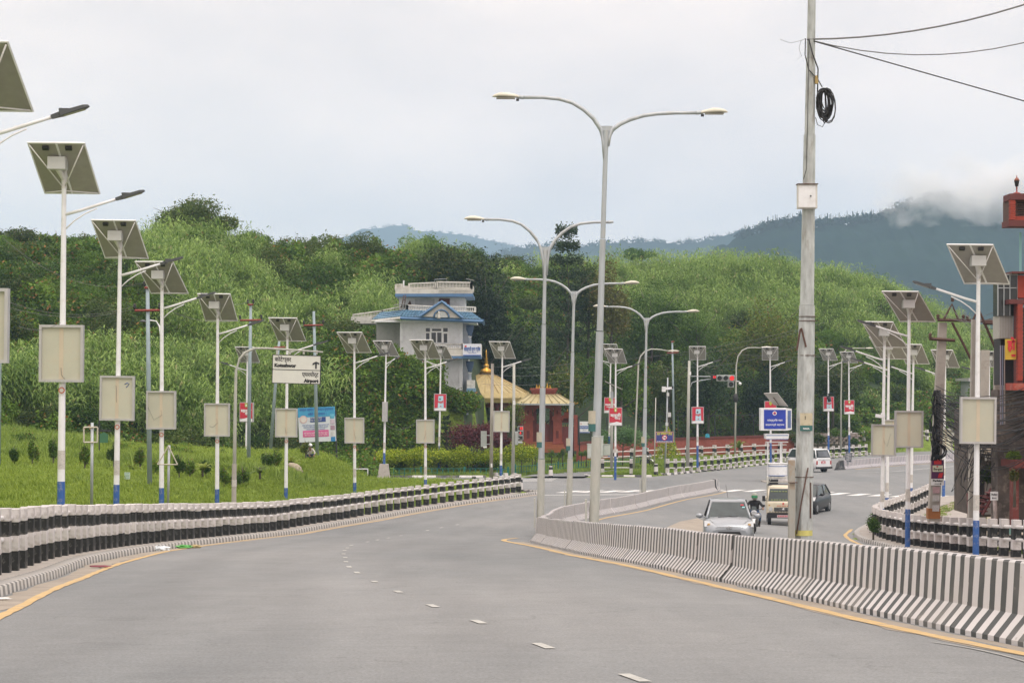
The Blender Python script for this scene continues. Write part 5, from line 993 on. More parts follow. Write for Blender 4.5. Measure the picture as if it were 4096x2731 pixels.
# bare sign frames on the left bank
r = root_at('sign_frame', 367, 2010, 56, 'small empty square sign frame on a grey post behind the left railing', 'sign'); pole_m(r, [L_(r, 366, 2040), L_(r, 369, 1690)], .042, galv, 'post')
m = MB()
for a, b in (((337, 1708), (392, 1708)), ((392, 1708), (391, 1768)), ((391, 1768), (337, 1768)), ((337, 1768), (337, 1708))): m.tube([L_(r, *a) + Vector((0, -.06, 0)), L_(r, *b) + Vector((0, -.06, 0))], .022, 4, False)
m.build('frame', mat('rusted_cream', (.50, .46, .38), .7, var=.15), r)
r = root_at('sign_frame', 672, 2010, 66, 'empty triangular sign frame leaning beside the third solar light', 'sign'); pole_m(r, [L_(r, 671, 2040), L_(r, 677, 1780)], .042, galv, 'post')
m = MB()
for a, b in (((631, 1857), (675, 1783)), ((675, 1783), (711, 1857)), ((711, 1857), (631, 1856))): m.tube([L_(r, *a) + Vector((0, -.06, 0)), L_(r, *b) + Vector((0, -.06, 0))], .02, 4, False)
m.build('frame', mat('rusted_cream', (.50, .46, .38)), r)
r = root_at('notice_board', 510, 1950, 84, 'little pale green notice board on a rusty stake in the grass bank', 'notice'); m = MB(); m.box(L_(r, 509, 1902), (.23, .02, .29)); q = m.build('board', mat('pale_green', (.52, .62, .54), .7), r); m = MB(); m.cyl(L_(r, 510, 1965), L_(r, 509, 1915), .015, .015, 5); m.build('stake', rust, r)
m = MB(); 
for k in range(4): m.box(L_(r, 509, 1892 + k * 6) + Vector((0, -.013, 0)), (.17, .004, .018))
m.build('written_line', mat('green_ink', (.1, .3, .2), .8), q)
r = root_at('dark_sign', 397, 1790, 98, 'dark framed sign half hidden behind the second solar light board', 'sign'); m = MB(); m.box(L_(r, 397, 1685), (.06, .05, .95)); m.box(L_(r, 420, 1722), (.55, .04, .10)); m.cyl(L_(r, 397, 1800), L_(r, 397, 1640), .03, .03, 6); m.build('frame', darkm, r)
m = MB(); m.prism([(0, .30), (.22, .18), (.20, -.22), (-.20, -.22), (-.22, .18)], .03); m.build('green_shield', mat('shield_green', (.05, .16, .08), .6), r, L_(r, 415, 1752))
# single-arm street lamps
def bent_lamp(label, xb, yb, d, pts, lamp, mt=galvold, r0=.09, s=1, hd=lampc):
    r = root_at('street_lamp', xb, yb, d, label, 'street lamp'); n = len(pts); pole_m(r, [L_(r, xb, yb + 25)] + [L_(r, *p) for p in pts], [r0] + [r0 * (.8 - .4 * i / n) for i in range(n)], mt)
    e = L_(r, *lamp[:2]); w = lamp[2] / F * d; rings = []
    for u, ww, hh in ((0, .05, .05), (.15, .11, .07), (.5, .15, .1), (.85, .11, .07), (1, .02, .02)): rings.append([e + Vector((s * u * w, math.cos(a) * ww, math.sin(a) * hh if math.sin(a) > 0 else math.sin(a) * hh * .4)) for a in [i * math.pi / 4 for i in range(8)]])
    m = MB(); m.loft(rings); m.build('lamp_head', hd, r); return r
bent_lamp('thin bent lamp facing left behind the third solar light', 648, 2005, 96, [(646, 1600), (643, 1340), (638, 1305), (625, 1285), (600, 1281), (585, 1284)], (586, 1287, 28), white, .06, -1, lampd)
bent_lamp('single-arm lamp whose cream head crosses the blue-grey pole', 2534, 1870, 163, [(2543, 1700), (2554, 1450), (2562, 1425), (2580, 1405), (2605, 1396), (2640, 1398), (2672, 1403)], (2672, 1404, 45))
bent_lamp('single-arm lamp right of the signals with a white dome camera', 2940, 1790, 178, [(2943, 1600), (2945, 1460), (2952, 1425), (2968, 1402), (2990, 1391), (3020, 1390), (3045, 1391)], (3045, 1389, 42))
bent_lamp('far single-arm lamp bending right between two solar lights', 3364, 1775, 192, [(3364, 1600), (3367, 1440), (3372, 1415), (3385, 1398), (3405, 1392), (3460, 1393)], (3462, 1393, 32))
m = MB(); r_ = [o for o in bpy.data.objects if o.get('label', '').startswith('single-arm lamp right')][0]; m.cyl(L_(r_, 2946, 1524), L_(r_, 2958, 1526), .035, .035, 6); m.ball(L_(r_, 2960, 1534), .14, 8, 6); m.build('dome_camera', white, r_)
m = MB(); m.lathe(L_(r_, 2943, 1608), [(.10, 0), (.22, .15), (.25, .4), (.12, .75)], 7); m.build('wrapped_cable', cable, r_)
# poles with boxes and the horn sign
r = root_at('camera_pole', 2660, 1868, 160, 'grey pole carrying a white traffic camera and three grey boxes', 'camera pole'); pole_m(r, [L_(r, 2659, 1880), L_(r, 2667, 1700), L_(r, 2671, 1510)], [.08, .075, .05], galv)
m = MB(); m.box(L_(r, 2670, 1553), (.85, .3, .2), rot=(0, R(-5), 0)); m.box(L_(r, 2655, 1556), (.3, .32, .42)); cm = m.build('camera_housing', white, r); m = MB(); m.box(L_(r, 2690, 1549) + Vector((0, -.16, 0)), (.12, .02, .22)); m.build('lens_hood', blk, cm)
for x, y, w_, h_ in ((2671, 1577, .2, .26), (2677, 1658, .25, .36), (2667, 1696, .22, .26)): m = MB(); m.box(L_(r, x, y) + Vector((0, -.12, 0)), (w_, .18, h_)); m.build('junction_box', mat('box_grey_white', (.55, .55, .54)), r)
r = root_at('horn_sign', 2620, 1865, 157, 'blue no-horn zone sign with yellow writing on a thin pole', 'road sign'); pole_m(r, [L_(r, 2617, 1880), L_(r, 2623, 1590)], [.05, .035], galvold)
m = MB(); w_, h_ = 1.36, .82; m.box((0, 0, 0), (w_, .05, h_)); q = m.build('sign_board', mat('sign_navy', (.045, .05, .22), .5), r, L_(r, 2658, 1748)); m = MB()
for sx in (-1, 1): m.box((sx * w_ / 2, -.005, 0), (.05, .07, h_ + .05))
for sz in (-1, 1): m.box((0, -.005, sz * h_ / 2), (w_ - .05, .07, .05))
m.build('border', mat('pink_border', (.55, .30, .24), .6), q); text_mesh('हर्न निषेधित क्षेत्र', .22, inky, q, (0, -.03, .20), bold=.008, width=1.18); text_mesh('महानगरीय ट्राफिक प्रहरी महाशाखा, काठमाडौं', .08, inkw, q, (0, -.03, -.36), bold=.002, width=1.2)
m = MB(); m.cyl((0, -.028, -.03), (0, -.034, -.03), .21, .21, 20); dk = m.build('ring', inkr, q); m = MB(); m.cyl((0, -.036, -.03), (0, -.040, -.03), .155, .155, 20); m.build('disc', inkw, dk); m = MB(); m.prism([(-.10, -.03), (-.02, -.03), (.10, -.09), (.10, .09), (-.02, .03), (-.10, .03)], .006, Matrix.Translation((0, -.044, -.03))); m.build('horn_symbol', inkb, dk); m = MB(); m.box((0, -.05, -.03), (.36, .005, .035), rot=(0, R(45), 0)); m.build('slash', inkr, dk)
# blue and white club sign, solar panel pole, cabinets
r = root_at('club_sign', 2320, 1800, 178, 'white and blue notice board on a dark post beside the red gate', 'sign'); pole_m(r, [L_(r, 2318, 1815), L_(r, 2317, 1680)], .05, darkm); m = MB(); m.box((0, 0, 0), (.92, .04, 1.02)); q = m.build('sign_board', white, r, L_(r, 2338, 1708)); m = MB(); m.box((0, -.024, -.01), (.90, .006, .26)); m.box((0, -.024, -.46), (.90, .006, .08)); m.build('blue_band', inkblue, q)
text_mesh('Saraswati Youth Club', .14, inkw, q, (0, -.03, -.05), bold=.004, width=.84); text_mesh('Kathmandu', .09, inkblue, q, (0, -.03, -.26), width=.3); m = MB(); m.prism([(-.34, .25), (-.24, .30), (-.34, .38)], .008, Matrix.Translation((0, -.03, 0))); m.build('flag_mark', inkr, q); m = MB(); m.box((.33, -.03, .30), (.09, .008, .14)); m.build('crest', inkb, q)
r = root_at('solar_pole', 2446, 1850, 150, 'grey pole with a tilted solar panel behind the red boards', 'pole'); pole_m(r, [L_(r, 2446, 1870), L_(r, 2449, 1545)], [.11, .09], galvold)
m = MB(); a = L_(r, 2418, 1530); b = L_(r, 2488, 1560); q_ = [a + Vector((0, -.55, .1)), b + Vector((0, -.55, .05)), b + Vector((.05, .55, 0)), a + Vector((.05, .55, .05))]; m.add(q_ + [v + Vector((0, 0, .05)) for v in q_], [(0, 1, 2, 3), (7, 6, 5, 4)] + [(i, i + 4, (i + 1) % 4 + 4, (i + 1) % 4) for i in range(4)]); m.build('solar_panel', panback, r); m = MB(); m.box(L_(r, 2448, 1580), (.22, .2, .5)); m.build('control_box', galv, r)
cab = mat('cabinet_grey', (.50, .53, .50), .6, var=.08, dirt=(.35, .2, .1), dirt_s=2, dirt_a=.5)
for i, (x0, x1, yt, yb, lb) in enumerate(((2349, 2373, 1776, 1832, 'left grey-green electrical cabinet by the green fence'), (2374, 2413, 1745, 1830, 'tall pale cabinet behind the nearest double lamp'), (2414, 2441, 1778, 1822, 'right rust-stained cabinet by the green fence'))):
    dd_ = 163 + i; r = root_at('electrical_cabinet', (x0 + x1) / 2, yb, dd_, lb, 'cabinet'); w_ = (x1 - x0) / F * dd_; h_ = (yb - yt) / F * dd_; m = MB(); m.box((0, 0, h_ / 2), (w_, .5, h_)); q = m.build('body', cab, r); bevel(q, .02); m = MB(); m.box((0, -.255, h_ / 2 + .03), (w_ * .86, .012, h_ * .8)); m.build('door', mat('cabinet_door', (.54, .56, .53), .6), r); m = MB(); m.box((0, 0, h_ + .02), (w_ + .06, .56, .04)); m.build('lid', cab, r)
# traffic signal mast with horizontal heads
sigh = mat('signal_housing', (.36, .38, .37), .5, .2, var=.08); redlit = mat('red_light', (.6, .02, .02), .4, var=0, emit=(1, .03, .03), es=.8); redoff = mat('unlit_lens', (.03, .035, .03), .2, var=0)
r = root_at('traffic_signal', 2752, 1850, 152, 'traffic signal mast arm with horizontal lights, red lit', 'traffic light'); pole_m(r, [L_(r, 2750, 1865), L_(r, 2754, 1600), L_(r, 2757, 1442)], [.135, .115, .095], galvold); m = MB(); m.tube([L_(r, 2758, 1504), L_(r, 2938, 1508)], .04, 6); m.build('mast_arm', galv, r); m = MB(); m.tube([L_(r, 2762, 1548), L_(r, 2768, 1530), L_(r, 2785, 1524), L_(r, 2848, 1514)], .035, 6); m.build('arm_stay', galv, r); m = MB(); m.box(L_(r, 2760, 1493), (.15, .18, .25)); m.build('junction_box', white, r)
def head(root, c, n, horiz, lit, s=.36):
    m = MB(); w_ = s * n; m.box((0, 0, 0), (w_ if horiz else s, .22, s if horiz else w_)); hb_ = m.build('signal_head', sigh, root, c); bevel(hb_, .03)
    for i in range(n):
        o_ = (i - (n - 1) / 2) * s; cc = Vector((o_, -.12, 0)) if horiz else Vector((0, -.12, -o_)); m = MB(); m.cyl(cc, cc + Vector((0, -.015, 0)), s * .38, s * .38, 14); m.build('lens', redlit if i == lit else redoff, hb_)
        m = MB(); rings = [[cc + Vector((math.cos(a) * s * .43, y_, math.sin(a) * s * .43)) for a in [R(-20) + i_ * R(220) / 9 for i_ in range(10)]] for y_ in (0, -.28)]; vs = [v for q in rings for v in q]; m.add(vs, [(j, j + 1, j + 11, j + 10) for j in range(9)], True); m.build('visor', sigh, hb_)
    return hb_
head(r, L_(r, 2902, 1512), 3, True, 2, .47); head(r, L_(r, 2923, 1537), 1, True, 5, .47)
m = MB(); m.box(L_(r, 2854, 1508), (.42, .2, .30)); cdn = m.build('countdown_box', darkm, r); text_mesh('15', .24, redlit, cdn, L_(r, 2857, 1512) + Vector((0, -.11, 0)), bold=.01)
# pedestrian signal with countdown
r = root_at('pedestrian_signal', 2052, 1895, 134, 'grey pole with countdown 15 and red walking man display', 'traffic light'); pole_m(r, [L_(r, 2051, 1912), L_(r, 2055, 1660), L_(r, 2056, 1452)], [.115, .1, .085], galvold)
for k, y in enumerate((1713, 1731, 1750)):
    m = MB(); m.box(L_(r, 2082, y), (.38, .2, .30)); q = m.build('display_box', sigh, r); m = MB(); m.box(L_(r, 2082, y) + Vector((0, -.102, 0)), (.30, .01, .23)); m.build('display_face', redoff, q)
    if k == 0: text_mesh('15', .24, redlit, q, L_(r, 2085, 1717.5) + Vector((0, -.115, 0)), bold=.012)
    if k == 1: c = L_(r, 2082, 1731) + Vector((0, -.115, 0)); m = MB(); m.ball(c + Vector((0, 0, .07)), .03, 6, 4, (1, .3, 1)); m.prism([(-.035, .04), (-.06, -.03), (-.03, -.02), (-.05, -.11), (0, -.05), (.05, -.11), (.03, -.02), (.06, -.03), (.035, .04)], .01, Matrix.Translation(c)); m.build('red_man', redlit, q)
m = MB(); m.box(L_(r, 2057, 1610), (.16, .2, .28)); m.build('white_box', white, r); m = MB(); m.box(L_(r, 2059, 1650), (.05, .06, .9)); m.build('conduit', blk, r)
hb_ = head(r, L_(r, 2058, 1752) + Vector((.12, 0, 0)), 3, False, 9, .30); hb_.rotation_euler = (0, 0, R(95))
r = root_at('signal_pole', 1966, 1905, 128, 'concrete-grey pole with the back of a signal head and a white meter label', 'traffic light'); pole_m(r, [L_(r, 1964, 1925), L_(r, 1967, 1680), L_(r, 1970, 1454)], [.12, .105, .09], conc); m = MB(); m.box(L_(r, 1935, 1755) + Vector((0, .1, 0)), (.38, .24, 1.0)); q = m.build('signal_head', sigh, r)
for y in (1741, 1776): m = MB(); m.tube([L_(r, 1924, y), L_(r, 1966, y)], .025, 4, False); m.build('bracket', galv, r)
m = MB(); m.box(L_(r, 1966, 1860) + Vector((0, -.12, 0)), (.11, .02, .24)); m.build('label_plate', white, r); m = MB(); m.box(L_(r, 1940, 1788), (.22, .2, .07)); m.build('hanging_rag', white, r)
# police kiosk with lit billboard
led = mat('led_screen', (.01, .02, .16), .3, var=.5, vs=1.2, emit=(.02, .05, .45), es=.35); r = root_at('traffic_kiosk', 3100, 1930, 144, 'white police traffic stand with a lit blue city billboard and solar panel on top', 'kiosk'); s_ = 144 / F
def lb(x, y, dy=0): return L_(r, x, y) + Vector((0, dy, 0))
m = MB(); m.box(lb(3091, 1676), (103 * s_, .95, 90 * s_)); q = m.build('billboard_box', white, r); bevel(q, .02); q.rotation_euler = (0, 0, 0)
m = MB(); m.box(lb(3096, 1676, -.49), (87 * s_, .02, 76 * s_)); q2 = m.build('screen', led, r)
m = MB(); c0 = lb(3091 + 51.5, 1676); m.prism([(0, -45 * s_), (.38, -41 * s_), (.38, 42 * s_), (0, 45 * s_)], .9, Matrix.Translation(c0)); m.build('side_box', white, r); m = MB(); m.box(c0 + Vector((.2, -.46, 0)), (.24, .012, 70 * s_)); m.build('side_screen', mat('side_screen_blue', (.10, .15, .32), .4), r)
text_mesh('सांस्कृतिक शहर', .17, inkw, q2, lb(3096, 1683, -.505), bold=.002, width=1.1); text_mesh('काठमाण्डौ महानगर', .17, inkw, q2, lb(3096, 1701, -.505), bold=.002, width=1.36)
m = MB(); m.cyl(lb(3095, 1652, -.502), lb(3095, 1652, -.508), .15, .15, 16); em = m.build('emblem', inkw, q2); m = MB(); m.cyl(lb(3095, 1652, -.510), lb(3095, 1652, -.514), .105, .105, 16); m.build('emblem_centre', inkr, em); m = MB(); m.cyl(lb(3095, 1654, -.516), lb(3095, 1654, -.520), .05, .05, 12); m.build('emblem_mark', inkblue, em)
m = MB(); a, b_, c_, e_ = lb(3052, 1574, -.5), lb(3106, 1572, -.5), lb(3158, 1627, .7), lb(3100, 1620, .7); u_ = Vector((0, .03, .05)); m.add([a, b_, c_, e_, a + u_, b_ + u_, c_ + u_, e_ + u_], [(0, 1, 2, 3), (7, 6, 5, 4)] + [(i, i + 4, (i + 1) % 4 + 4, (i + 1) % 4) for i in range(4)]); m.build('solar_panel', panback, r); m = MB(); m.tube([lb(3093, 1590, -.2), lb(3118, 1620, .3)], .04, 4); m.build('panel_strut', rust, r)
m = MB(); m.box(lb(3105, 1744), (90 * s_, 1.0, 20 * s_), taper=1.05); q = m.build('canopy_band', white, r); m = MB()
for y in (1740, 1756): m.box(lb(3105, y, -.51), (87 * s_, .02, .05))
m.build('blue_stripe', bluep, q)
for x in (3069, 3120, 3129): m = MB(); m.cyl(lb(x, 1765, .2 if x > 3125 else -.3), lb(x, 1925, .2 if x > 3125 else -.3), .045, .045, 7); m.build('stand_post', white, r)
m = MB(); m.box(lb(3107, 1767), (86 * s_, .8, .05)); m.box(lb(3107, 1852), (84 * s_, .9, .06)); m.build('stand_frame', white, r); m = MB(); m.cyl(lb(3108, 1900), lb(3108, 1856), .72, .72, 20); dr = m.build('guard_drum', white, r); m = MB(); m.cyl(lb(3108, 1901.5), lb(3108, 1899), .73, .73, 20); m.cyl(lb(3108, 1864), lb(3108, 1861.5), .73, .73, 20); m.build('blue_stripe', bluep, dr)
m = MB(); m.box(lb(3115, 1912), (1.1, 1.0, .42)); m.build('plinth', whitec, r); m = MB(); m.box(lb(3110, 1925), (2.2, 1.6, .12)); m.build('plinth_step', conc, r)
# arrow sign at the far barrier
r = root_at('chevron_board', 3396, 1850, 173, 'small grey slatted warning board at the far barrier end', 'road sign'); m = MB(); m.box(L_(r, 3394, 1828), (.55, .04, .80), rot=(0, R(5), 0)); q = m.build('board', mat('chevron_grey', (.10, .11, .13), .6), r); m = MB()
for k in range(5): m.box(L_(r, 3394, 1815 + k * 6) + Vector((0, -.03, 0)), (.42, .01, .06), rot=(0, R(-15), 0))
m.build('white_slat', mat('chevron_white', (.4, .4, .42), .6), q); m = MB(); m.cyl(L_(r, 3391, 1870), L_(r, 3394, 1812), .03, .03, 6); m.build('post', galv, r)
# blue health billboard
r = root_at('health_billboard', 1270, 1872, 132, 'pale blue and white organ donation billboard with pink panel', 'billboard'); s_ = 132 / F; w_, h_ = 148 * s_, 138 * s_
q = empty('tmp', (0, 0, 0)); bpy.data.objects.remove(q); m = MB(); m.box((0, 0, 0), (w_, .06, h_)); bb = m.build('board', mat('billboard_pale', (.60, .64, .68), .6, var=.03), r, L_(r, 1268, 1697)); bb.rotation_euler = (0, R(-2.5), 0)
m = MB(); m.box((0, -.035, h_ * .36), (w_, .012, h_ * .28)); m.build('blue_header', mat('header_cyan', (.05, .30, .52), .6), bb); m = MB(); m.box((-.10, -.04, -h_ * .26), (w_ * .70, .012, h_ * .19)); m.build('pink_panel', mat('panel_pink', (.62, .12, .30), .6), bb); m = MB(); m.box((.08, -.04, h_ * .14), (w_ * .42, .012, h_ * .14)); m.build('navy_panel', mat('panel_navy', (.03, .07, .25), .6), bb)
m = MB(); m.cyl((-w_ * .36, -.04, h_ * .16), (-w_ * .36, -.05, h_ * .16), .26, .26, 16); pf = m.build('portrait_disc', mat('disc_pink', (.60, .42, .42), .6), bb); m = MB(); m.cyl((-w_ * .36, -.052, h_ * .16), (-w_ * .36, -.056, h_ * .16), .2, .2, 16); m.build('disc_centre', mat('disc_pale', (.62, .58, .55), .6), pf)
for k in range(5): m = MB(); m.box((w_ * .42, -.04, h_ * (.22 - k * .165)), (w_ * .12, .012, h_ * .13)); m.build('side_picture', mat('picture_%d' % k, [(.12, .4, .55), (.45, .38, .45), (.38, .25, .32), (.58, .58, .6), (.03, .2, .45)][k], .6, var=.3), bb)
text_mesh('अंगदान महादान हो अंगदान पुण्यकाम', .22, inkblue, bb, (0, -.045, h_ * .40), width=w_ * .92, bold=.004); text_mesh('सबैले गरौं अंगदान ।', .22, inkblue, bb, (0.05, -.045, h_ * .27), width=w_ * .5, bold=.004)
for k, (t_, z_, w2, mt) in enumerate((('मेरो अंगले कसैको जीवन बचाउँछ', .17, .36, inkw), ('भने मृत्यु पछि अंगदान गरौं', .11, .34, inkw), ('तपाई हामी मृत्यु पश्चात आफ्नो अंगदान गरी', -.03, .72, inkblue), ('अकालमा ज्यान गुमाउनेको जीवन बचाऔं', -.09, .66, inkblue), ('अंगदान सम्बन्धी थप जानकारी', -.15, .5, inkblue), ('शहीद धर्मभक्त राष्ट्रिय प्रत्यारोपण केन्द्र भक्तपुर', -.26, .64, inkw), ('फोन नं ०१-६६१३७०९ मा सम्पर्क गर्नुहोस्', -.32, .62, inkw))): text_mesh(t_, .11, mt, bb, (-.1, -.052, h_ * z_), width=w_ * w2)
for x in (1200, 1342): m = MB(); m.cyl(L_(r, x + 5, 1885) + Vector((0, .1, 0)), L_(r, x, 1640) + Vector((0, .1, 0)), .05, .05, 6); m.build('leg', darkm, r)
# low white railings and green picket fence
def pipe_rail(label, pts, d, n, h):
    r = root_at('pipe_railing', pts[0][0], pts[0][1], d, label, 'railing'); a, b = L_(r, *pts[0]), L_(r, *pts[1]); 
    for z in (h, .08): m = MB(); m.tube([a + Vector((0, 0, z)), b + Vector((0, 0, z))], .04, 5); m.build('rail', white, r)
    for i in range(n + 1): p = a.lerp(b, i / n); m = MB(); m.cyl(p + Vector((0, 0, -.1)), p + Vector((0, 0, h + .02)), .045, .045, 6); m.build('post', white, r)
pipe_rail('white pipe railing behind the grass bank under the health billboard', [(1280, 1858), (1500, 1852)], 158, 3, .48); pipe_rail('white pipe railing near the concrete foot, one post', [(1330, 1904), (1471, 1904)], 151, 1, .55)
grn = mat('green_fence_paint', (.012, .14, .11), .6, var=.15)
def picket(label, pts, h, step=.42):
    W = walk(pts, step); p0 = W[0][0]; r = empty('picket_fence', (p0.x, p0.y, 0), label, 'fence'); base = [Vector((p.x - p0.x, p.y - p0.y, g(p.x, p.y))) for p, t in W]; bm_ = MB(); bm_.box((0, 0, h * .5 - .05), (.07, .02, h * .9)); me = bm_.mesh('picket', grn); bm2 = MB(); bm2.box((0, 0, h * .5), (.16, .06, h * 1.12)); me2 = bm2.mesh('post', grn)
    for i, b in enumerate(base): o = bpy.data.objects.new('post' if i % 8 == 0 else 'picket', me2 if i % 8 == 0 else me); COL.objects.link(o); o.parent = r; o.location = b; t = W[i][1]; o.rotation_euler = (0, 0, math.atan2(t.y, t.x))
    for z in (.28 * h, .82 * h): m = MB(); m.tube([b + Vector((0, .03, z)) for b in base[::3] + [base[-1]]], .022, 4); m.build('rail', grn, r)
picket('low green picket fence before the golden hedge', [pg(1335, 0, 154.2), pg(1700, 0, 154.2), pg(2055, 0, 154.2)], .62)
picket('green picket fence running back beside the side road', [pg(2062, 0, 154.5), pg(2200, 0, 161), pg(2360, 0, 169), pg(2480, 0, 176), pg(2600, 0, 184)], .8, .55)
# ------------------------------------------------------------------ right pavement: concrete poles and cables
def conc_pole(label, xt, yt, xb, yb, d, r0=.2, extra=None, taper=.72):
    r = root_at('concrete_pole', xb, yb, d, label, 'power pole'); a, b = L_(r, xb, yb + 20), L_(r, xt, yt); m = MB(); q = (b - a)
    rings = [[a + q * f + Vector((sx * r0 * k, sy * r0 * .8 * k, 0)) for sx, sy in ((-1, -1), (1, -1), (1, 1), (-1, 1))] for f, k in ((0, 1), (1, taper))]; m.loft(rings, False); m.build('pole', conc, r); return r
r = conc_pole('leaning concrete pole carrying a plum paint advert and a white Parking sign', 3770, 1290, 3733, 2064, 70, .19)
def Lr(x, y, dy=0): return L_(r, x, y) + Vector((0, dy, 0))
for x0, x1, y, nm in ((3745, 3995, 1283, 0), (3712, 3815, 1358, 0)): m = MB(); m.tube([Lr(x0, y - 3, -.2), Lr(x1, y + 4, -.2)], .055, 4, False); m.build('cross_arm', rust, r)
m = MB(); m.tube([Lr(3768, 1282, -.2), Lr(3803, 1217, -.2), Lr(3830, 1284, -.2)], .045, 4, False); m.tube([Lr(3803, 1290, -.2), Lr(3845, 1370, -.2), Lr(3885, 1450, -.2)], .045, 4, False); m.build('arm_brace', rust, r)
for x, y in ((3747, 1270), (3805, 1200), (3848, 1272), (3865, 1275), (3716, 1345)): m = MB(); m.lathe(Lr(x, y + 8, -.2), [(.03, 0), (.07, .04), (.04, .08), (.07, .12), (.03, .18)], 8); m.build('insulator', rust, r)
m = MB(); m.box(Lr(3745, 1875, -.22), (.44, .03, .66)); bs = m.build('paint_shop_sign', mat('sign_plum', (.09, .02, .08), .5, var=.1), r); m = MB(); m.box(Lr(3745, 1846, -.24), (.26, .012, .15)); m.prism([(.0, -.28), (.14, -.28), (.20, -.10), (.05, -.12)], .012, Matrix.Translation(Lr(3745, 1877, -.24))); m.build('red_block', inkr, bs); m = MB(); m.box(Lr(3745, 1872, -.25), (.36, .012, .22)); lb2 = m.build('cream_panel', mat('sign_cream', (.62, .62, .48), .6), bs)
text_mesh('Berger', .115, inkb, lb2, Lr(3745, 1878, -.26), bold=.002, width=.3); m = MB(); m.ball(Lr(3743, 1864, -.262), .03, 6, 4, (1.5, .3, .8)); m.build('brush_mark', inkr, lb2)
m = MB(); m.box(Lr(3745, 1926, -.22), (.45, .03, .23)); pk = m.build('parking_sign', white, r); text_mesh('Parking', .10, inkb, pk, Lr(3745, 1924, -.24), bold=.004, width=.34); m = MB(); m.box(Lr(3743, 1932.5, -.24), (.18, .008, .018)); m.prism([(.10, -.035), (.15, 0), (.10, .035)], .008, Matrix.Translation(Lr(3743, 1932.5, -.24))); m.build('arrow', inkb, pk)
for k, (y, mt) in enumerate(((1958, (.50, .33, .35)), (1990, (.5, .48, .47)), (2030, (.52, .5, .5)))): m = MB(); m.box(Lr(3740 - k, y, -.21), (.24, .01, .22)); m.build('pasted_bill', mat('bill_%d' % k, mt, .9, var=.2, dirt=(.15, .15, .15), dirt_s=20, dirt_a=.6), r)
m = MB(); m.box(Lr(3733, 2052, -.0), (.42, .36, .36)); m.build('orange_base', mat('orange_base', (.33, .13, .04), .8, var=.15), r)
rr_ = random.Random(3); m = MB()
for i in range(14):
    x0 = 3735 + rr_.uniform(-14, 10); pts = [Lr(x0 + rr_.uniform(-12, 12) + (1820 - y) * .02, y, -.22 + rr_.uniform(-.08, .05)) for y in range(1560, 1850, 40)]; m.tube(pts, .018, 4)
for k in range(9): c = Lr(3751, 1803, -.3); w = .15 + rr_.uniform(0, .12); m.tube([c + Vector((math.cos(a) * w, rr_.uniform(-.04, .04), math.sin(a) * w)) for a in [j * .63 for j in range(11)]], .014, 4)
m.build('cable_bundle', cable, r)
conc_pole('concrete pole close behind the nearest right-hand light', 3902, 1278, 3890, 2150, 66, .155, taper=.8); conc_pole('thick concrete pole between the right lights, behind the big board', 3940, 1400, 3925, 2050, 82, .19, taper=.85)
rp = conc_pole('pale concrete pole nearest the brick house', 4000, 1265, 3990, 2120, 68, .20, taper=.8)
for x0, x1, y in ((3925, 4012, 1293), (3975, 4015, 1396)): m = MB(); m.tube([L_(rp, x0, y) + Vector((0, -.25, 0)), L_(rp, x1, y + 3) + Vector((0, -.25, 0))], .05, 4, False); m.build('cross_arm', rust, rp)
m = MB(); m.tube([L_(rp, 3885, 1283) + Vector((0, -.25, 0)), L_(rp, 3906, 1232) + Vector((0, -.25, 0)), L_(rp, 3930, 1290) + Vector((0, -.25, 0)), L_(rp, 3975, 1395) + Vector((0, -.25, 0))], .045, 4, False); m.build('arm_brace', rust, rp)
cam_r = [o for o in bpy.data.objects if o.get('label', '').startswith('third solar light on the right')][0]; cl = P(3512, 1664, 84.3) - cam_r.location; m = MB(); m.box(cl, (.34, .16, .14), rot=(0, R(8), 0)); m.box(cl + Vector((.14, 0, .03)), (.16, .2, .2)); m.build('security_camera', white, cam_r)
# cable tangle between the poles: each long run is one cable
rr_ = random.Random(12)
for i in range(62):
    y0 = rr_.uniform(1540, 1760); y1 = 1560 + (y0 - 1540) * .75 + rr_.uniform(-130, 60); a = P(3742 + rr_.uniform(-5, 8), y0, 69.8); b = P(4180 + rr_.uniform(-20, 160), y1, 60 + rr_.uniform(-5, 6))
    wire('black cable in the sagging tangle strung from the leaning concrete pole', a, b, rr_.uniform(.25, 1.5), rr_.choice((.009, .012, .016)), cable, 14, 'tangled_cable', 'tangled cables over the right pavement')
for i in range(7):
    a = P(3748 + i * 18, 1262 + rr_.uniform(-30, 20), 69.8); b = P(4130 + rr_.uniform(0, 60), 1080 + i * 38, 66); wire('thin overhead wire rising from the cross-arms to the brick house', a, b, rr_.uniform(.3, 1.0), .008, cableg, 14, 'service_wire', 'service wires above the right pavement')
m = MB()
for i in range(26):
    x = 3865 + rr_.uniform(-25, 130); y = rr_.uniform(1700, 1870); a = P(x, y, 65); w = rr_.uniform(.1, .5); m.tube([a + Vector((w * math.cos(t_ * 1.1 + i), rr_.uniform(-.1, .1), -.25 * t_ + w * math.sin(t_ * 1.7 + i))) for t_ in range(5)], .012, 4)
tag(m.build('hanging_cable_ends', cable), 'tangle of loose cable ends drooping behind the nearest right board', kind='stuff')
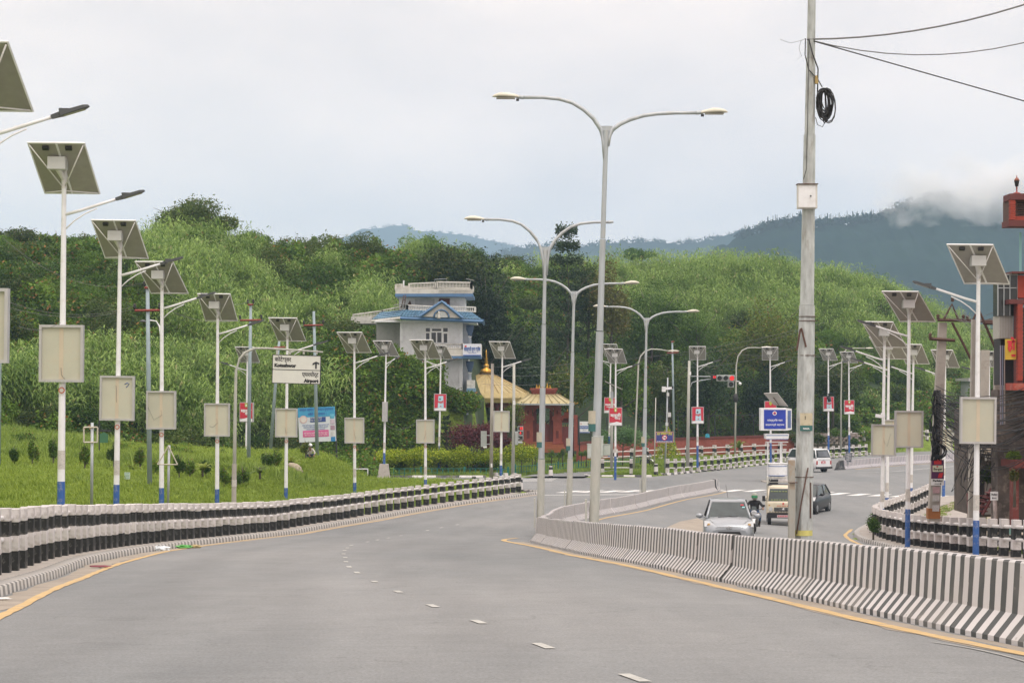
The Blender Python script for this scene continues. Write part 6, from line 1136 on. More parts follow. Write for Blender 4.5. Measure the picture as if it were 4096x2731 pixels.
# ================================================================== BUILDINGS
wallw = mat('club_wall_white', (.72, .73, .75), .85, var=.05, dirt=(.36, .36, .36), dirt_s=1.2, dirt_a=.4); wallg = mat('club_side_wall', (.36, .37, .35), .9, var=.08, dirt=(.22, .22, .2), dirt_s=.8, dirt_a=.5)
stain = mat('stained_balustrade', (.56, .55, .51), .9, var=.1, dirt=(.16, .15, .13), dirt_s=1.6, dirt_a=.65); bluet = mat('blue_roof_tile', (.13, .25, .36), .6, var=.2, vs=8, dirt=(.3, .28, .26), dirt_s=2, dirt_a=.35, rnd=.12); bluetr = mat('blue_trim', (.08, .17, .31), .6, var=.1)
glassd = mat('dark_window_glass', (.015, .02, .025), .08, var=0); cream = mat('balustrade_cream', (.55, .53, .48), .85, var=.08, dirt=(.25, .23, .2), dirt_s=2, dirt_a=.4)
D0 = 164.0; s_ = D0 / F; r = root_at('club_building', 1720, 1640, D0, 'white and blue two-storey club house with balustraded terraces on the hillside', 'building')
def B(x, y, dy=0.0): return L_(r, x, y) + Vector((0, dy, 0))
def bx(name, x0, x1, y0, y1, dy0, dy1, m, parent=None): a = B(x0, y1); b = B(x1, y0); mb = MB(); mb.box(((a.x + b.x) / 2, (dy0 + dy1) / 2, (a.z + b.z) / 2), (b.x - a.x, dy1 - dy0, b.z - a.z)); return mb.build(name, m, parent or r)
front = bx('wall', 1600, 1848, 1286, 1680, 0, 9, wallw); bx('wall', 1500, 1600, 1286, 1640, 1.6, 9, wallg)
# brick courses of the front (fine relief in joined courses), pilasters
for x0, x1 in ((1600, 1612), (1645, 1656), (1836, 1850)): bx('pilaster', x0, x1, 1286, 1366 if x0 < 1640 else 1560, -.10, 0.0, wallw)
mb = MB()
for k in range(44):
    y = 1290 + k * 6.1
    if y > 1540: break
    for xa, xb in ((1612, 1645), (1656, 1700), (1796, 1836)) if 1308 < y < 1372 else ((1612, 1645), (1656, 1836)): a = B(xa, y + 2.6); b = B(xb, y - 2.6); mb.box(((a.x + b.x) / 2, -.012, (a.z + b.z) / 2), (b.x - a.x - .02, .03, b.z - a.z))
o = mb.build('brick_courses', wallw, r); o['kind'] = 'stuff'
w = bx('window', 1700, 1795, 1309, 1370, -.07, .0, white); 
for x0, x1, y0, y1 in ((1703, 1720, 1312, 1327), (1728, 1765, 1315, 1324), (1773, 1791, 1312, 1327), (1704, 1718, 1332, 1358), (1726, 1744, 1330, 1369), (1749, 1766, 1330, 1369), (1775, 1789, 1334, 1370)): bx('pane', x0, x1, y0, y1, -.085, -.07, glassd, w)
# deep blue tiled skirt roof
def tiles(name, quad, nu, nv, m=bluet, h=.05):
    """rows of lapped tiles on a sloping face; every tile is an object"""
    a, b, c, e = quad; vs = MB(); vs.add([(0, 0, 0), (1, 0, 0), (1, 1, 0), (0, 1, 0)], [(0, 1, 2, 3)])
    base = MB(); n_ = ((b - a).cross(e - a)).normalized(); n_ = n_ if n_.z > 0 else -n_; base.add([a, b, c, e], [(0, 1, 2, 3)]); q = base.build(name, bluetr if m is bluet else m, r)
    for j in range(nv):
        for i in range(nu):
            def pt(u, v): return (a.lerp(b, u)).lerp(e.lerp(c, u), v)
            u0, u1 = (i + .04) / nu, (i + .96) / nu; v0, v1 = j / nv, (j + 1.15) / nv; v1 = min(v1, 1)
            t = MB(); p0, p1, p2, p3 = pt(u0, v0) + n_ * (h + .05), pt(u1, v0) + n_ * (h + .05), pt(u1, v1) + n_ * .02, pt(u0, v1) + n_ * .02; um = (u0 + u1) / 2; m0 = pt(um, v0) + n_ * (h * 1.9 + .05); m1 = pt(um, v1) + n_ * (.02 + h * .8)
            t.add([p0, m0, p1, p2, m1, p3, p0 - n_ * h, p1 - n_ * h], [(0, 1, 4, 5), (1, 2, 3, 4), (0, 6, 7, 2, 1)]); t.build('tile', m, q)
    return q
e0, e1 = B(1605, 1270, -1.3), B(1932, 1283, -1.3); t0, t1 = B(1622, 1240, .1), B(1885, 1250, .1)
tiles('roof_skirt', (e0, e1, t1, t0), 26, 5)
f0 = B(1482, 1277, 2.0); g0 = B(1515, 1245, 3.0); tiles('roof_skirt', (f0, e0, t0, g0), 12, 4)
mb = MB(); mb.tube([e0 + Vector((0, -.03, -.1)), e1 + Vector((0, -.03, -.1))], .13, 4, False); mb.tube([e1, B(1932, 1290, 5)], .12, 4, False); mb.build('eaves_board', bluetr, r); mb = MB(); mb.tube([f0 + Vector((0, -.03, -.1)), e0 + Vector((0, -.03, -.1))], .13, 4, False); mb.build('eaves_board', stain, r)
bx('terrace_slab', 1500, 1905, 1283, 1289, -.8, 9, wallw)
# gable with arch
ga, gb, gc = B(1693, 1268, -1.45), B(1842, 1274, -1.45), B(1770, 1215, -1.45); mb = MB(); mb.add([ga, gb, gc, B(1693, 1268, 0), B(1842, 1274, 0), B(1770, 1215, 0)], [(0, 1, 2), (0, 2, 5, 3), (1, 4, 5, 2)]); q = mb.build('gable', mat('gable_stucco', (.52, .50, .46), .9, dirt=(.2, .15, .12), dirt_s=1.5, dirt_a=.5), r)
tiles('gable_roof', (ga + Vector((-.2, -.1, .02)), ga + Vector((-.2, 1.7, .02)), gc + Vector((0, 1.7, .15)), gc + Vector((0, -.1, .15))), 4, 6); tiles('gable_roof', (gb + Vector((.2, 1.7, .02)), gb + Vector((.2, -.1, .02)), gc + Vector((0, -.1, .15)), gc + Vector((0, 1.7, .15))), 4, 6)
mb = MB(); mb.tube([ga + Vector((-.2, -.16, 0)), gc + Vector((0, -.16, .12)), gb + Vector((.2, -.16, 0))], .12, 4, False); mb.build('barge_board', bluetr, q)
cA = B(1768, 1272, -1.52); mb = MB(); mb.tube([cA + Vector((math.cos(a) * .62, 0, math.sin(a) * .62)) for a in [i * math.pi / 10 for i in range(11)]], .07, 5); mb.build('arch_moulding', bluetr, q); mb = MB(); mb.add([cA + Vector((math.cos(a) * .5, .02, math.sin(a) * .5)) for a in [i * math.pi / 10 for i in range(11)]], [tuple(range(11))]); mb.build('arch_recess', mat('arch_shell', (.45, .47, .46), .9, var=.2, vs=6), q); mb = MB(); mb.lathe(cA + Vector((-.2, -.05, -.1)), [(.14, 0), (.12, .2), (.07, .4), (.10, .5), (.03, .62)], 8); mb.build('figure', cream, q)
# balustrades
def balus(x0, y0, x1, y1, dy0, dy1, hpx, n, mt=stain, parent=None):
    a, b = B(x0, y0, dy0), B(x1, y1, dy1); h = hpx * s_; root_ = MB()
    root_.tube([a + Vector((0, 0, h)), b + Vector((0, 0, h))], .055, 4, False); q = root_.build('balustrade', mt, parent or r)
    mb = MB(); mb.tube([a + Vector((0, 0, .05)), b + Vector((0, 0, .05))], .055, 4, False); mb.build('balustrade_foot', mt, q)
    bm_ = MB(); bm_.lathe((0, 0, 0), [(.04, .05), (.028, h * .2), (.052, h * .42), (.024, h * .7), (.04, h * .93)], 6); me = bm_.mesh('baluster', mt)
    for i in range(n):
        o = bpy.data.objects.new('baluster', me); COL.objects.link(o); o.parent = q; o.location = a.lerp(b, (i + .5) / n)
    for e_ in (a, b): mb = MB(); mb.box(e_ + Vector((0, 0, h * .55)), (.18, .18, h * 1.1)); mb.build('pier', mt, q)
    return q
balus(1628, 1241, 1738, 1246, .2, .1, 20, 16); balus(1795, 1247, 1900, 1249, .1, .1, 20, 15); balus(1628, 1241, 1516, 1254, .2, 5, 21, 12); balus(1516, 1256, 1372, 1262, 5, 11, 22, 20)
bx('terrace_wall', 1376, 1510, 1256, 1284, 7, 11, stain)
# upper storey
bx('wall', 1592, 1857, 1180, 1255, 1.6, 7.5, wallw); bx('wall_panel', 1657, 1735, 1193, 1222, 1.52, 1.6, mat('pale_recess', (.44, .45, .47), .9), r); dr = bx('door', 1753, 1797, 1191, 1226, 1.5, 1.6, mat('maroon_door', (.10, .02, .02), .6, dirt=(.4, .38, .35), dirt_s=5, dirt_a=.4), r); bx('roof_slab', 1580, 1892, 1174, 1186, .2, 8, bluetr); bx('parapet', 1581, 1890, 1154, 1175, .25, .5, cream); bx('parapet', 1581, 1640, 1142, 1176, .6, 1, cream)
balus(1636, 1156, 1742, 1152, .5, .3, 22, 18, cream); balus(1748, 1152, 1886, 1155, .3, .3, 25, 24, cream); balus(1582, 1160, 1605, 1158, .6, .5, 22, 4, cream); balus(1886, 1155, 1886, 1158, .3, 6, 25, 14, cream)
for i in range(14):
    c = B(1760 + i * 9.2, 1165, .2); mb = MB(); mb.tube([c + Vector((math.cos(a) * .08, 0, math.sin(a) * .16)) for a in [j * .785 for j in range(9)]], .018, 4); mb.build('oval_ornament', cream, r)
mb = MB(); mb.tube([B(1605, 1230, .2), B(1615, 1180, .2)], .04, 4); mb.tube([B(1617, 1230, .2), B(1622, 1180, .2)], .04, 4); mb.tube([B(1607, 1215, .2), B(1619, 1215, .2)], .03, 4); mb.tube([B(1610, 1200, .2), B(1620, 1200, .2)], .03, 4); mb.build('rusty_ladder', rust, r)
mb = MB(); mb.add([B(1625, 1217, 1.55), B(1643, 1218, 1.55), B(1636, 1198, 1.55)], [(0, 1, 2)]); mb.build('rust_stain', rust, r); mb = MB(); mb.box(B(1880, 1117, .6), (.7, .5, .04), rot=(0, R(12), 0)); mb.cyl(B(1882, 1117, .6), B(1882, 1128, .6), .03, .03, 5); mb.build('roof_solar_panel', panback, r); mb = MB(); mb.cyl(B(1613, 1150, .6), B(1613, 1120, .6), .07, .07, 6); mb.build('vent_pipe', white, r); mb = MB(); mb.tube([B(1736, 1128, 1), B(1736, 1115, 1), B(1786, 1113, 1), B(1786, 1126, 1)], .02, 4); mb.build('roof_rail', galv, r); mb = MB(); mb.box(B(1597, 1217, .4), (.9, .8, .04), rot=(0, R(-4), 0)); mb.build('roof_solar_panel', panback, r)
# balcony right with columns
bx('balcony_slab', 1720, 1925, 1425, 1434, -1.2, 4, bluetr); balus(1722, 1424, 1852, 1424, -1.1, -1.1, 46, 1, cream); balus(1728, 1398, 1852, 1398, -1.1, -1.1, 20, 14, cream); bx('parapet', 1720, 1925, 1398, 1426, -1.12, -.95, cream); bx('parapet', 1915, 1925, 1376, 1426, -.9, 4, cream)
sgn = bx('club_signboard', 1853, 1926, 1376, 1424, -1.3, -1.2, mat('signboard_white', (.64, .66, .72), .6, var=.03)); text_mesh('सरस्वती युवा क्लब', .42, inkblue, sgn, B(1890, 1404, -1.33), bold=.01, width=1.32); text_mesh('तिलगंगा, काठमाडौं', .1, inkblue, sgn, B(1890, 1413, -1.33), width=.6)
m = MB(); m.box(B(1890, 1422, -1.31), (1.46, .012, .09)); m.build('blue_stripe', inkblue, sgn); m = MB(); m.box(B(1864, 1386, -1.31), (.16, .012, .13)); m.build('flag_mark', inkr, sgn); m = MB(); m.cyl(B(1915, 1390, -1.31), B(1915, 1390, -1.33), .08, .08, 10); m.build('crest', mat('grey_print', (.3, .3, .32), .7), sgn)
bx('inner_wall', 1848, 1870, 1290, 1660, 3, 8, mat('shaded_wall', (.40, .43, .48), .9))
for yb, yt in ((1425, 1300), (1570, 1445)):
    c = B(1880, yb, -.3); hh = (yb - yt) * s_; mb = MB(); mb.lathe(c, [(.16, 0), (.14, hh * .1), (.13, hh * .62), (.2, hh * .64)], 10); cl_ = mb.build('column', white, r); mb = MB(); mb.lathe(c, [(.2, hh * .66), (.17, hh * .70), (.32, hh * .86), (.34, hh)], 10); mb.build('capital', mat('capital_blue', (.05, .09, .17), .6), cl_)
    for k in range(5): mb = MB(); mb.cyl(c + Vector(((k - 2) * .055, -.13, .1)), c + Vector(((k - 2) * .055, -.13, hh * .6)), .012, .012, 4); mb.build('flute', bluetr, cl_)
bx('lower_parapet', 1868, 1898, 1520, 1560, -1, 3, stain); bx('lower_roof', 1868, 1902, 1552, 1566, -1.3, 3, bluet)
# ---- gold-roofed pavilion
goldr = mat('gilt_roof_sheet', (.38, .30, .13), .45, .25, var=.15, vs=2.5, dirt=(.30, .20, .09), dirt_s=1.4, dirt_a=.5); goldl = mat('pale_gilt_sheet', (.44, .38, .21), .5, .2, var=.12, dirt=(.3, .24, .1), dirt_s=2, dirt_a=.4); gilt = mat('gilt_finial', (.50, .28, .05), .3, .8, var=.1)
brick = mat('terracotta_render', (.27, .065, .045), .85, var=.12, vs=4, bump=.3, bs=15, dirt=(.34, .12, .09), dirt_s=2, dirt_a=.5); brickd = mat('dark_terracotta', (.13, .03, .024), .85, var=.15, bump=.2)
d = 192; r = root_at('pavilion', 1945, 1700, d, 'eight-sided pavilion with a wide gold roof and gilt finial behind the gate', 'pavilion'); s_ = d / F
def rp_(u, z): return [Vector((math.cos(a) * u, math.sin(a) * u, z)) for a in [R(22.5 + 45 * i - 6) for i in range(8)]]
zt = L_(r, 0, 1490).z; zm = L_(r, 0, 1570).z; ze = L_(r, 0, 1590).z; top = rp_(.35, zt); mid = rp_(4.3, zm); eav = rp_(4.7, ze)
rf = empty('roof', (0, 0, 0)); bpy.data.objects.remove(rf); mb = MB(); mb.loft([mid, top], False); rf = mb.build('roof', goldr, r)
for i in range(8):
    mb = MB(); mb.tube([mid[i], top[i]], .06, 5); mb.build('ridge_strip', mat('gilt_seam', (.34, .24, .10), .5, .4), rf)
    for k in range(1, 5): a = mid[i].lerp(mid[(i + 1) % 8], k / 5); b = top[i].lerp(top[(i + 1) % 8], k / 5); mb = MB(); mb.tube([a + Vector((0, 0, .02)), a.lerp(b, .96)], .025, 4); mb.build('sheet_seam', goldr, rf)
mb = MB(); mb.loft([rp_(4.6, ze - .45), eav, [v + Vector((0, 0, .0)) for v in mid]], False); mb.build('eaves', goldr, r)
mb = MB(); mb.lathe((0, 0, zt - .05), [(.75, 0), (.5, .35), (.22, .5), (.30, .65), (.26, .8), (.12, .95), (.22, 1.05), (.10, 1.25), (.16, 1.35), (.06, 1.6), (.08, 1.7), (.01, 2.3)], 12); mb.build('finial', gilt, r)
for a in range(8): p = rp_(3.7, 0)[a]; mb = MB(); mb.cyl((p.x, p.y, -2.5), (p.x, p.y, ze - .3), .25, .22, 8); mb.build('column', brickd, r)
mb = MB(); mb.loft([rp_(3.9, ze - .9), rp_(3.9, ze - .4)], False); mb.build('beam', brickd, r)
# ---- terracotta gateway
d = 182; s_ = d / F; r = root_at('gateway', 2178, 1800, d, 'terracotta red gateway with gold hipped roof and a row of gilt spires', 'gate')
def Q(x, y, dy=0.0): return L_(r, x, y) + Vector((0, dy, 0))
def bq(name, x0, x1, y0, y1, dy0, dy1, m, parent=None): a = Q(x0, y1); b = Q(x1, y0); mb = MB(); mb.box(((a.x + b.x) / 2, (dy0 + dy1) / 2, (a.z + b.z) / 2), (b.x - a.x, dy1 - dy0, b.z - a.z)); return mb.build(name, m, parent or r)
for x0, x1 in ((2095, 2132), (2212, 2248)):
    pl_ = bq('pillar', x0, x1, 1680, 1800, -.4, .8, brick)
    for y, e_ in ((1668, 3), (1676, 5), (1770, 3)): bq('moulding', x0 - e_, x1 + e_, y - 4, y + 4, -.4 - e_ * .02, .8, brick, pl_)
    bq('upper_pillar', x0 + 3, x1 - 3, 1618, 1664, -.3, .7, brick, pl_); bq('niche', x0 + 12, x1 - 14, 1722, 1752, -.42, -.4, brickd, pl_); bq('bell_ornament', x0 + 14, x0 + 20, 1640, 1655, -.36, -.3, brickd, pl_)
    bq('inner_jamb', x0 + (37 if x0 < 2150 else -14), x1 + (14 if x0 < 2150 else -36), 1640, 1795, -.1, .5, brickd)
lt = bq('lintel', 2098, 2246, 1617, 1632, -.5, .9, brick); 
mb = MB(); mb.add([Q(2132, 1632, -.2), Q(2132, 1650, -.2), Q(2150, 1632, -.2), Q(2212, 1632, -.2), Q(2212, 1650, -.2), Q(2196, 1632, -.2)], [(0, 1, 2), (3, 5, 4)]); mb.build('arch_corner', brick, lt)
for x0, x1 in ((2133, 2171), (2173, 2211)):
    lf = bq('gate_leaf', x0, x1, 1696, 1775, .15, .22, mat('red_gate_sheet', (.20, .05, .045), .7, var=.1)); 
    for k in range(7): x = x0 + 3 + k * 5.4; cy_ = 1690 + 8 * math.sin(k / 6 * math.pi) * (1 if x0 < 2150 else 1); mb = MB(); mb.cyl(Q(x, 1698, .18), Q(x, cy_ - 8, .18), .03, .01, 5); mb.build('spike', gilt if k % 2 else brickd, lf)
    mb = MB(); c = Q((x0 + x1) / 2, 1775, .12); mb.tube([c + Vector((math.cos(a) * .42, 0, math.sin(a) * .28)) for a in [i * math.pi / 8 for i in range(9)]], .03, 4); mb.build('scroll', brickd, lf)
for k, (x0, x1, y) in enumerate(((2085, 2260, 1800), (2092, 2254, 1788), (2130, 2214, 1778))): bq('step', x0, x1, y - 12, y + 8 if k == 0 else y, -1.2 + k * .4, .8, mat('orange_step', (.30, .10, .045), .85, var=.12))
# hipped gold roof with standing seams
e = [Q(2062, 1612, -1.5), Q(2296, 1614, -1.5), Q(2296, 1614, 2.3), Q(2062, 1612, 2.3)]; tp_ = [Q(2122, 1574, -.1), Q(2228, 1574, -.1), Q(2228, 1574, .9), Q(2122, 1574, .9)]
mb = MB(); mb.loft([e, tp_], False); rf = mb.build('roof', goldl, r); n_s = 8
for k in range(n_s + 1):
    a = e[0].lerp(e[1], k / n_s); b = tp_[0].lerp(tp_[1], k / n_s); mb = MB(); mb.tube([a + Vector((0, -.02, .03)), b + Vector((0, -.02, .03))], .035, 4); mb.build('standing_seam', goldl, rf); mb = MB(); mb.box(a + Vector((0, .25, .14)), (.08, .1, .08)); mb.build('snow_stop', gilt, rf)
mb = MB(); mb.loft([[v + Vector((0, 0, -.14)) for v in e], e], False); mb.build('eaves_board', galv, rf)
for sx, k in ((-1, 0), (1, 1)): mb = MB(); c = e[k]; mb.tube([c, c + Vector((sx * .2, -.1, .02)), c + Vector((sx * .35, -.1, .15))], [.05, .04, .01], 5); mb.build('upturned_corner', gilt, rf)
for y, x0, x1 in ((1572, 2127, 2223), (1564, 2124, 2226), (1556, 2120, 2230)): bq('parapet', x0, x1, y - 4, y + 4, -.2 - (1572 - y) * .01, 1.0, brick)
for x, y0, h_ in ((2147, 1553, 15), (2157, 1553, 13), (2170, 1553, 18), (2189, 1553, 20), (2200, 1553, 13)): c = Q(x, y0, .3); h2 = h_ * s_; mb = MB(); mb.lathe(c, [(.14, 0), (.15, h2 * .15), (.07, h2 * .3), (.10, h2 * .45), (.04, h2 * .65), (.05, h2 * .75), (.005, h2 * 1.1)], 8); mb.build('spire', gilt, r)
# small side gate and wall pier
r = root_at('side_gate', 2275, 1800, d, 'small terracotta side gate with one gilt spire right of the main gateway', 'gate')
bq('pier', 2296, 2310, 1662, 1802, -.3, .5, brick); bq('lintel', 2248, 2310, 1660, 1672, -.35, .5, brick); bq('cap', 2256, 2284, 1648, 1660, -.2, .4, brick); bq('panel', 2249, 2296, 1706, 1795, .1, .2, mat('red_gate_sheet', (.20, .05, .045), .7)); bq('arch', 2249, 2296, 1672, 1690, 0, .3, brickd); mb = MB(); mb.lathe(Q(2269, 1648, 0), [(.12, 0), (.08, .1), (.1, .16), (.01, .35)], 8); mb.build('spire', gilt, r)
for k in range(7): mb = MB(); mb.cyl(Q(2252 + k * 7, 1708, .14), Q(2252 + k * 7, 1698 - 3 * math.cos((k - 3) * .5), .14), .03, .01, 5); mb.build('spike', gilt, r)
# low terracotta wall with coping and mesh fence above
def low_wall(label, pts, h, name='boundary_wall', m=brick, mc=brickd, zb=None):
    W = walk(pts, 2.6); p0 = W[0][0]; r = empty(name, (p0.x, p0.y, 0), label, 'wall')
    for (a, ta), (b, tb_) in zip(W[:-1], W[1:]):
        t = b - a; rz = math.atan2(t.y, t.x); c = (a + b) / 2 - p0; z = zb if zb is not None else 1.15
        mb = MB(); mb.box((0, 0, h / 2 - .6), (t.length - .01, .3, h + 1.2)); o = mb.build('wall_section', m, r, (c.x, c.y, z)); o.rotation_euler = (0, 0, rz); mb = MB(); mb.box((0, 0, h + .09), (t.length - .015, .46, .2)); mb.build('coping', mc, o)
    return r
WL = [pg(2312, 0, 183), pg(2345, 0, 188), pg(2600, 0, 197), pg(2900, 0, 206), pg(3230, 0, 214)]; low_wall('long low terracotta wall below the dark trees', WL, 1.05, zb=1.25)
W = walk(WL, 3.0); p0 = W[0][0]; r = empty('mesh_fence', (p0.x, p0.y, 0), 'tall dark mesh fence standing on the terracotta wall', 'fence'); bs_ = [Vector((p.x - p0.x, p.y - p0.y, 2.3)) for p, t in W]; 
for b in bs_: mb = MB(); mb.cyl(b, b + Vector((0, 0, 2.4)), .045, .045, 5); mb.build('post', darkm, r)
for z in (.1, 2.35): mb = MB(); mb.tube([b + Vector((0, 0, z)) for b in bs_], .022, 4); mb.build('rail', darkm, r)
mb = MB()
for a, b in zip(bs_[:-1], bs_[1:]):
    for k in range(12): p = a.lerp(b, (k + .5) / 12); mb.cyl(p, p + Vector((0, 0, 2.35)), .006, .006, 3, cap=False)
    for k in range(9): z = Vector((0, 0, .25 * k + .2)); mb.tube([a + z, b + z], .006, 3)
o = mb.build('mesh_wires', darkm, r); o['kind'] = 'stuff'
# rubble retaining wall under the right slope
stm = mat('rubble_stone', (.19, .16, .14), .9, var=.25, vs=3, rnd=.3, bump=.3); W = [pg(3165, 0, 214), pg(3430, 0, 216)]; r = empty('stone_wall', (W[0][0], W[0][1], 0), 'dark overgrown rubble stone wall at the foot of the green slope', 'wall'); a = Vector((W[0][0], W[0][1])); b = Vector((W[1][0], W[1][1])); n_ = 14; rs = random.Random(4); vm_ = []
for k in range(5): mb = MB(); mb.box((0, 0, 0), (.5, .35, .24), taper=rs.uniform(.75, .95), rot=(rs.uniform(-.1, .1), rs.uniform(-.15, .15), 0)); vm_.append(mb.mesh('stone', stm))
for j in range(4):
    for i in range(n_): p = (b - a) * ((i + .5 + (j % 2) * .5) / n_ + rs.uniform(-.01, .01)); o = bpy.data.objects.new('stone', vm_[rs.randrange(5)]); COL.objects.link(o); o.parent = r; o.location = (p.x, p.y - rs.uniform(0, .12), 1.5 + j * .25); o.rotation_euler = (0, rs.uniform(-.1, .1), rs.uniform(-.2, .2)); bevel(o, .03)
mb = MB(); t = b - a; mb.box((t.x / 2, t.y / 2 + .4, 1.8), (t.length, .6, 1.5), rot=(0, 0, math.atan2(t.y, t.x))); mb.build('wall_core', stm, r)
for i, (x, yt, yb, w) in enumerate(((3200, 1700, 1800, 110), (3270, 1715, 1795, 90), (3355, 1700, 1765, 80), (3415, 1745, 1790, 40))): bush('%s overgrown bush from the left hiding the rubble wall' % ORD[i], x, yt, yb, 212, w, oak if i < 2 else shrub_d, 1500, .2, 'wall_bush', 'bush', 'bushes over the rubble wall', 110 + i)
# ---- brick houses at the right edge
rb = mat('red_painted_brick', (.33, .05, .03), .75, var=.15, vs=5, dirt=(.12, .03, .02), dirt_s=2, dirt_a=.4, rnd=.12); rbd = mat('maroon_band', (.12, .03, .028), .7, var=.12); teal = mat('teal_pipe', (.22, .42, .42), .5, var=.08); shd = mat('smoked_glazing', (.02, .025, .025), .15, var=.1)
d = 63.0; s_ = d / F; r = root_at('brick_house', 4085, 2100, d, 'red painted brick house with a projecting roof pavilion at the right edge', 'building')
tw = bq('roof_room', 4040, 4700, 800, 885, .0, 0.90, mat('grille_dark', (.10, .055, .045), .8, var=.2)); bq('cornice', 4033, 4700, 777, 802, -.25, 0.65, rbd, tw); bq('sill_band', 4024, 4700, 884, 908, -.35, 0.55, rbd, tw); bq('sill', 4055, 4700, 866, 884, -.05, 0.0, rb, tw)
bm_ = MB(); bm_.box((0, 0, 0), (.16, .22, .052)); bme = bm_.mesh('brick', rb)
for j in range(11): o = bpy.data.objects.new('brick', bme); COL.objects.link(o); o.parent = tw; o.location = Q(4044, 806 + j * 7.2, -.12) + Vector((.012 * (j % 2), 0, 0)); bevel(o, .006)
for i in range(6):
    for j in range(6): mb = MB(); c = Q(4072 + i * 6 + (j % 2) * 3, 812 + j * 9, -.01); mb.lathe(c, [(.02, -.012), (.026, 0), (.02, .012)], 6); mb.build('grille_hole', inkb, tw)
mb = MB(); c = Q(4067, 777, 0); mb.lathe(c, [(.13, 0), (.12, .04), (.03, .06), (.02, .16), (.035, .18), (.018, .22), (.03, .25)], 8); q = mb.build('roof_ornament', mat('ornament_red', (.28, .06, .05), .6), r); mb = MB(); mb.lathe(c, [(.05, .24), (.08, .40), (.085, .43)], 6); mb.build('lantern_glass', darkm, q); mb = MB(); mb.lathe(c, [(.10, .42), (.05, .50), (.015, .53), (.02, .55), (.005, .60)], 6); mb.build('lantern_cap', mat('copper_cap', (.34, .13, .09), .6), q)
mb = MB(); mb.box(Q(4091, 1030, .3), (.06, .06, (1110 - 905) * s_)); mb.build('teal_pipe', teal, r)
bq('upper_storey', 4078, 4700, 1100, 1190, .2, 1.10, rb); bq('floor_band', 4030, 4700, 1198, 1216, -.2, 0.70, rbd); bq('cornice', 4045, 4700, 1086, 1094, -.1, 0.80, rbd)
gz_ = bq('glazed_bay', 4000, 4080, 1094, 1262, .3, .9, shd); 
for x in (4000, 4024, 4048, 4078): bq('mullion', x - 1.5, x + 1.5, 1094, 1262, .25, .3, galv, gz_)
for y in (1096, 1150): bq('transom', 4000, 4078, y - 1.5, y + 1.5, .24, .3, galv, gz_)
pn_ = bq('corrugated_panel', 4008, 4066, 1262, 1352, .4, 1.2, mat('corrugated_grey', (.42, .40, .36), .7, var=.1, dirt=(.22, .17, .12), dirt_s=3, dirt_a=.5)); 
for k in range(9): mb = MB(); x = 4011 + k * 6.5; mb.cyl(Q(x, 1350, .39), Q(x, 1264, .39), .012, .012, 4); mb.build('rib', alu, pn_)
cl2 = bq('brick_column', 4064, 4084, 1216, 1540, -.2, .3, rbd)
for j in range(40): o = bpy.data.objects.new('brick', bme); COL.objects.link(o); o.parent = cl2; o.location = Q(4074 - (j % 2) * 1.2, 1222 + j * 7.6, -.14); bevel(o, .006)
bq('window', 4086, 4700, 1230, 1500, .1, .2, shd); bq('window_frame', 4086, 4089, 1230, 1500, .04, .1, teal); bq('shop_interior_shade', 4034, 4700, 1352, 1540, 1.0, 1.90, mat('shop_dark', (.03, .03, .035), .6, var=.3)); bq('awning', 4034, 4700, 1532, 1560, -.6, .4, mat('red_awning', (.33, .06, .04), .8, var=.2, dirt=(.4, .25, .2), dirt_s=4, dirt_a=.5)); bq('lower_wall', 4040, 4700, 1560, 2110, 1.6, 2.50, mat('shop_shade', (.11, .09, .08), .8, var=.5, vs=2, dirt=(.4, .33, .28), dirt_s=3, dirt_a=.6)); bq('pillar', 4057, 4082, 1850, 2110, .2, .6, mat('maroon_pillar', (.16, .028, .022), .6, var=.1, dirt=(.4, .3, .25), dirt_s=4, dirt_a=.3)); bq('balcony_slab', 4050, 4700, 1840, 1870, -.3, 1.5, brickd)  # dark box stands in for the shop interior, its shade put into the colour
mb = MB(); mb.box((17.75 + 3 - r.location.x, 65.6 - 63, 7.9 - r.location.z), (6, 4.6, 15.4)); mb.build('main_wall', rb, r)
ys_ = bq('yellow_sign', 4018, 4062, 1356, 1438, -.1, -.05, mat('sign_yellow', (.52, .33, .03), .5)); text_mesh('हो', .42, inkr, ys_, Q(4042, 1398, -.12), bold=.02, width=.26); text_mesh('मम', .1, inkr, ys_, Q(4050, 1426, -.12), bold=.01, width=.14)
for k, x in enumerate((4018, 4026, 4034)): mb = MB(); mb.cyl(Q(x, 1700, .5), Q(x, 1380, .5), .022, .022, 6); mb.build('service_pipe', mat('pipe_%d' % k, [(.30, .27, .33), (.2, .22, .3), (.36, .30, .28)][k], .5), r)
d2 = 74; r = root_at('back_house', 4020, 2080, d2, 'shaded shop fronts behind the poles on the right pavement', 'building'); s_ = d2 / F; bq('wall', 3960, 4700, 1640, 2080, 2, 6, mat('shade_wall', (.09, .075, .065), .9, var=.3, vs=1.2, dirt=(.2, .17, .14), dirt_s=2.2, dirt_a=.4)); bq('shutter', 3985, 4050, 1900, 2070, 1.9, 2, mat('shutter_grey', (.2, .19, .18), .6))
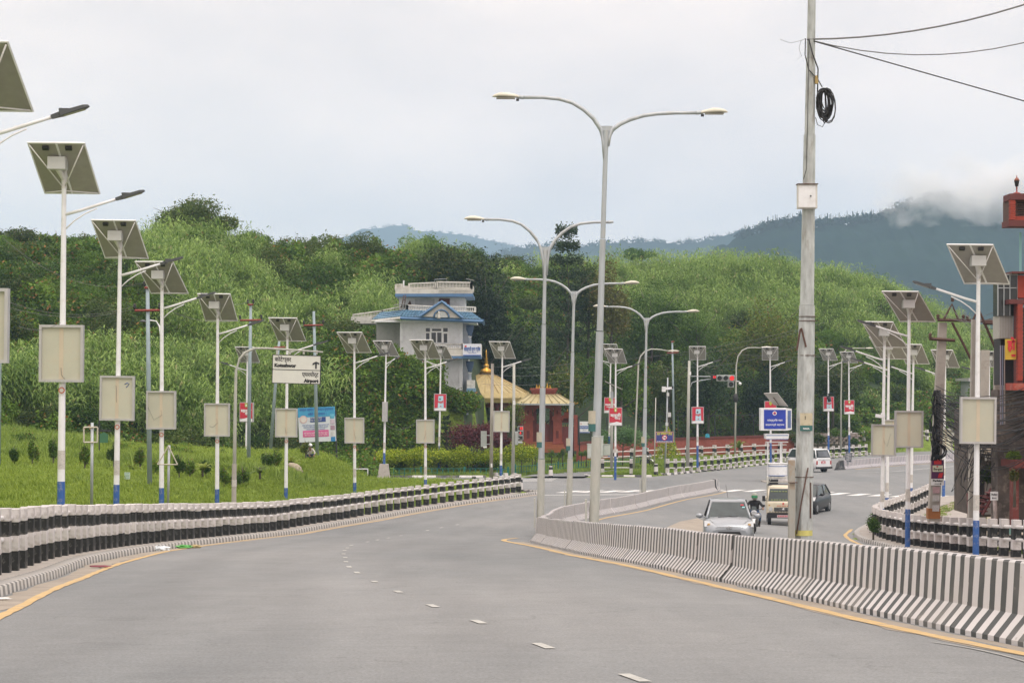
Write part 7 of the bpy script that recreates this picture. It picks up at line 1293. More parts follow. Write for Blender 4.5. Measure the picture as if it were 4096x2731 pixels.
for x0, x1, y0, y1, m_, nm in ((3968, 4010, 1660, 1690, mat('sign_dull_red', (.25, .05, .04), .6, var=.2), 'shop_sign'), (4014, 4075, 1655, 1692, mat('sign_dull_blue', (.06, .12, .25), .6, var=.2), 'shop_sign'), (3968, 3990, 1700, 1780, shd, 'window'), (4000, 4030, 1700, 1780, shd, 'window'), (4040, 4090, 1705, 1790, shd, 'window'), (3965, 4100, 1800, 1822, mat('awning_cream', (.38, .33, .26), .8, var=.2), 'awning'), (3962, 3984, 1900, 2070, shd, 'doorway'), (4056, 4100, 1880, 2070, mat('shutter_teal', (.08, .16, .16), .6), 'shutter'), (3990, 4050, 1830, 1850, mat('banner_white', (.5, .5, .48), .7, var=.2), 'banner')): bq(nm, x0, x1, y0, y1, 1.8 if nm != 'awning' else 1.2, 1.99, m_)
r = root_at('distant_house', 3920, 1690, 240, 'small pale house far behind the concrete poles', 'building'); s_ = 240 / F; bq('wall', 3888, 3960, 1522, 1700, 0, 6, mat('pale_house', (.45, .48, .50), .8, var=.1)); bq('roof', 3870, 3990, 1512, 1524, -.6, 6.5, mat('grey_roof', (.42, .42, .42), .7)); bq('window', 3900, 3915, 1545, 1570, -.05, 0, shd); bq('window', 3925, 3940, 1545, 1570, -.05, 0, shd)
# steel stair, hanging sign, plants on the right
r = root_at('steel_staircase', 3900, 2070, 72, 'dark red steel staircase behind the nearest right-hand light', 'staircase'); rs_ = mat('maroon_steel', (.13, .025, .025), .6); pole_m(r, [L_(r, 3875, 2090), L_(r, 3872, 1970)], .05, rs_, 'newel')
for dy in (-.35, .35): m = MB(); m.tube([L_(r, 3920, 2055) + Vector((0, dy, 0)), L_(r, 3975, 1955) + Vector((0, dy, 0))], .06, 4, False); m.build('stringer', rs_, r)
for k in range(5): m = MB(); m.box(L_(r, 3925 + k * 10, 2042 - k * 18), (.3, .75, .04)); m.build('tread', rs_, r)
for y in (2000, 1985): m = MB(); m.tube([L_(r, 3874, y), L_(r, 3970, y - 6)], .02, 4); m.build('handrail', rs_, r)
r = root_at('arrow_sign', 3975, 2070, 64, 'small white sign with an arrow pointing left on a crooked pole', 'sign'); pole_m(r, [L_(r, 3983, 2085), L_(r, 3980, 2010), L_(r, 3974, 1965)], .07, mat('patchy_post', (.5, .42, .4), .8, var=.3, vs=8), 'post'); m = MB(); m.box(L_(r, 3974, 1982) + Vector((0, -.1, 0)), (.24, .03, .28)); q = m.build('board', white, r); text_mesh('Parking', .09, inkb, q, L_(r, 3974, 1982) + Vector((0, -.12, .02)), width=.19, bold=.003); m = MB(); m.box(L_(r, 3976, 1990) + Vector((0, -.12, 0)), (.10, .006, .018)); m.prism([(-.05, -.035), (-.09, 0), (-.05, .035)], .006, Matrix.Translation(L_(r, 3975, 1990) + Vector((0, -.12, 0)))); m.build('arrow', inkb, q)
bush('dark hanging shrub spilling over the shop front by the small arrow sign', 3975, 1835, 1968, 66, 165, oak, 5200, .09, 'hanging_shrub', seed=70); bush('light green plant on the balcony of the brick house', 4055, 1780, 1865, 64, 90, weed_l, 1200, .08, 'balcony_plant', 'plant', seed=71); bush('dry brown creeper hanging from the balcony slab', 4058, 1860, 1950, 62, 50, brn, 900, .07, 'creeper', 'plant', seed=72)
bush('leafy green vines over the shop front above the dark shrub', 4040, 1700, 1850, 67, 130, midg, 2600, .09, 'vine', 'plant', seed=74)
tree('distant_tree', 'pale bushes behind the concrete poles on the far right slope', 3990, 1440, 1700, 200, 230, midg, 4000, .3, 10, seed=73, crown_low=0)
# ================================================================== VEHICLES, PEOPLE, SMALL THINGS
tyre = mat('tyre_rubber', (.02, .02, .02), .85, var=.1); rimm = mat('wheel_rim', (.32, .33, .34), .4, .6, var=.1); carglass = mat('car_glass', (.05, .065, .065), .06, var=.3, vs=2); glow = mat('headlamp_glass', (.55, .57, .58), .15, .2, var=.1); plate_r = mat('red_plate', (.50, .03, .05), .5, var=.05); trim = mat('black_trim', (.015, .015, .016), .5, var=.1); tail = mat('tail_lamp', (.35, .015, .015), .25, var=.1); chrome = mat('chrome', (.5, .5, .5), .2, .9, var=0)
def wheel(root, x, y, r_=.29, w=.18, name='wheel'):
    s = 1 if x > 0 else -1; m = MB(); c = Vector((x, y, r_)); n = 20
    rings = [[c + Vector((s * dx, math.cos(a) * rr, math.sin(a) * rr)) for a in [i * 2 * math.pi / n for i in range(n)]] for dx, rr in ((-w, r_ * .6), (-w, r_ * .95), (-w * .8, r_), (-w * .2, r_), (0, r_ * .94), (0, r_ * .62))]
    m.loft(rings); wh = m.build(name, tyre, root); m = MB(); m.cyl(c + Vector((s * -.02, 0, 0)), c + Vector((s * .005, 0, 0)), r_ * .62, r_ * .6, 16)
    for k in range(6): a = k * math.pi / 3; m.box(c + Vector((s * .008, math.cos(a) * r_ * .33, math.sin(a) * r_ * .33)), (.012, r_ * .12, r_ * .5), rot=(math.pi / 2 - a, 0, 0))
    m.build('rim', rimm, wh); return wh
def quadp(root, name, pts, m, off=.0):
    b = MB(); n_ = (Vector(pts[1]) - Vector(pts[0])).cross(Vector(pts[-1]) - Vector(pts[0])).normalized() * off; b.add([Vector(p) + n_ for p in pts], [tuple(range(len(pts)))]); return b.build(name, m, root)
def car(label, loc, rz, paint, S_, front=True, plate='red', scale=1.0):
    root = empty('car' if S_.get('nm') is None else S_['nm'], loc, label, S_.get('cat', 'car'), None, rz); root.scale = (scale,) * 3
    rings = []
    for y, w, z0, zt in S_['st']:
        h = zt - z0; rings.append([Vector(p) for p in ((-w * .86, y, z0), (w * .86, y, z0), (w * .97, y, z0 + h * .18), (w, y, z0 + h * .48), (w * .975, y, z0 + h * .74), (w * .90, y, zt - h * .05), (w * .72, y, zt), (0, y, zt + S_.get('crown', .03)), (-w * .72, y, zt), (-w * .90, y, zt - h * .05), (-w * .975, y, z0 + h * .74), (-w, y, z0 + h * .48), (-w * .97, y, z0 + h * .18))])
    m = MB(); m.loft(rings); body = m.build('body', paint, root)
    yA, yB, yC, yD, wb, wr, zb_, zr = S_['cab']
    def fr(y, w, z): return [Vector((-w, y, z)), Vector((w, y, z))]
    base = [Vector((-wb * .93, yA, zb_)), Vector((wb * .93, yA, zb_)), Vector((wb, (yA + yB) / 2, zb_)), Vector((wb * .95, yB, zb_)), Vector((-wb * .95, yB, zb_)), Vector((-wb, (yA + yB) / 2, zb_))]
    roof = [Vector((-wr * .93, yC, zr - .06)), Vector((wr * .93, yC, zr - .06)), Vector((wr, (yC + yD) / 2, zr - .04)), Vector((wr * .93, yD, zr - .06)), Vector((-wr * .93, yD, zr - .06)), Vector((-wr, (yC + yD) / 2, zr - .04))]
    m = MB(); m.loft([base, roof], False); m.build('windows', carglass, root)
    rr = [[v.copy() for v in roof]]; up_ = []; 
    for v in roof: q = v.copy(); q.z = zr - .015; q.x *= .93; q.y = (q.y - (yC + yD) / 2) * .94 + (yC + yD) / 2; up_.append(q)
    tp2 = [Vector((v.x * .6, (v.y - (yC + yD) / 2) * .7 + (yC + yD) / 2, zr + .01)) for v in up_]; low = [v + Vector((math.copysign(.015, v.x), math.copysign(.015, v.y - (yC + yD) / 2), -.02)) for v in roof]
    m = MB(); m.loft([low, up_, tp2]); m.build('roof', paint, root)
    for i in (0, 1, 2, 3, 4, 5):
        m = MB(); a = base[i]; b = roof[i]; o_ = Vector((math.copysign(.006, a.x), 0, 0)); m.tube([a + o_, b + o_], .042 if i not in (2, 5) else .03, 5); m.build('pillar', paint if i not in (2, 5) else trim, root)
    for yw in S_['wh']:
        for s in (-1, 1):
            x = s * (S_['w'] - .01); a_ = MB(); n = 12; rr_ = S_['r'] * 1.16; cc = Vector((x - s * .05, yw, S_['r'])); a_.cyl(cc - Vector((s * .12, 0, 0)), cc + Vector((s * .045, 0, 0)), rr_, rr_, 18); a_.build('wheel_arch', trim, root); wheel(root, x - s * .0, yw, S_['r'], .19)
    return root
hb = dict(st=[(-1.84, .58, .24, .62), (-1.80, .70, .20, .74), (-1.66, .79, .18, .84), (-1.3, .83, .17, .93), (-.85, .835, .17, 1.00), (0, .84, .17, .98), (1.0, .835, .17, 1.0), (1.6, .82, .2, 1.02), (1.80, .76, .25, .98), (1.86, .66, .34, .85)], cab=(-1.02, 1.66, -.28, 1.25, .77, .60, .95, 1.51), wh=(-1.20, 1.22), w=.83, r=.30)
silver = mat('silver_car_paint', (.33, .355, .38), .32, .5, var=.03, coat=.5); black_p = mat('dark_car_paint', (.012, .014, .018), .35, .1, var=.05, coat=.2, dirt=(.2, .2, .2), dirt_s=3, dirt_a=.15); creamp = mat('cream_truck_paint', (.62, .56, .43), .45, var=.05, dirt=(.4, .34, .24), dirt_s=4, dirt_a=.3); whitep = mat('white_van_paint', (.74, .75, .76), .35, var=.04, coat=.3, dirt=(.5, .48, .45), dirt_s=3, dirt_a=.25)
def hatch_details(c, paint, pl='red', emb=True):
    for s in (-1, 1):
        quadp(c, 'headlight', [(s * .78, -1.62, .74), (s * .795, -1.40, .90), (s * .60, -1.60, .93), (s * .40, -1.765, .76), (s * .50, -1.80, .68)], glow) ; 
        m = MB(); m.loft([[Vector((s * .40, -1.845, .70)), Vector((s * .80, -1.67, .72)), Vector((s * .805, -1.45, .90)), Vector((s * .60, -1.66, .885))], [Vector((s * .42, -1.70, .68)), Vector((s * .76, -1.55, .70)), Vector((s * .76, -1.38, .86)), Vector((s * .6, -1.52, .86))]], False); hl = m.build('headlight', glow, c); m = MB(); m.ball((s * .66, -1.70, .78), .055, 8, 5, (1, .5, 1)); m.build('bulb', mat('amber_glass', (.5, .3, .1), .2), hl)
        m = MB(); m.ball((s * .96, -.80, 1.02), .11, 8, 6, (1.1, .6, .75)); m.box((s * .85, -.80, .98), (.12, .05, .05)); mi = m.build('wing_mirror', paint, c); m = MB(); m.box((s * .72, -1.78, .36), (.2, .05, .09)); m.build('fog_lamp', trim, c)
    m = MB(); m.box((0, -1.855, .50), (.86, .06, .14), taper=.8); m.box((0, -1.85, .30), (1.1, .06, .08)); gr = m.build('grille', trim, c); m = MB(); m.box((0, -1.868, .715), (.80, .02, .02)); m.build('chrome_strip', chrome, gr)
    if emb:
        m = MB(); m.tube([(math.cos(a) * .085, -1.872, .70 + math.sin(a) * .045) for a in [i * math.pi / 8 for i in range(17)]], .009, 5); m.tube([(-.04, -1.875, .67), (-.025, -1.875, .73)], .009, 4); m.tube([(.025, -1.875, .67), (.04, -1.875, .73)], .009, 4); m.tube([(-.03, -1.875, .70), (.03, -1.875, .70)], .008, 4); m.build('badge', chrome, gr)
    m = MB(); m.box((0, -1.895, .43), (.42, .015, .10)); m.build('number_plate', plate_r, c)
    for s in (-1, 1): m = MB(); m.tube([(s * .1 - .25, -1.04, .99), (s * .1 + .2, -.98, 1.02)], .010, 4); m.build('wiper', trim, c)
X_, d_ = XS(2912, 67.3), 67.3
c = car('silver hatchback driving towards the camera just behind the barrier', (X_, d_, float(road_z(X_, d_))), R(-5), silver, hb); hatch_details(c, silver)
m = MB(); m.tube([(0.02, .9, 1.5), (-.05, 1.15, 1.95)], .006, 4); m.build('aerial', trim, c); m = MB(); m.box((.46, -.46, 1.36), (.10, .01, .05), rot=(R(-35), 0, 0)); m.build('windscreen_sticker', plate_r, c); m = MB(); m.box((.50, -.56, 1.29), (.09, .01, .05), rot=(R(-35), 0, 0)); m.build('windscreen_sticker', mat('sticker_cyan', (.3, .6, .62), .5), c)
for s, x in ((0, -.33), (1, .34)):
    m = MB(); m.ball((x, -.36, 1.17), .11, 8, 6, (1, .6, 1.1)); m.box((x, -.52, 1.03), (.30, .05, .12)); m.build('occupant_shape', mat('occupant_dark', (.02, .02, .022), .8), c)
p = onroad(3252, 2057); c = car('dark grey hatchback half hidden behind the utility pole', (p.x, p.y + 1.6, p.z), R(-24), black_p, hb); hatch_details(c, black_p, emb=False)
# cream mini truck
p = onroad(3133, 2102); d_ = p.y; root = empty('mini_truck', p, 'cream mini truck with a roof rack and blue bundle, half hidden by the utility pole', 'truck', None, R(-6)); root.scale = (1.06,) * 3
st = [(.0, .70, .52, 1.02), (.03, .73, .42, 1.10), (.35, .74, .40, 1.14), (1.3, .74, .40, 1.14)]
rings = [[Vector((x, y, z)) for x, z in ((-w * .95, z0), (w * .95, z0), (w, z0 + .1), (w, zt - .08), (w * .96, zt), (-w * .96, zt), (-w, zt - .08), (-w, z0 + .1))] for y, w, z0, zt in st]; m = MB(); m.loft(rings); m.build('cab', creamp, root)
m = MB(); b_ = [Vector((-.70, .06, 1.10)), Vector((.70, .06, 1.10)), Vector((.72, 1.25, 1.10)), Vector((-.72, 1.25, 1.10))]; t_ = [Vector((-.63, .30, 1.66)), Vector((.63, .30, 1.66)), Vector((.64, 1.2, 1.66)), Vector((-.64, 1.2, 1.66))]; m.loft([b_, t_], False); m.build('windscreen', carglass, root)
for i in range(4): m = MB(); m.tube([b_[i], t_[i]], .035, 5); m.build('pillar', creamp, root)
m = MB(); m.loft([[v + Vector((math.copysign(.02, v.x), 0, -.05)) for v in t_], [v * 1 + Vector((0, .02, .08)) for v in t_], [Vector((v.x * .7, v.y * .8 + .2, 1.79)) for v in t_]]); m.build('roof', creamp, root)
m = MB(); m.box((0, -.04, .47), (1.46, .10, .24)); q = m.build('bumper', trim, root); m = MB(); m.box((-.02, -.10, .44), (.52, .012, .11)); pl_ = m.build('number_plate', mat('pale_plate', (.55, .42, .44), .5), q)
for k in range(6): m = MB(); m.box((-.21 + k * .075, -.108, .44), (.04, .004, .06)); m.build('plate_digit', plate_r, pl_)
m = MB(); m.box((0, -.012, .74), (.82, .03, .17)); gr = m.build('grille', trim, root); m = MB()
for z in (.69, .74, .79): m.box((0, -.03, z), (.78, .012, .012))
m.ball((0, -.035, .74), .055, 8, 5, (1.4, .3, 1)); m.build('grille_bar', chrome, gr)
for s in (-1, 1): m = MB(); m.cyl((s * .56, .02, .76), (s * .56, -.03, .76), .095, .09, 14); h_ = m.build('headlight', glow, root); m = MB(); m.cyl((s * .63, .01, .93), (s * .63, -.02, .93), .035, .035, 8); m.build('indicator', mat('amber_glass', (.5, .3, .1)), h_); m = MB(); m.box((s * .87, .18, 1.22), (.14, .07, .24)); m.tube([(s * .74, .1, 1.12), (s * .85, .18, 1.2)], .015, 4); m.build('wing_mirror', trim, root)
for k in range(9): m = MB(); m.box((-.26 + k * .065 + (.03 if k > 2 else 0) + (.03 if k > 5 else 0), -.012, .90), (.045, .006, .045)); m.build('front_lettering', mat('faded_red_print', (.60, .20, .12), .6), root)
m = MB(); m.cyl((0, 0, 1.0), (0, -.012, 1.0), .045, .045, 12); m.build('front_disc', inkr, root)
for y in (.62, .655): 
    m = MB(); 
    for k in range(22): m.box((-.66 + k * .063, -.02, y + (.0 if k % 2 else .0)), (.032, .012, .03)) if (k + int(y > .64)) % 2 else None
    m.build('chequer_strip', blk if y < .64 else inkw, root)
pass
for z, nm in ((1.54, 'visor_sticker'), (1.17, 'dash_sticker')):
    m = MB(); rs = random.Random(2)
    for k in range(9): m.box((-.52 + k * .13 + rs.uniform(-.01, .01), .06 + (z - 1.1) * .43 - .03, z), (.085, .012, .03), rot=(R(-23), 0, 0))
    m.build(nm, mat('lime_print', (.26, .32, .09), .6), root)
m = MB()
for s in (-1, 1): m.tube([(s * .30 - .3, .12, 1.06), (s * .30 - .05, .15, 1.12)], .01, 4)
m.build('wiper', trim, root)
m = MB(); m.box((0, 2.3, .95), (1.48, 2.0, .40)); m.build('load_bed', creamp, root); m = MB()
for x in (-.66, .66):
    for y in (1.35, 3.2): m.tube([(x, y, 1.1), (x, y, 2.12)], .022, 5)
    m.tube([(x, 1.35, 2.1), (x, 3.2, 2.1)], .022, 5)
m.tube([(-.66, 1.35, 1.75), (-.5, 1.35, 2.12), (.66, 1.35, 2.12)], .022, 5); m.tube([(-.66, 1.35, 1.9), (.66, 1.35, 1.9)], .018, 5); m.build('roof_rack', galvold, root)
m = MB(); m.box((-.4, 1.5, 1.92), (.42, .3, .22)); m.box((0, 1.3, 1.80), (1.35, .4, .05)); m.build('rack_box', darkm, root); m = MB(); m.ball((.55, 1.35, 1.86), .20, 8, 6, (1.2, 1, .8)); m.build('blue_bundle', mat('blue_tarp', (.04, .18, .45), .5, var=.2), root)
for y in (.45, 2.6):
    for s in (-1, 1): wheel(root, s * .69, y, .27, .15)
# white van seen from behind
vn = dict(nm='van', cat='van', crown=.0, st=[(-1.66, .58, .30, .95), (-1.62, .66, .25, 1.02), (-1.2, .70, .24, 1.05), (0, .70, .24, 1.05), (1.4, .70, .24, 1.05), (1.64, .69, .28, 1.05), (1.68, .66, .34, 1.0)], cab=(-1.58, 1.64, -1.18, 1.42, .69, .60, 1.03, 1.66), wh=(-1.05, .95), w=.70, r=.26)
p = onroad(3245, 1888); p.y += 1.5; c = car('white van seen from behind turning left at the junction', (p.x, p.y, float(road_z(p.x, p.y))), R(180 + 29) - R(180) + R(29) - R(29) if False else R(180 + 151), whitep, vn, scale=1.17)
c.rotation_euler = (0, 0, R(209 - 0)) if False else (0, 0, math.atan2(-(-.52), .854) + math.pi) if False else (0, 0, R(180 + 31))
quadp(c, 'rear_window', [(-.50, 1.665, 1.10), (.50, 1.665, 1.10), (.44, 1.50, 1.50), (-.44, 1.50, 1.50)], mat('tinted_rear', (.10, .11, .125), .15, var=.4, vs=2), -.02)
m = MB(); m.box((0, 1.72, .34), (1.40, .12, .14)); m.build('rear_bumper', trim, c); m = MB(); m.box((.05, 1.69, .72), (.36, .02, .17)); q = m.build('number_plate', plate_r, c); m = MB(); m.box((.05, 1.705, .75), (.16, .006, .035)); m.box((.05, 1.705, .69), (.26, .006, .04)); m.build('plate_digits', inkw, q)
for s in (-1, 1): m = MB(); m.box((s * .62, 1.685, .70), (.10, .04, .26)); m.build('tail_light', tail, c)
m = MB(); m.box((0, 1.69, .90), (1.05, .012, .012)); m.box((.04, 1.70, .86), (.14, .03, .03)); m.build('tailgate_seam', mat('seam_grey', (.35, .35, .36), .5), c)
for s in (-1, 1):
    for (a, b) in ((-1.1, -.35), (-.30, .50), (.55, 1.35)): pass
    m = MB(); m.box((s * .703, -.33, .65), (.006, .012, .70)); m.box((s * .703, .52, .65), (.006, .012, .70)); m.box((s * .71, -.18, .80), (.01, .10, .025)); m.build('door_seam', trim, c)
# ---- people and motorcycles
skin = mat('skin', (.26, .14, .09), .6, var=.05)
def figure(root, joints, edges, mats_of, mlist, name='body', sub=1):
    """one continuous skinned figure: joints {name:(pos, radius)}; faces take the clothing of the nearest joint"""
    ns = list(joints); me = bpy.data.meshes.new(name); me.from_pydata([joints[n][0] for n in ns], [(ns.index(a), ns.index(b)) for a, b in edges], []); o = bpy.data.objects.new(name, me); COL.objects.link(o)
    sk = o.modifiers.new('skin', 'SKIN'); sk.use_smooth_shade = True
    if not me.skin_vertices: me.attributes.new('sk', 'FLOAT', 'POINT')
    bpy.context.view_layer.objects.active = o
    if not me.skin_vertices: o.modifiers.remove(sk); bpy.ops.object.modifier_add(type='SKIN'); sk = o.modifiers[-1]
    for i, n in enumerate(ns): rr = joints[n][1]; me.skin_vertices[0].data[i].radius = (rr, rr) if not isinstance(rr, tuple) else rr; me.skin_vertices[0].data[i].use_root = (i == 0)
    sb = o.modifiers.new('sub', 'SUBSURF'); sb.levels = sub; sb.render_levels = sub
    dg = bpy.context.evaluated_depsgraph_get(); ev = bpy.data.meshes.new_from_object(o.evaluated_get(dg)); ev.materials.clear()
    for m_ in mlist: ev.materials.append(m_)
    P0 = [Vector(joints[n][0]) for n in ns]
    for f in ev.polygons: c_ = f.center; k = min(range(len(ns)), key=lambda i: (P0[i] - c_).length); f.material_index = mats_of[ns[k]]; f.use_smooth = True
    bpy.data.objects.remove(o); ob = bpy.data.objects.new(name, ev); COL.objects.link(ob); ob.parent = root; return ob
jack = mat('black_jacket', (.015, .015, .017), .8, var=.15); jean = mat('blue_jeans', (.04, .08, .16), .85, var=.15); shoe = mat('dark_shoes', (.04, .03, .03), .7); helm = mat('green_grey_helmet', (.26, .28, .23), .3, var=.25, vs=6)
def hands(body, pts, m=skin):
    for (c_, dr) in pts:
        c_ = Vector(c_); b = MB(); b.ball(c_, .042, 6, 5, (1, 1, .6))
        for k in range(4): o_ = Vector((0, 0, 0)); sd = Vector((dr[1], -dr[0], 0)).normalized() if abs(dr[2]) < .9 else Vector((1, 0, 0)); q = c_ + sd * (k - 1.5) * .02; L2 = (.075, .085, .08, .062)[k]; d3 = Vector(dr); b.tube([q, q + d3 * L2 * .55 + Vector((0, 0, .004)), q + d3 * L2 * .85 - Vector((0, 0, .03))], [.010, .009, .008], 5)
        sd = Vector((dr[1], -dr[0], 0)).normalized() if abs(dr[2]) < .9 else Vector((1, 0, 0)); b.tube([c_ - sd * .03, c_ - sd * .055 + Vector(dr) * .03, c_ - sd * .05 + Vector(dr) * .06], [.012, .010, .009], 5); b.build('hand', m, body)
def sit_person(name_label, loc, rz, top, legs, helmet, hz_=1.55, scale=1.0):
    root = empty('person', loc, name_label, 'person', None, rz); root.scale = (scale,) * 3
    J = {'pelvis': ((0, .28, .84), .16), 'belly': ((0, .24, 1.00), .15), 'chest': ((0, .18, 1.20), (.19, .13)), 'neck': ((0, .13, 1.36), .065), 'jaw': ((0, .10, 1.42), .07), 'head': ((0, .09, 1.52), .095)}
    for s, n in ((-1, 'l'), (1, 'r')):
        J['sh' + n] = ((s * .20, .17, 1.29), .075); J['el' + n] = ((s * .36, .02, 1.10), .052); J['wr' + n] = ((s * .36, -.24, 1.02), .038)
        J['hip' + n] = ((s * .12, .20, .80), .105); J['kn' + n] = ((s * .24, -.18, .74), .075); J['an' + n] = ((s * .20, .06, .34), .050); J['toe' + n] = ((s * .21, -.12, .29), .042)
    E = [('pelvis', 'belly'), ('belly', 'chest'), ('chest', 'neck'), ('neck', 'jaw'), ('jaw', 'head')]
    for n in 'lr': E += [('chest', 'sh' + n), ('sh' + n, 'el' + n), ('el' + n, 'wr' + n), ('pelvis', 'hip' + n), ('hip' + n, 'kn' + n), ('kn' + n, 'an' + n), ('an' + n, 'toe' + n)]
    mo = {}
    for k in J: mo[k] = 0 if k[:2] in ('be', 'ch', 'sh', 'el') else 1 if k[:2] in ('pe', 'hi', 'kn') else 3 if k[:2] in ('an', 'to') else 2
    mo['wrl'] = mo['wrr'] = 2; mo['neck'] = 0; b = figure(root, J, E, mo, [top, legs, skin, shoe]); hands(b, [((-.36, -.28, 1.02), (0, -1, 0)), ((.36, -.28, 1.02), (0, -1, 0))])
    c_ = Vector((0, .085, 1.535)); m = MB(); m.ball(c_, .145, 12, 9, (1, 1.12, 1.08)); h_ = m.build('helmet', helmet, root); m = MB(); rings = [[c_ + Vector((math.sin(a) * .149 * (1 if z < .06 else .97), -math.cos(a) * .168 * (1 if z < .06 else .97), z - .01)) for a in [R(-55) + i * R(110) / 8 for i in range(9)]] for z in (-.045, .055)]; m.add([v for q in rings for v in q], [(j, j + 1, j + 10, j + 9) for j in range(8)], True); m.build('visor', mat('green_visor', (.05, .25, .12), .1, var=.2), h_)
    m = MB(); m.ball((0, -.045, 1.46), .018, 6, 4, (.8, 1, 1)); m.build('nose', skin, root); return root
def moto(label, loc, rz, tank, white_front=False, group=None, scale=1.0):
    root = empty('motorcycle', loc, label, 'motorcycle', group, rz); root.scale = (scale,) * 3
    def wh2(y, r_):
        m = MB(); n = 22; c_ = Vector((0, y, r_)); rings = [[c_ + Vector((dx, math.cos(a) * rr, math.sin(a) * rr)) for a in [i * 2 * math.pi / n for i in range(n)]] for dx, rr in ((-.035, r_ * .82), (-.05, r_ * .93), (-.03, r_), (.03, r_), (.05, r_ * .93), (.035, r_ * .82))]; m.loft(rings, True, False); w = m.build('wheel', tyre, root); m = MB(); m.cyl(c_ - Vector((.03, 0, 0)), c_ + Vector((.03, 0, 0)), .06, .06, 10)
        for k in range(6): a = k * math.pi / 3; m.tube([c_, c_ + Vector((0, math.cos(a) * r_ * .83, math.sin(a) * r_ * .83))], .012, 4)
        m.build('spokes', darkm, w)
    wh2(-.66, .30); wh2(.62, .30)
    m = MB()
    for s in (-1, 1): m.tube([(s * .08, -.66, .30), (s * .08, -.52, .72), (s * .07, -.42, .98)], .022, 6)
    m.build('front_fork', chrome, root); m = MB(); m.loft([[Vector((x, y, z)) for x, z in ((-.06, z0), (.06, z0), (.06, z0 + .03), (-.06, z0 + .03))] for y, z0 in ((-.92, .46), (-.82, .58), (-.66, .62), (-.5, .58))]); m.build('mudguard', white if white_front else tank, root)
    m = MB(); m.ball((0, -.55, .88), .13, 10, 7, (1.05, .7, .9)); hl = m.build('headlamp_cowl', mat('cowl_silver', (.45, .46, .48), .35, .4), root); m = MB(); m.cyl((0, -.625, .88), (0, -.65, .88), .085, .08, 12); m.build('headlight', glow, hl)
    m = MB(); m.add([(-.11, -.56, .98), (.11, -.56, .98), (.09, -.50, 1.15), (-.09, -.50, 1.15)], [(0, 1, 2, 3)]); m.build('windscreen', carglass, root)
    m = MB(); m.tube([(-.40, -.26, 1.02), (-.25, -.36, 1.02), (0, -.42, .99), (.25, -.36, 1.02), (.40, -.26, 1.02)], .016, 6); m.build('handlebar', darkm, root)
    for s in (-1, 1): m = MB(); m.tube([(s * .27, -.35, 1.02), (s * .38, -.42, 1.16)], .008, 4); m.ball((s * .40, -.43, 1.18), .06, 8, 5, (1.1, .3, .75)); m.build('mirror', trim, root); m = MB(); m.ball((s * .19, -.55, .84), .035, 6, 4); m.build('indicator', mat('amber_glass', (.5, .3, .1)), root)
    m = MB(); m.ball((0, -.10, .84), .16, 10, 7, (.85, 1.8, .75)); m.build('fuel_tank', tank, root); m = MB(); m.loft([[Vector((x, y, z)) for x, z in ((-.12, z0), (.12, z0), (.13, z0 + .06), (-.13, z0 + .06))] for y, z0 in ((.10, .74), (.45, .74), (.85, .82))]); m.build('seat', trim, root)
    m = MB(); m.box((0, .02, .45), (.26, .42, .36)); m.build('engine', darkm, root); m = MB(); m.tube([(.12, -.1, .36), (.15, .2, .28), (.17, .75, .34)], [.025, .035, .045], 7); m.build('exhaust', chrome, root); m = MB(); m.tube([(0, -.42, .95), (0, -.1, .62), (0, .5, .55), (0, .62, .30)], .03, 5); m.build('frame', darkm, root); return root
blkred = mat('black_tank', (.03, .02, .02), .3, coat=.4)
p = onroad(3018, 2130); moto('motorcycle with a white front mudguard beside the silver car', p, R(-9), blkred, True, scale=1.02); sit_person('motorcyclist in black top, jeans and green-visored helmet', p, R(-9), jack, jean, helm, scale=1.02)
p = P(2586, 1836, 176); p.z = g(p.x, p.y); moto('small white scooter behind the fourth double lamp', p, R(35), white, True); sit_person('distant rider in dark clothes and a teal helmet on the white scooter', p, R(35), jack, jack, mat('teal_helmet', (.03, .25, .26), .3))
for i, (x, d2, rz) in enumerate(((4005, 66, 60), (4045, 64.5, 50), (4085, 65, 70))):
    q = Vector((XS(x, d2), d2, g(XS(x, d2), d2))); moto(['parked motorcycle nearest the small arrow sign behind the right railing', 'parked motorcycle with raised mirrors by the maroon pillar', 'parked motorcycle at the right edge behind the railing'][i], q, R(rz), blkred, False, 'motorcycles parked behind the right railing')
q = P(4050, 2085, 64); m = MB(); m.box((0, 0, .33), (.24, .08, .42)); m.box((0, 0, .08), (.03, .03, .3)); o = m.build('utility_box', mat('pale_teal_plate', (.22, .42, .38), .6)); o.location = (q.x, q.y, g(q.x, q.y) + .55); tag(o, 'pale teal board among the parked motorcycles', 'board')
# someone crouching on the grass bank in a white cap
xx, dd_ = XS(1238, 112.5), 112.5; root = empty('person', (xx, dd_, g(xx, dd_) - .02), 'person in a white cap crouching on the grass bank below the health billboard', 'person', None, R(25)); root.scale = (.95,) * 3
J = {'pelvis': ((0, .12, .30), .14), 'chest': ((0, -.02, .62), (.17, .12)), 'neck': ((0, -.10, .80), .06), 'head': ((0, -.13, .93), .09)}
for s, n in ((-1, 'l'), (1, 'r')): J['sh' + n] = ((s * .18, -.05, .72), .07); J['el' + n] = ((s * .24, -.28, .52), .05); J['wr' + n] = ((s * .12, -.42, .34), .035); J['hip' + n] = ((s * .12, .08, .28), .10); J['kn' + n] = ((s * .17, -.26, .46), .07); J['an' + n] = ((s * .14, -.08, .07), .05); J['toe' + n] = ((s * .15, -.24, .04), .04)
E = [('pelvis', 'chest'), ('chest', 'neck'), ('neck', 'head')]
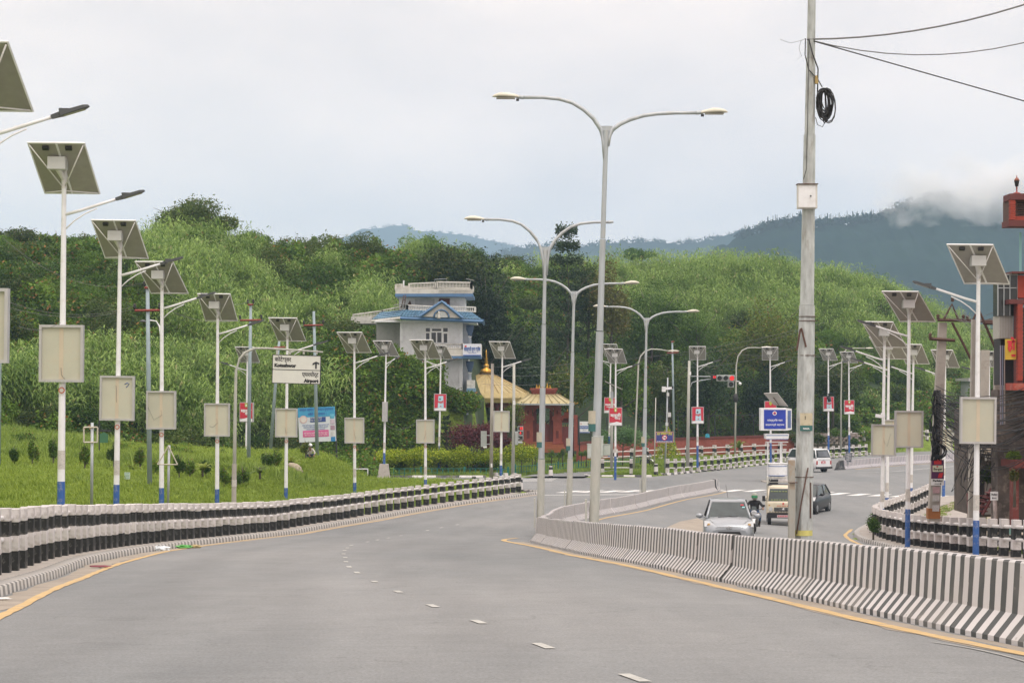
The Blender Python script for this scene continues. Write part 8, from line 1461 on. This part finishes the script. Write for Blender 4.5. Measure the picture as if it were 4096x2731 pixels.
for n in 'lr': E += [('chest', 'sh' + n), ('sh' + n, 'el' + n), ('el' + n, 'wr' + n), ('pelvis', 'hip' + n), ('hip' + n, 'kn' + n), ('kn' + n, 'an' + n), ('an' + n, 'toe' + n)]
b = figure(root, J, E, {k: (0 if k[:2] in ('ch', 'sh', 'el') else 1 if k[:2] in ('pe', 'hi', 'kn') else 2) for k in J}, [mat('pale_shirt', (.55, .52, .45), .85), jean, skin]); hands(b, [((-.12, -.45, .33), (0, -1, 0)), ((.12, -.45, .33), (0, -1, 0))]); m = MB(); m.ball((0, -.12, .98), .125, 10, 6, (1, 1.1, .8)); m.box((0, -.28, .95), (.18, .14, .02)); m.build('cap', white, root)
# boulder
rs = np.random.default_rng(4); mb = MB(); mb.ball((0, 0, 0), 1, 18, 12); vv = np.array(mb.v); nn = fnoise(vv[:, 0] * 3, vv[:, 1] * 3 + vv[:, 2] * 2, 4, 1.0, 2) * .12 + fnoise(vv[:, 2] * 9, vv[:, 0] * 9, 2, 1, 5) * .03; vv *= (1 + nn)[:, None]; vv *= np.array([.42, .36, .34]); vv[:, 2] += -vv[:, 0] * .45; mb.v = [tuple(v) for v in vv]
xx, dd_ = XS(1180, 107), 107; o = mb.build('boulder', mat('tan_boulder', (.36, .31, .23), .95, var=.25, vs=4, bump=.6, bs=10, dirt=(.15, .13, .1), dirt_s=5, dirt_a=.6)); o.location = (xx, dd_, max(ZS(1877, dd_), g(xx, dd_) + .12)); tag(o, 'tan boulder lying on the grass bank right of the fifth solar light', 'boulder')
# litter
def crumple(name, label, p, s, col, seed, cat='litter', tr=0.0, sc_=(1, 1, .5), lift=0):
    rs = np.random.default_rng(seed); mb = MB(); mb.ball((0, 0, 0), 1, 12, 8); vv = np.array(mb.v); vv *= (1 + .28 * rs.normal(size=(len(vv), 1)).clip(-1.2, 1.2)); vv *= np.array(sc_) * s; vv[:, 2] = np.maximum(vv[:, 2], -s * .3); mb.v = [tuple(v) for v in vv]; mb.sm = [False] * len(mb.f); o = mb.build(name, mat('litter_%s' % (str(col)), col, .5, var=.15, vs=10)); o.location = Vector(p) + Vector((0, 0, s * .3 + lift)); tag(o, label, cat); return o
q = onroad(628, 2202); crumple('plastic_bag', 'left of two crumpled white plastic bags against the left kerb', q, .15, (.62, .66, .68), 1); q = onroad(660, 2200); crumple('plastic_bag', 'right of two crumpled white plastic bags against the left kerb', q, .14, (.66, .70, .72), 2)
q = onroad(735, 2193); crumple('plastic_bag', 'flattened green plastic litter at the left kerb', q, .18, (.12, .42, .10), 3, sc_=(1.3, .6, .25)); q = onroad(775, 2191); crumple('wrapper', 'tan and yellow wrapper beside the green litter', q, .15, (.45, .36, .18), 4, sc_=(1.2, .6, .3))
q = onroad(400, 2272); crumple('cloth', 'maroon cloth strip lying by the yellow line', q, .13, (.20, .02, .04), 5, sc_=(1.7, .5, .15)); q = onroad(140, 2328); crumple('styrofoam_piece', 'white foam chunk near the kerb at the left', q, .07, (.75, .75, .72), 6, sc_=(1.4, .8, .6)); q = onroad(5, 2370); crumple('paper', 'white crumpled paper at the left edge of the frame', q, .08, (.72, .72, .70), 7); q = onroad(8, 2400); crumple('paper', 'flat white scrap at the lower left edge', q, .09, (.70, .70, .68), 8, sc_=(1.3, .8, .1))
for i, (x, col, lb_) in enumerate(((1472, (.7, .7, .7), 'white scrap on the grass before the side road'), (1487, (.6, .2, .12), 'orange scrap on the grass before the side road'), (1508, (.72, .70, .68), 'white bottle litter on the grass before the side road'), (1555, (.25, .55, .68), 'pale blue bag on the grass before the side road'))):
    d2 = 120; xx = XS(x, d2); crumple('litter_piece', lb_, (xx, d2, g(xx, d2) + .03), .14 if i > 1 else .09, col, 20 + i, sc_=(1.3, .7, .5))
q = onroad(3480, 2158); crumple('plastic_bag', 'blue plastic scrap under the bush at the right railing corner', q, .10, (.02, .22, .45), 31, sc_=(1.4, .7, .35)); q = P(3766, 2030, 76); crumple('sack', 'cream sack leaning on the railing by the concrete pole', (q.x, q.y, g(q.x, q.y)), .2, (.55, .50, .38), 32, sc_=(.8, .6, 1.2)); q = P(2829, 1750, 203); crumple('plastic_bag', 'blue plastic bag caught above the terracotta wall', (q.x, 203, q.z), .3, (.03, .30, .42), 33, sc_=(.7, .4, 1))
# low mist clinging to the mountain top
for i, (x, y, w, h_) in enumerate(() and ((3760, 838, 190, 22), (3990, 815, 210, 24), (4160, 830, 180, 30), (3840, 800, 160, 20))):
    s1 = 1600 / F; mb = MB(); mb.ball((0, 0, 0), 1, 20, 12); o = mb.build('mountain_mist', [MATS.get('mist') or MATS.setdefault('mist', bpy.data.materials.new('mist'))]); o.location = P(x, y, 1600); o.scale = (w * s1, 60, h_ * s1); o['kind'] = 'stuff'
xx = XS(3900, 1700); mb = MB(); mb.box((0, 0, 0), (200, 130, 60)); o = mb.build('mountain_mist', [bpy.data.materials.new('mist')]); o.location = (XS(3990, 1680), 1680, ZS(772, 1680)); o['kind'] = 'stuff'; MATS['mist'] = o.data.materials[0]
mm = MATS['mist']; mm.use_nodes = True; t = mm.node_tree; t.nodes.clear(); oo = N(t, 'ShaderNodeOutputMaterial'); pv = N(t, 'ShaderNodeVolumePrincipled'); pv.inputs['Color'].default_value = (1, 1, 1, 1); 
tc_ = N(t, 'ShaderNodeTexCoord'); nn_ = N(t, 'ShaderNodeTexNoise'); nn_.inputs['Scale'].default_value = .035; nn_.inputs['Detail'].default_value = 7; t.links.new(tc_.outputs['Object'], nn_.inputs['Vector']); ml = N(t, 'ShaderNodeVectorMath', operation='MULTIPLY'); ml.inputs[1].default_value = (1 / 100, 1 / 65, 1 / 30); t.links.new(tc_.outputs['Object'], ml.inputs[0]); ln_ = N(t, 'ShaderNodeVectorMath', operation='LENGTH'); t.links.new(ml.outputs[0], ln_.inputs[0])
m1 = N(t, 'ShaderNodeMath', operation='SUBTRACT'); m1.inputs[0].default_value = 1.0; t.links.new(ln_.outputs['Value'], m1.inputs[1]); m2 = N(t, 'ShaderNodeMath', operation='MULTIPLY_ADD'); t.links.new(nn_.outputs['Fac'], m2.inputs[0]); m2.inputs[1].default_value = 3.4; m2.inputs[2].default_value = -1.75; m3 = N(t, 'ShaderNodeMath', operation='ADD'); t.links.new(m1.outputs[0], m3.inputs[0]); t.links.new(m2.outputs[0], m3.inputs[1]); m4 = N(t, 'ShaderNodeMath', operation='MULTIPLY', use_clamp=True); t.links.new(m3.outputs[0], m4.inputs[0]); m4.inputs[1].default_value = 1.0; m5 = N(t, 'ShaderNodeMath', operation='MULTIPLY'); t.links.new(m4.outputs[0], m5.inputs[0]); m5.inputs[1].default_value = .06; t.links.new(m5.outputs[0], pv.inputs['Density']); t.links.new(pv.outputs[0], oo.inputs['Volume'])
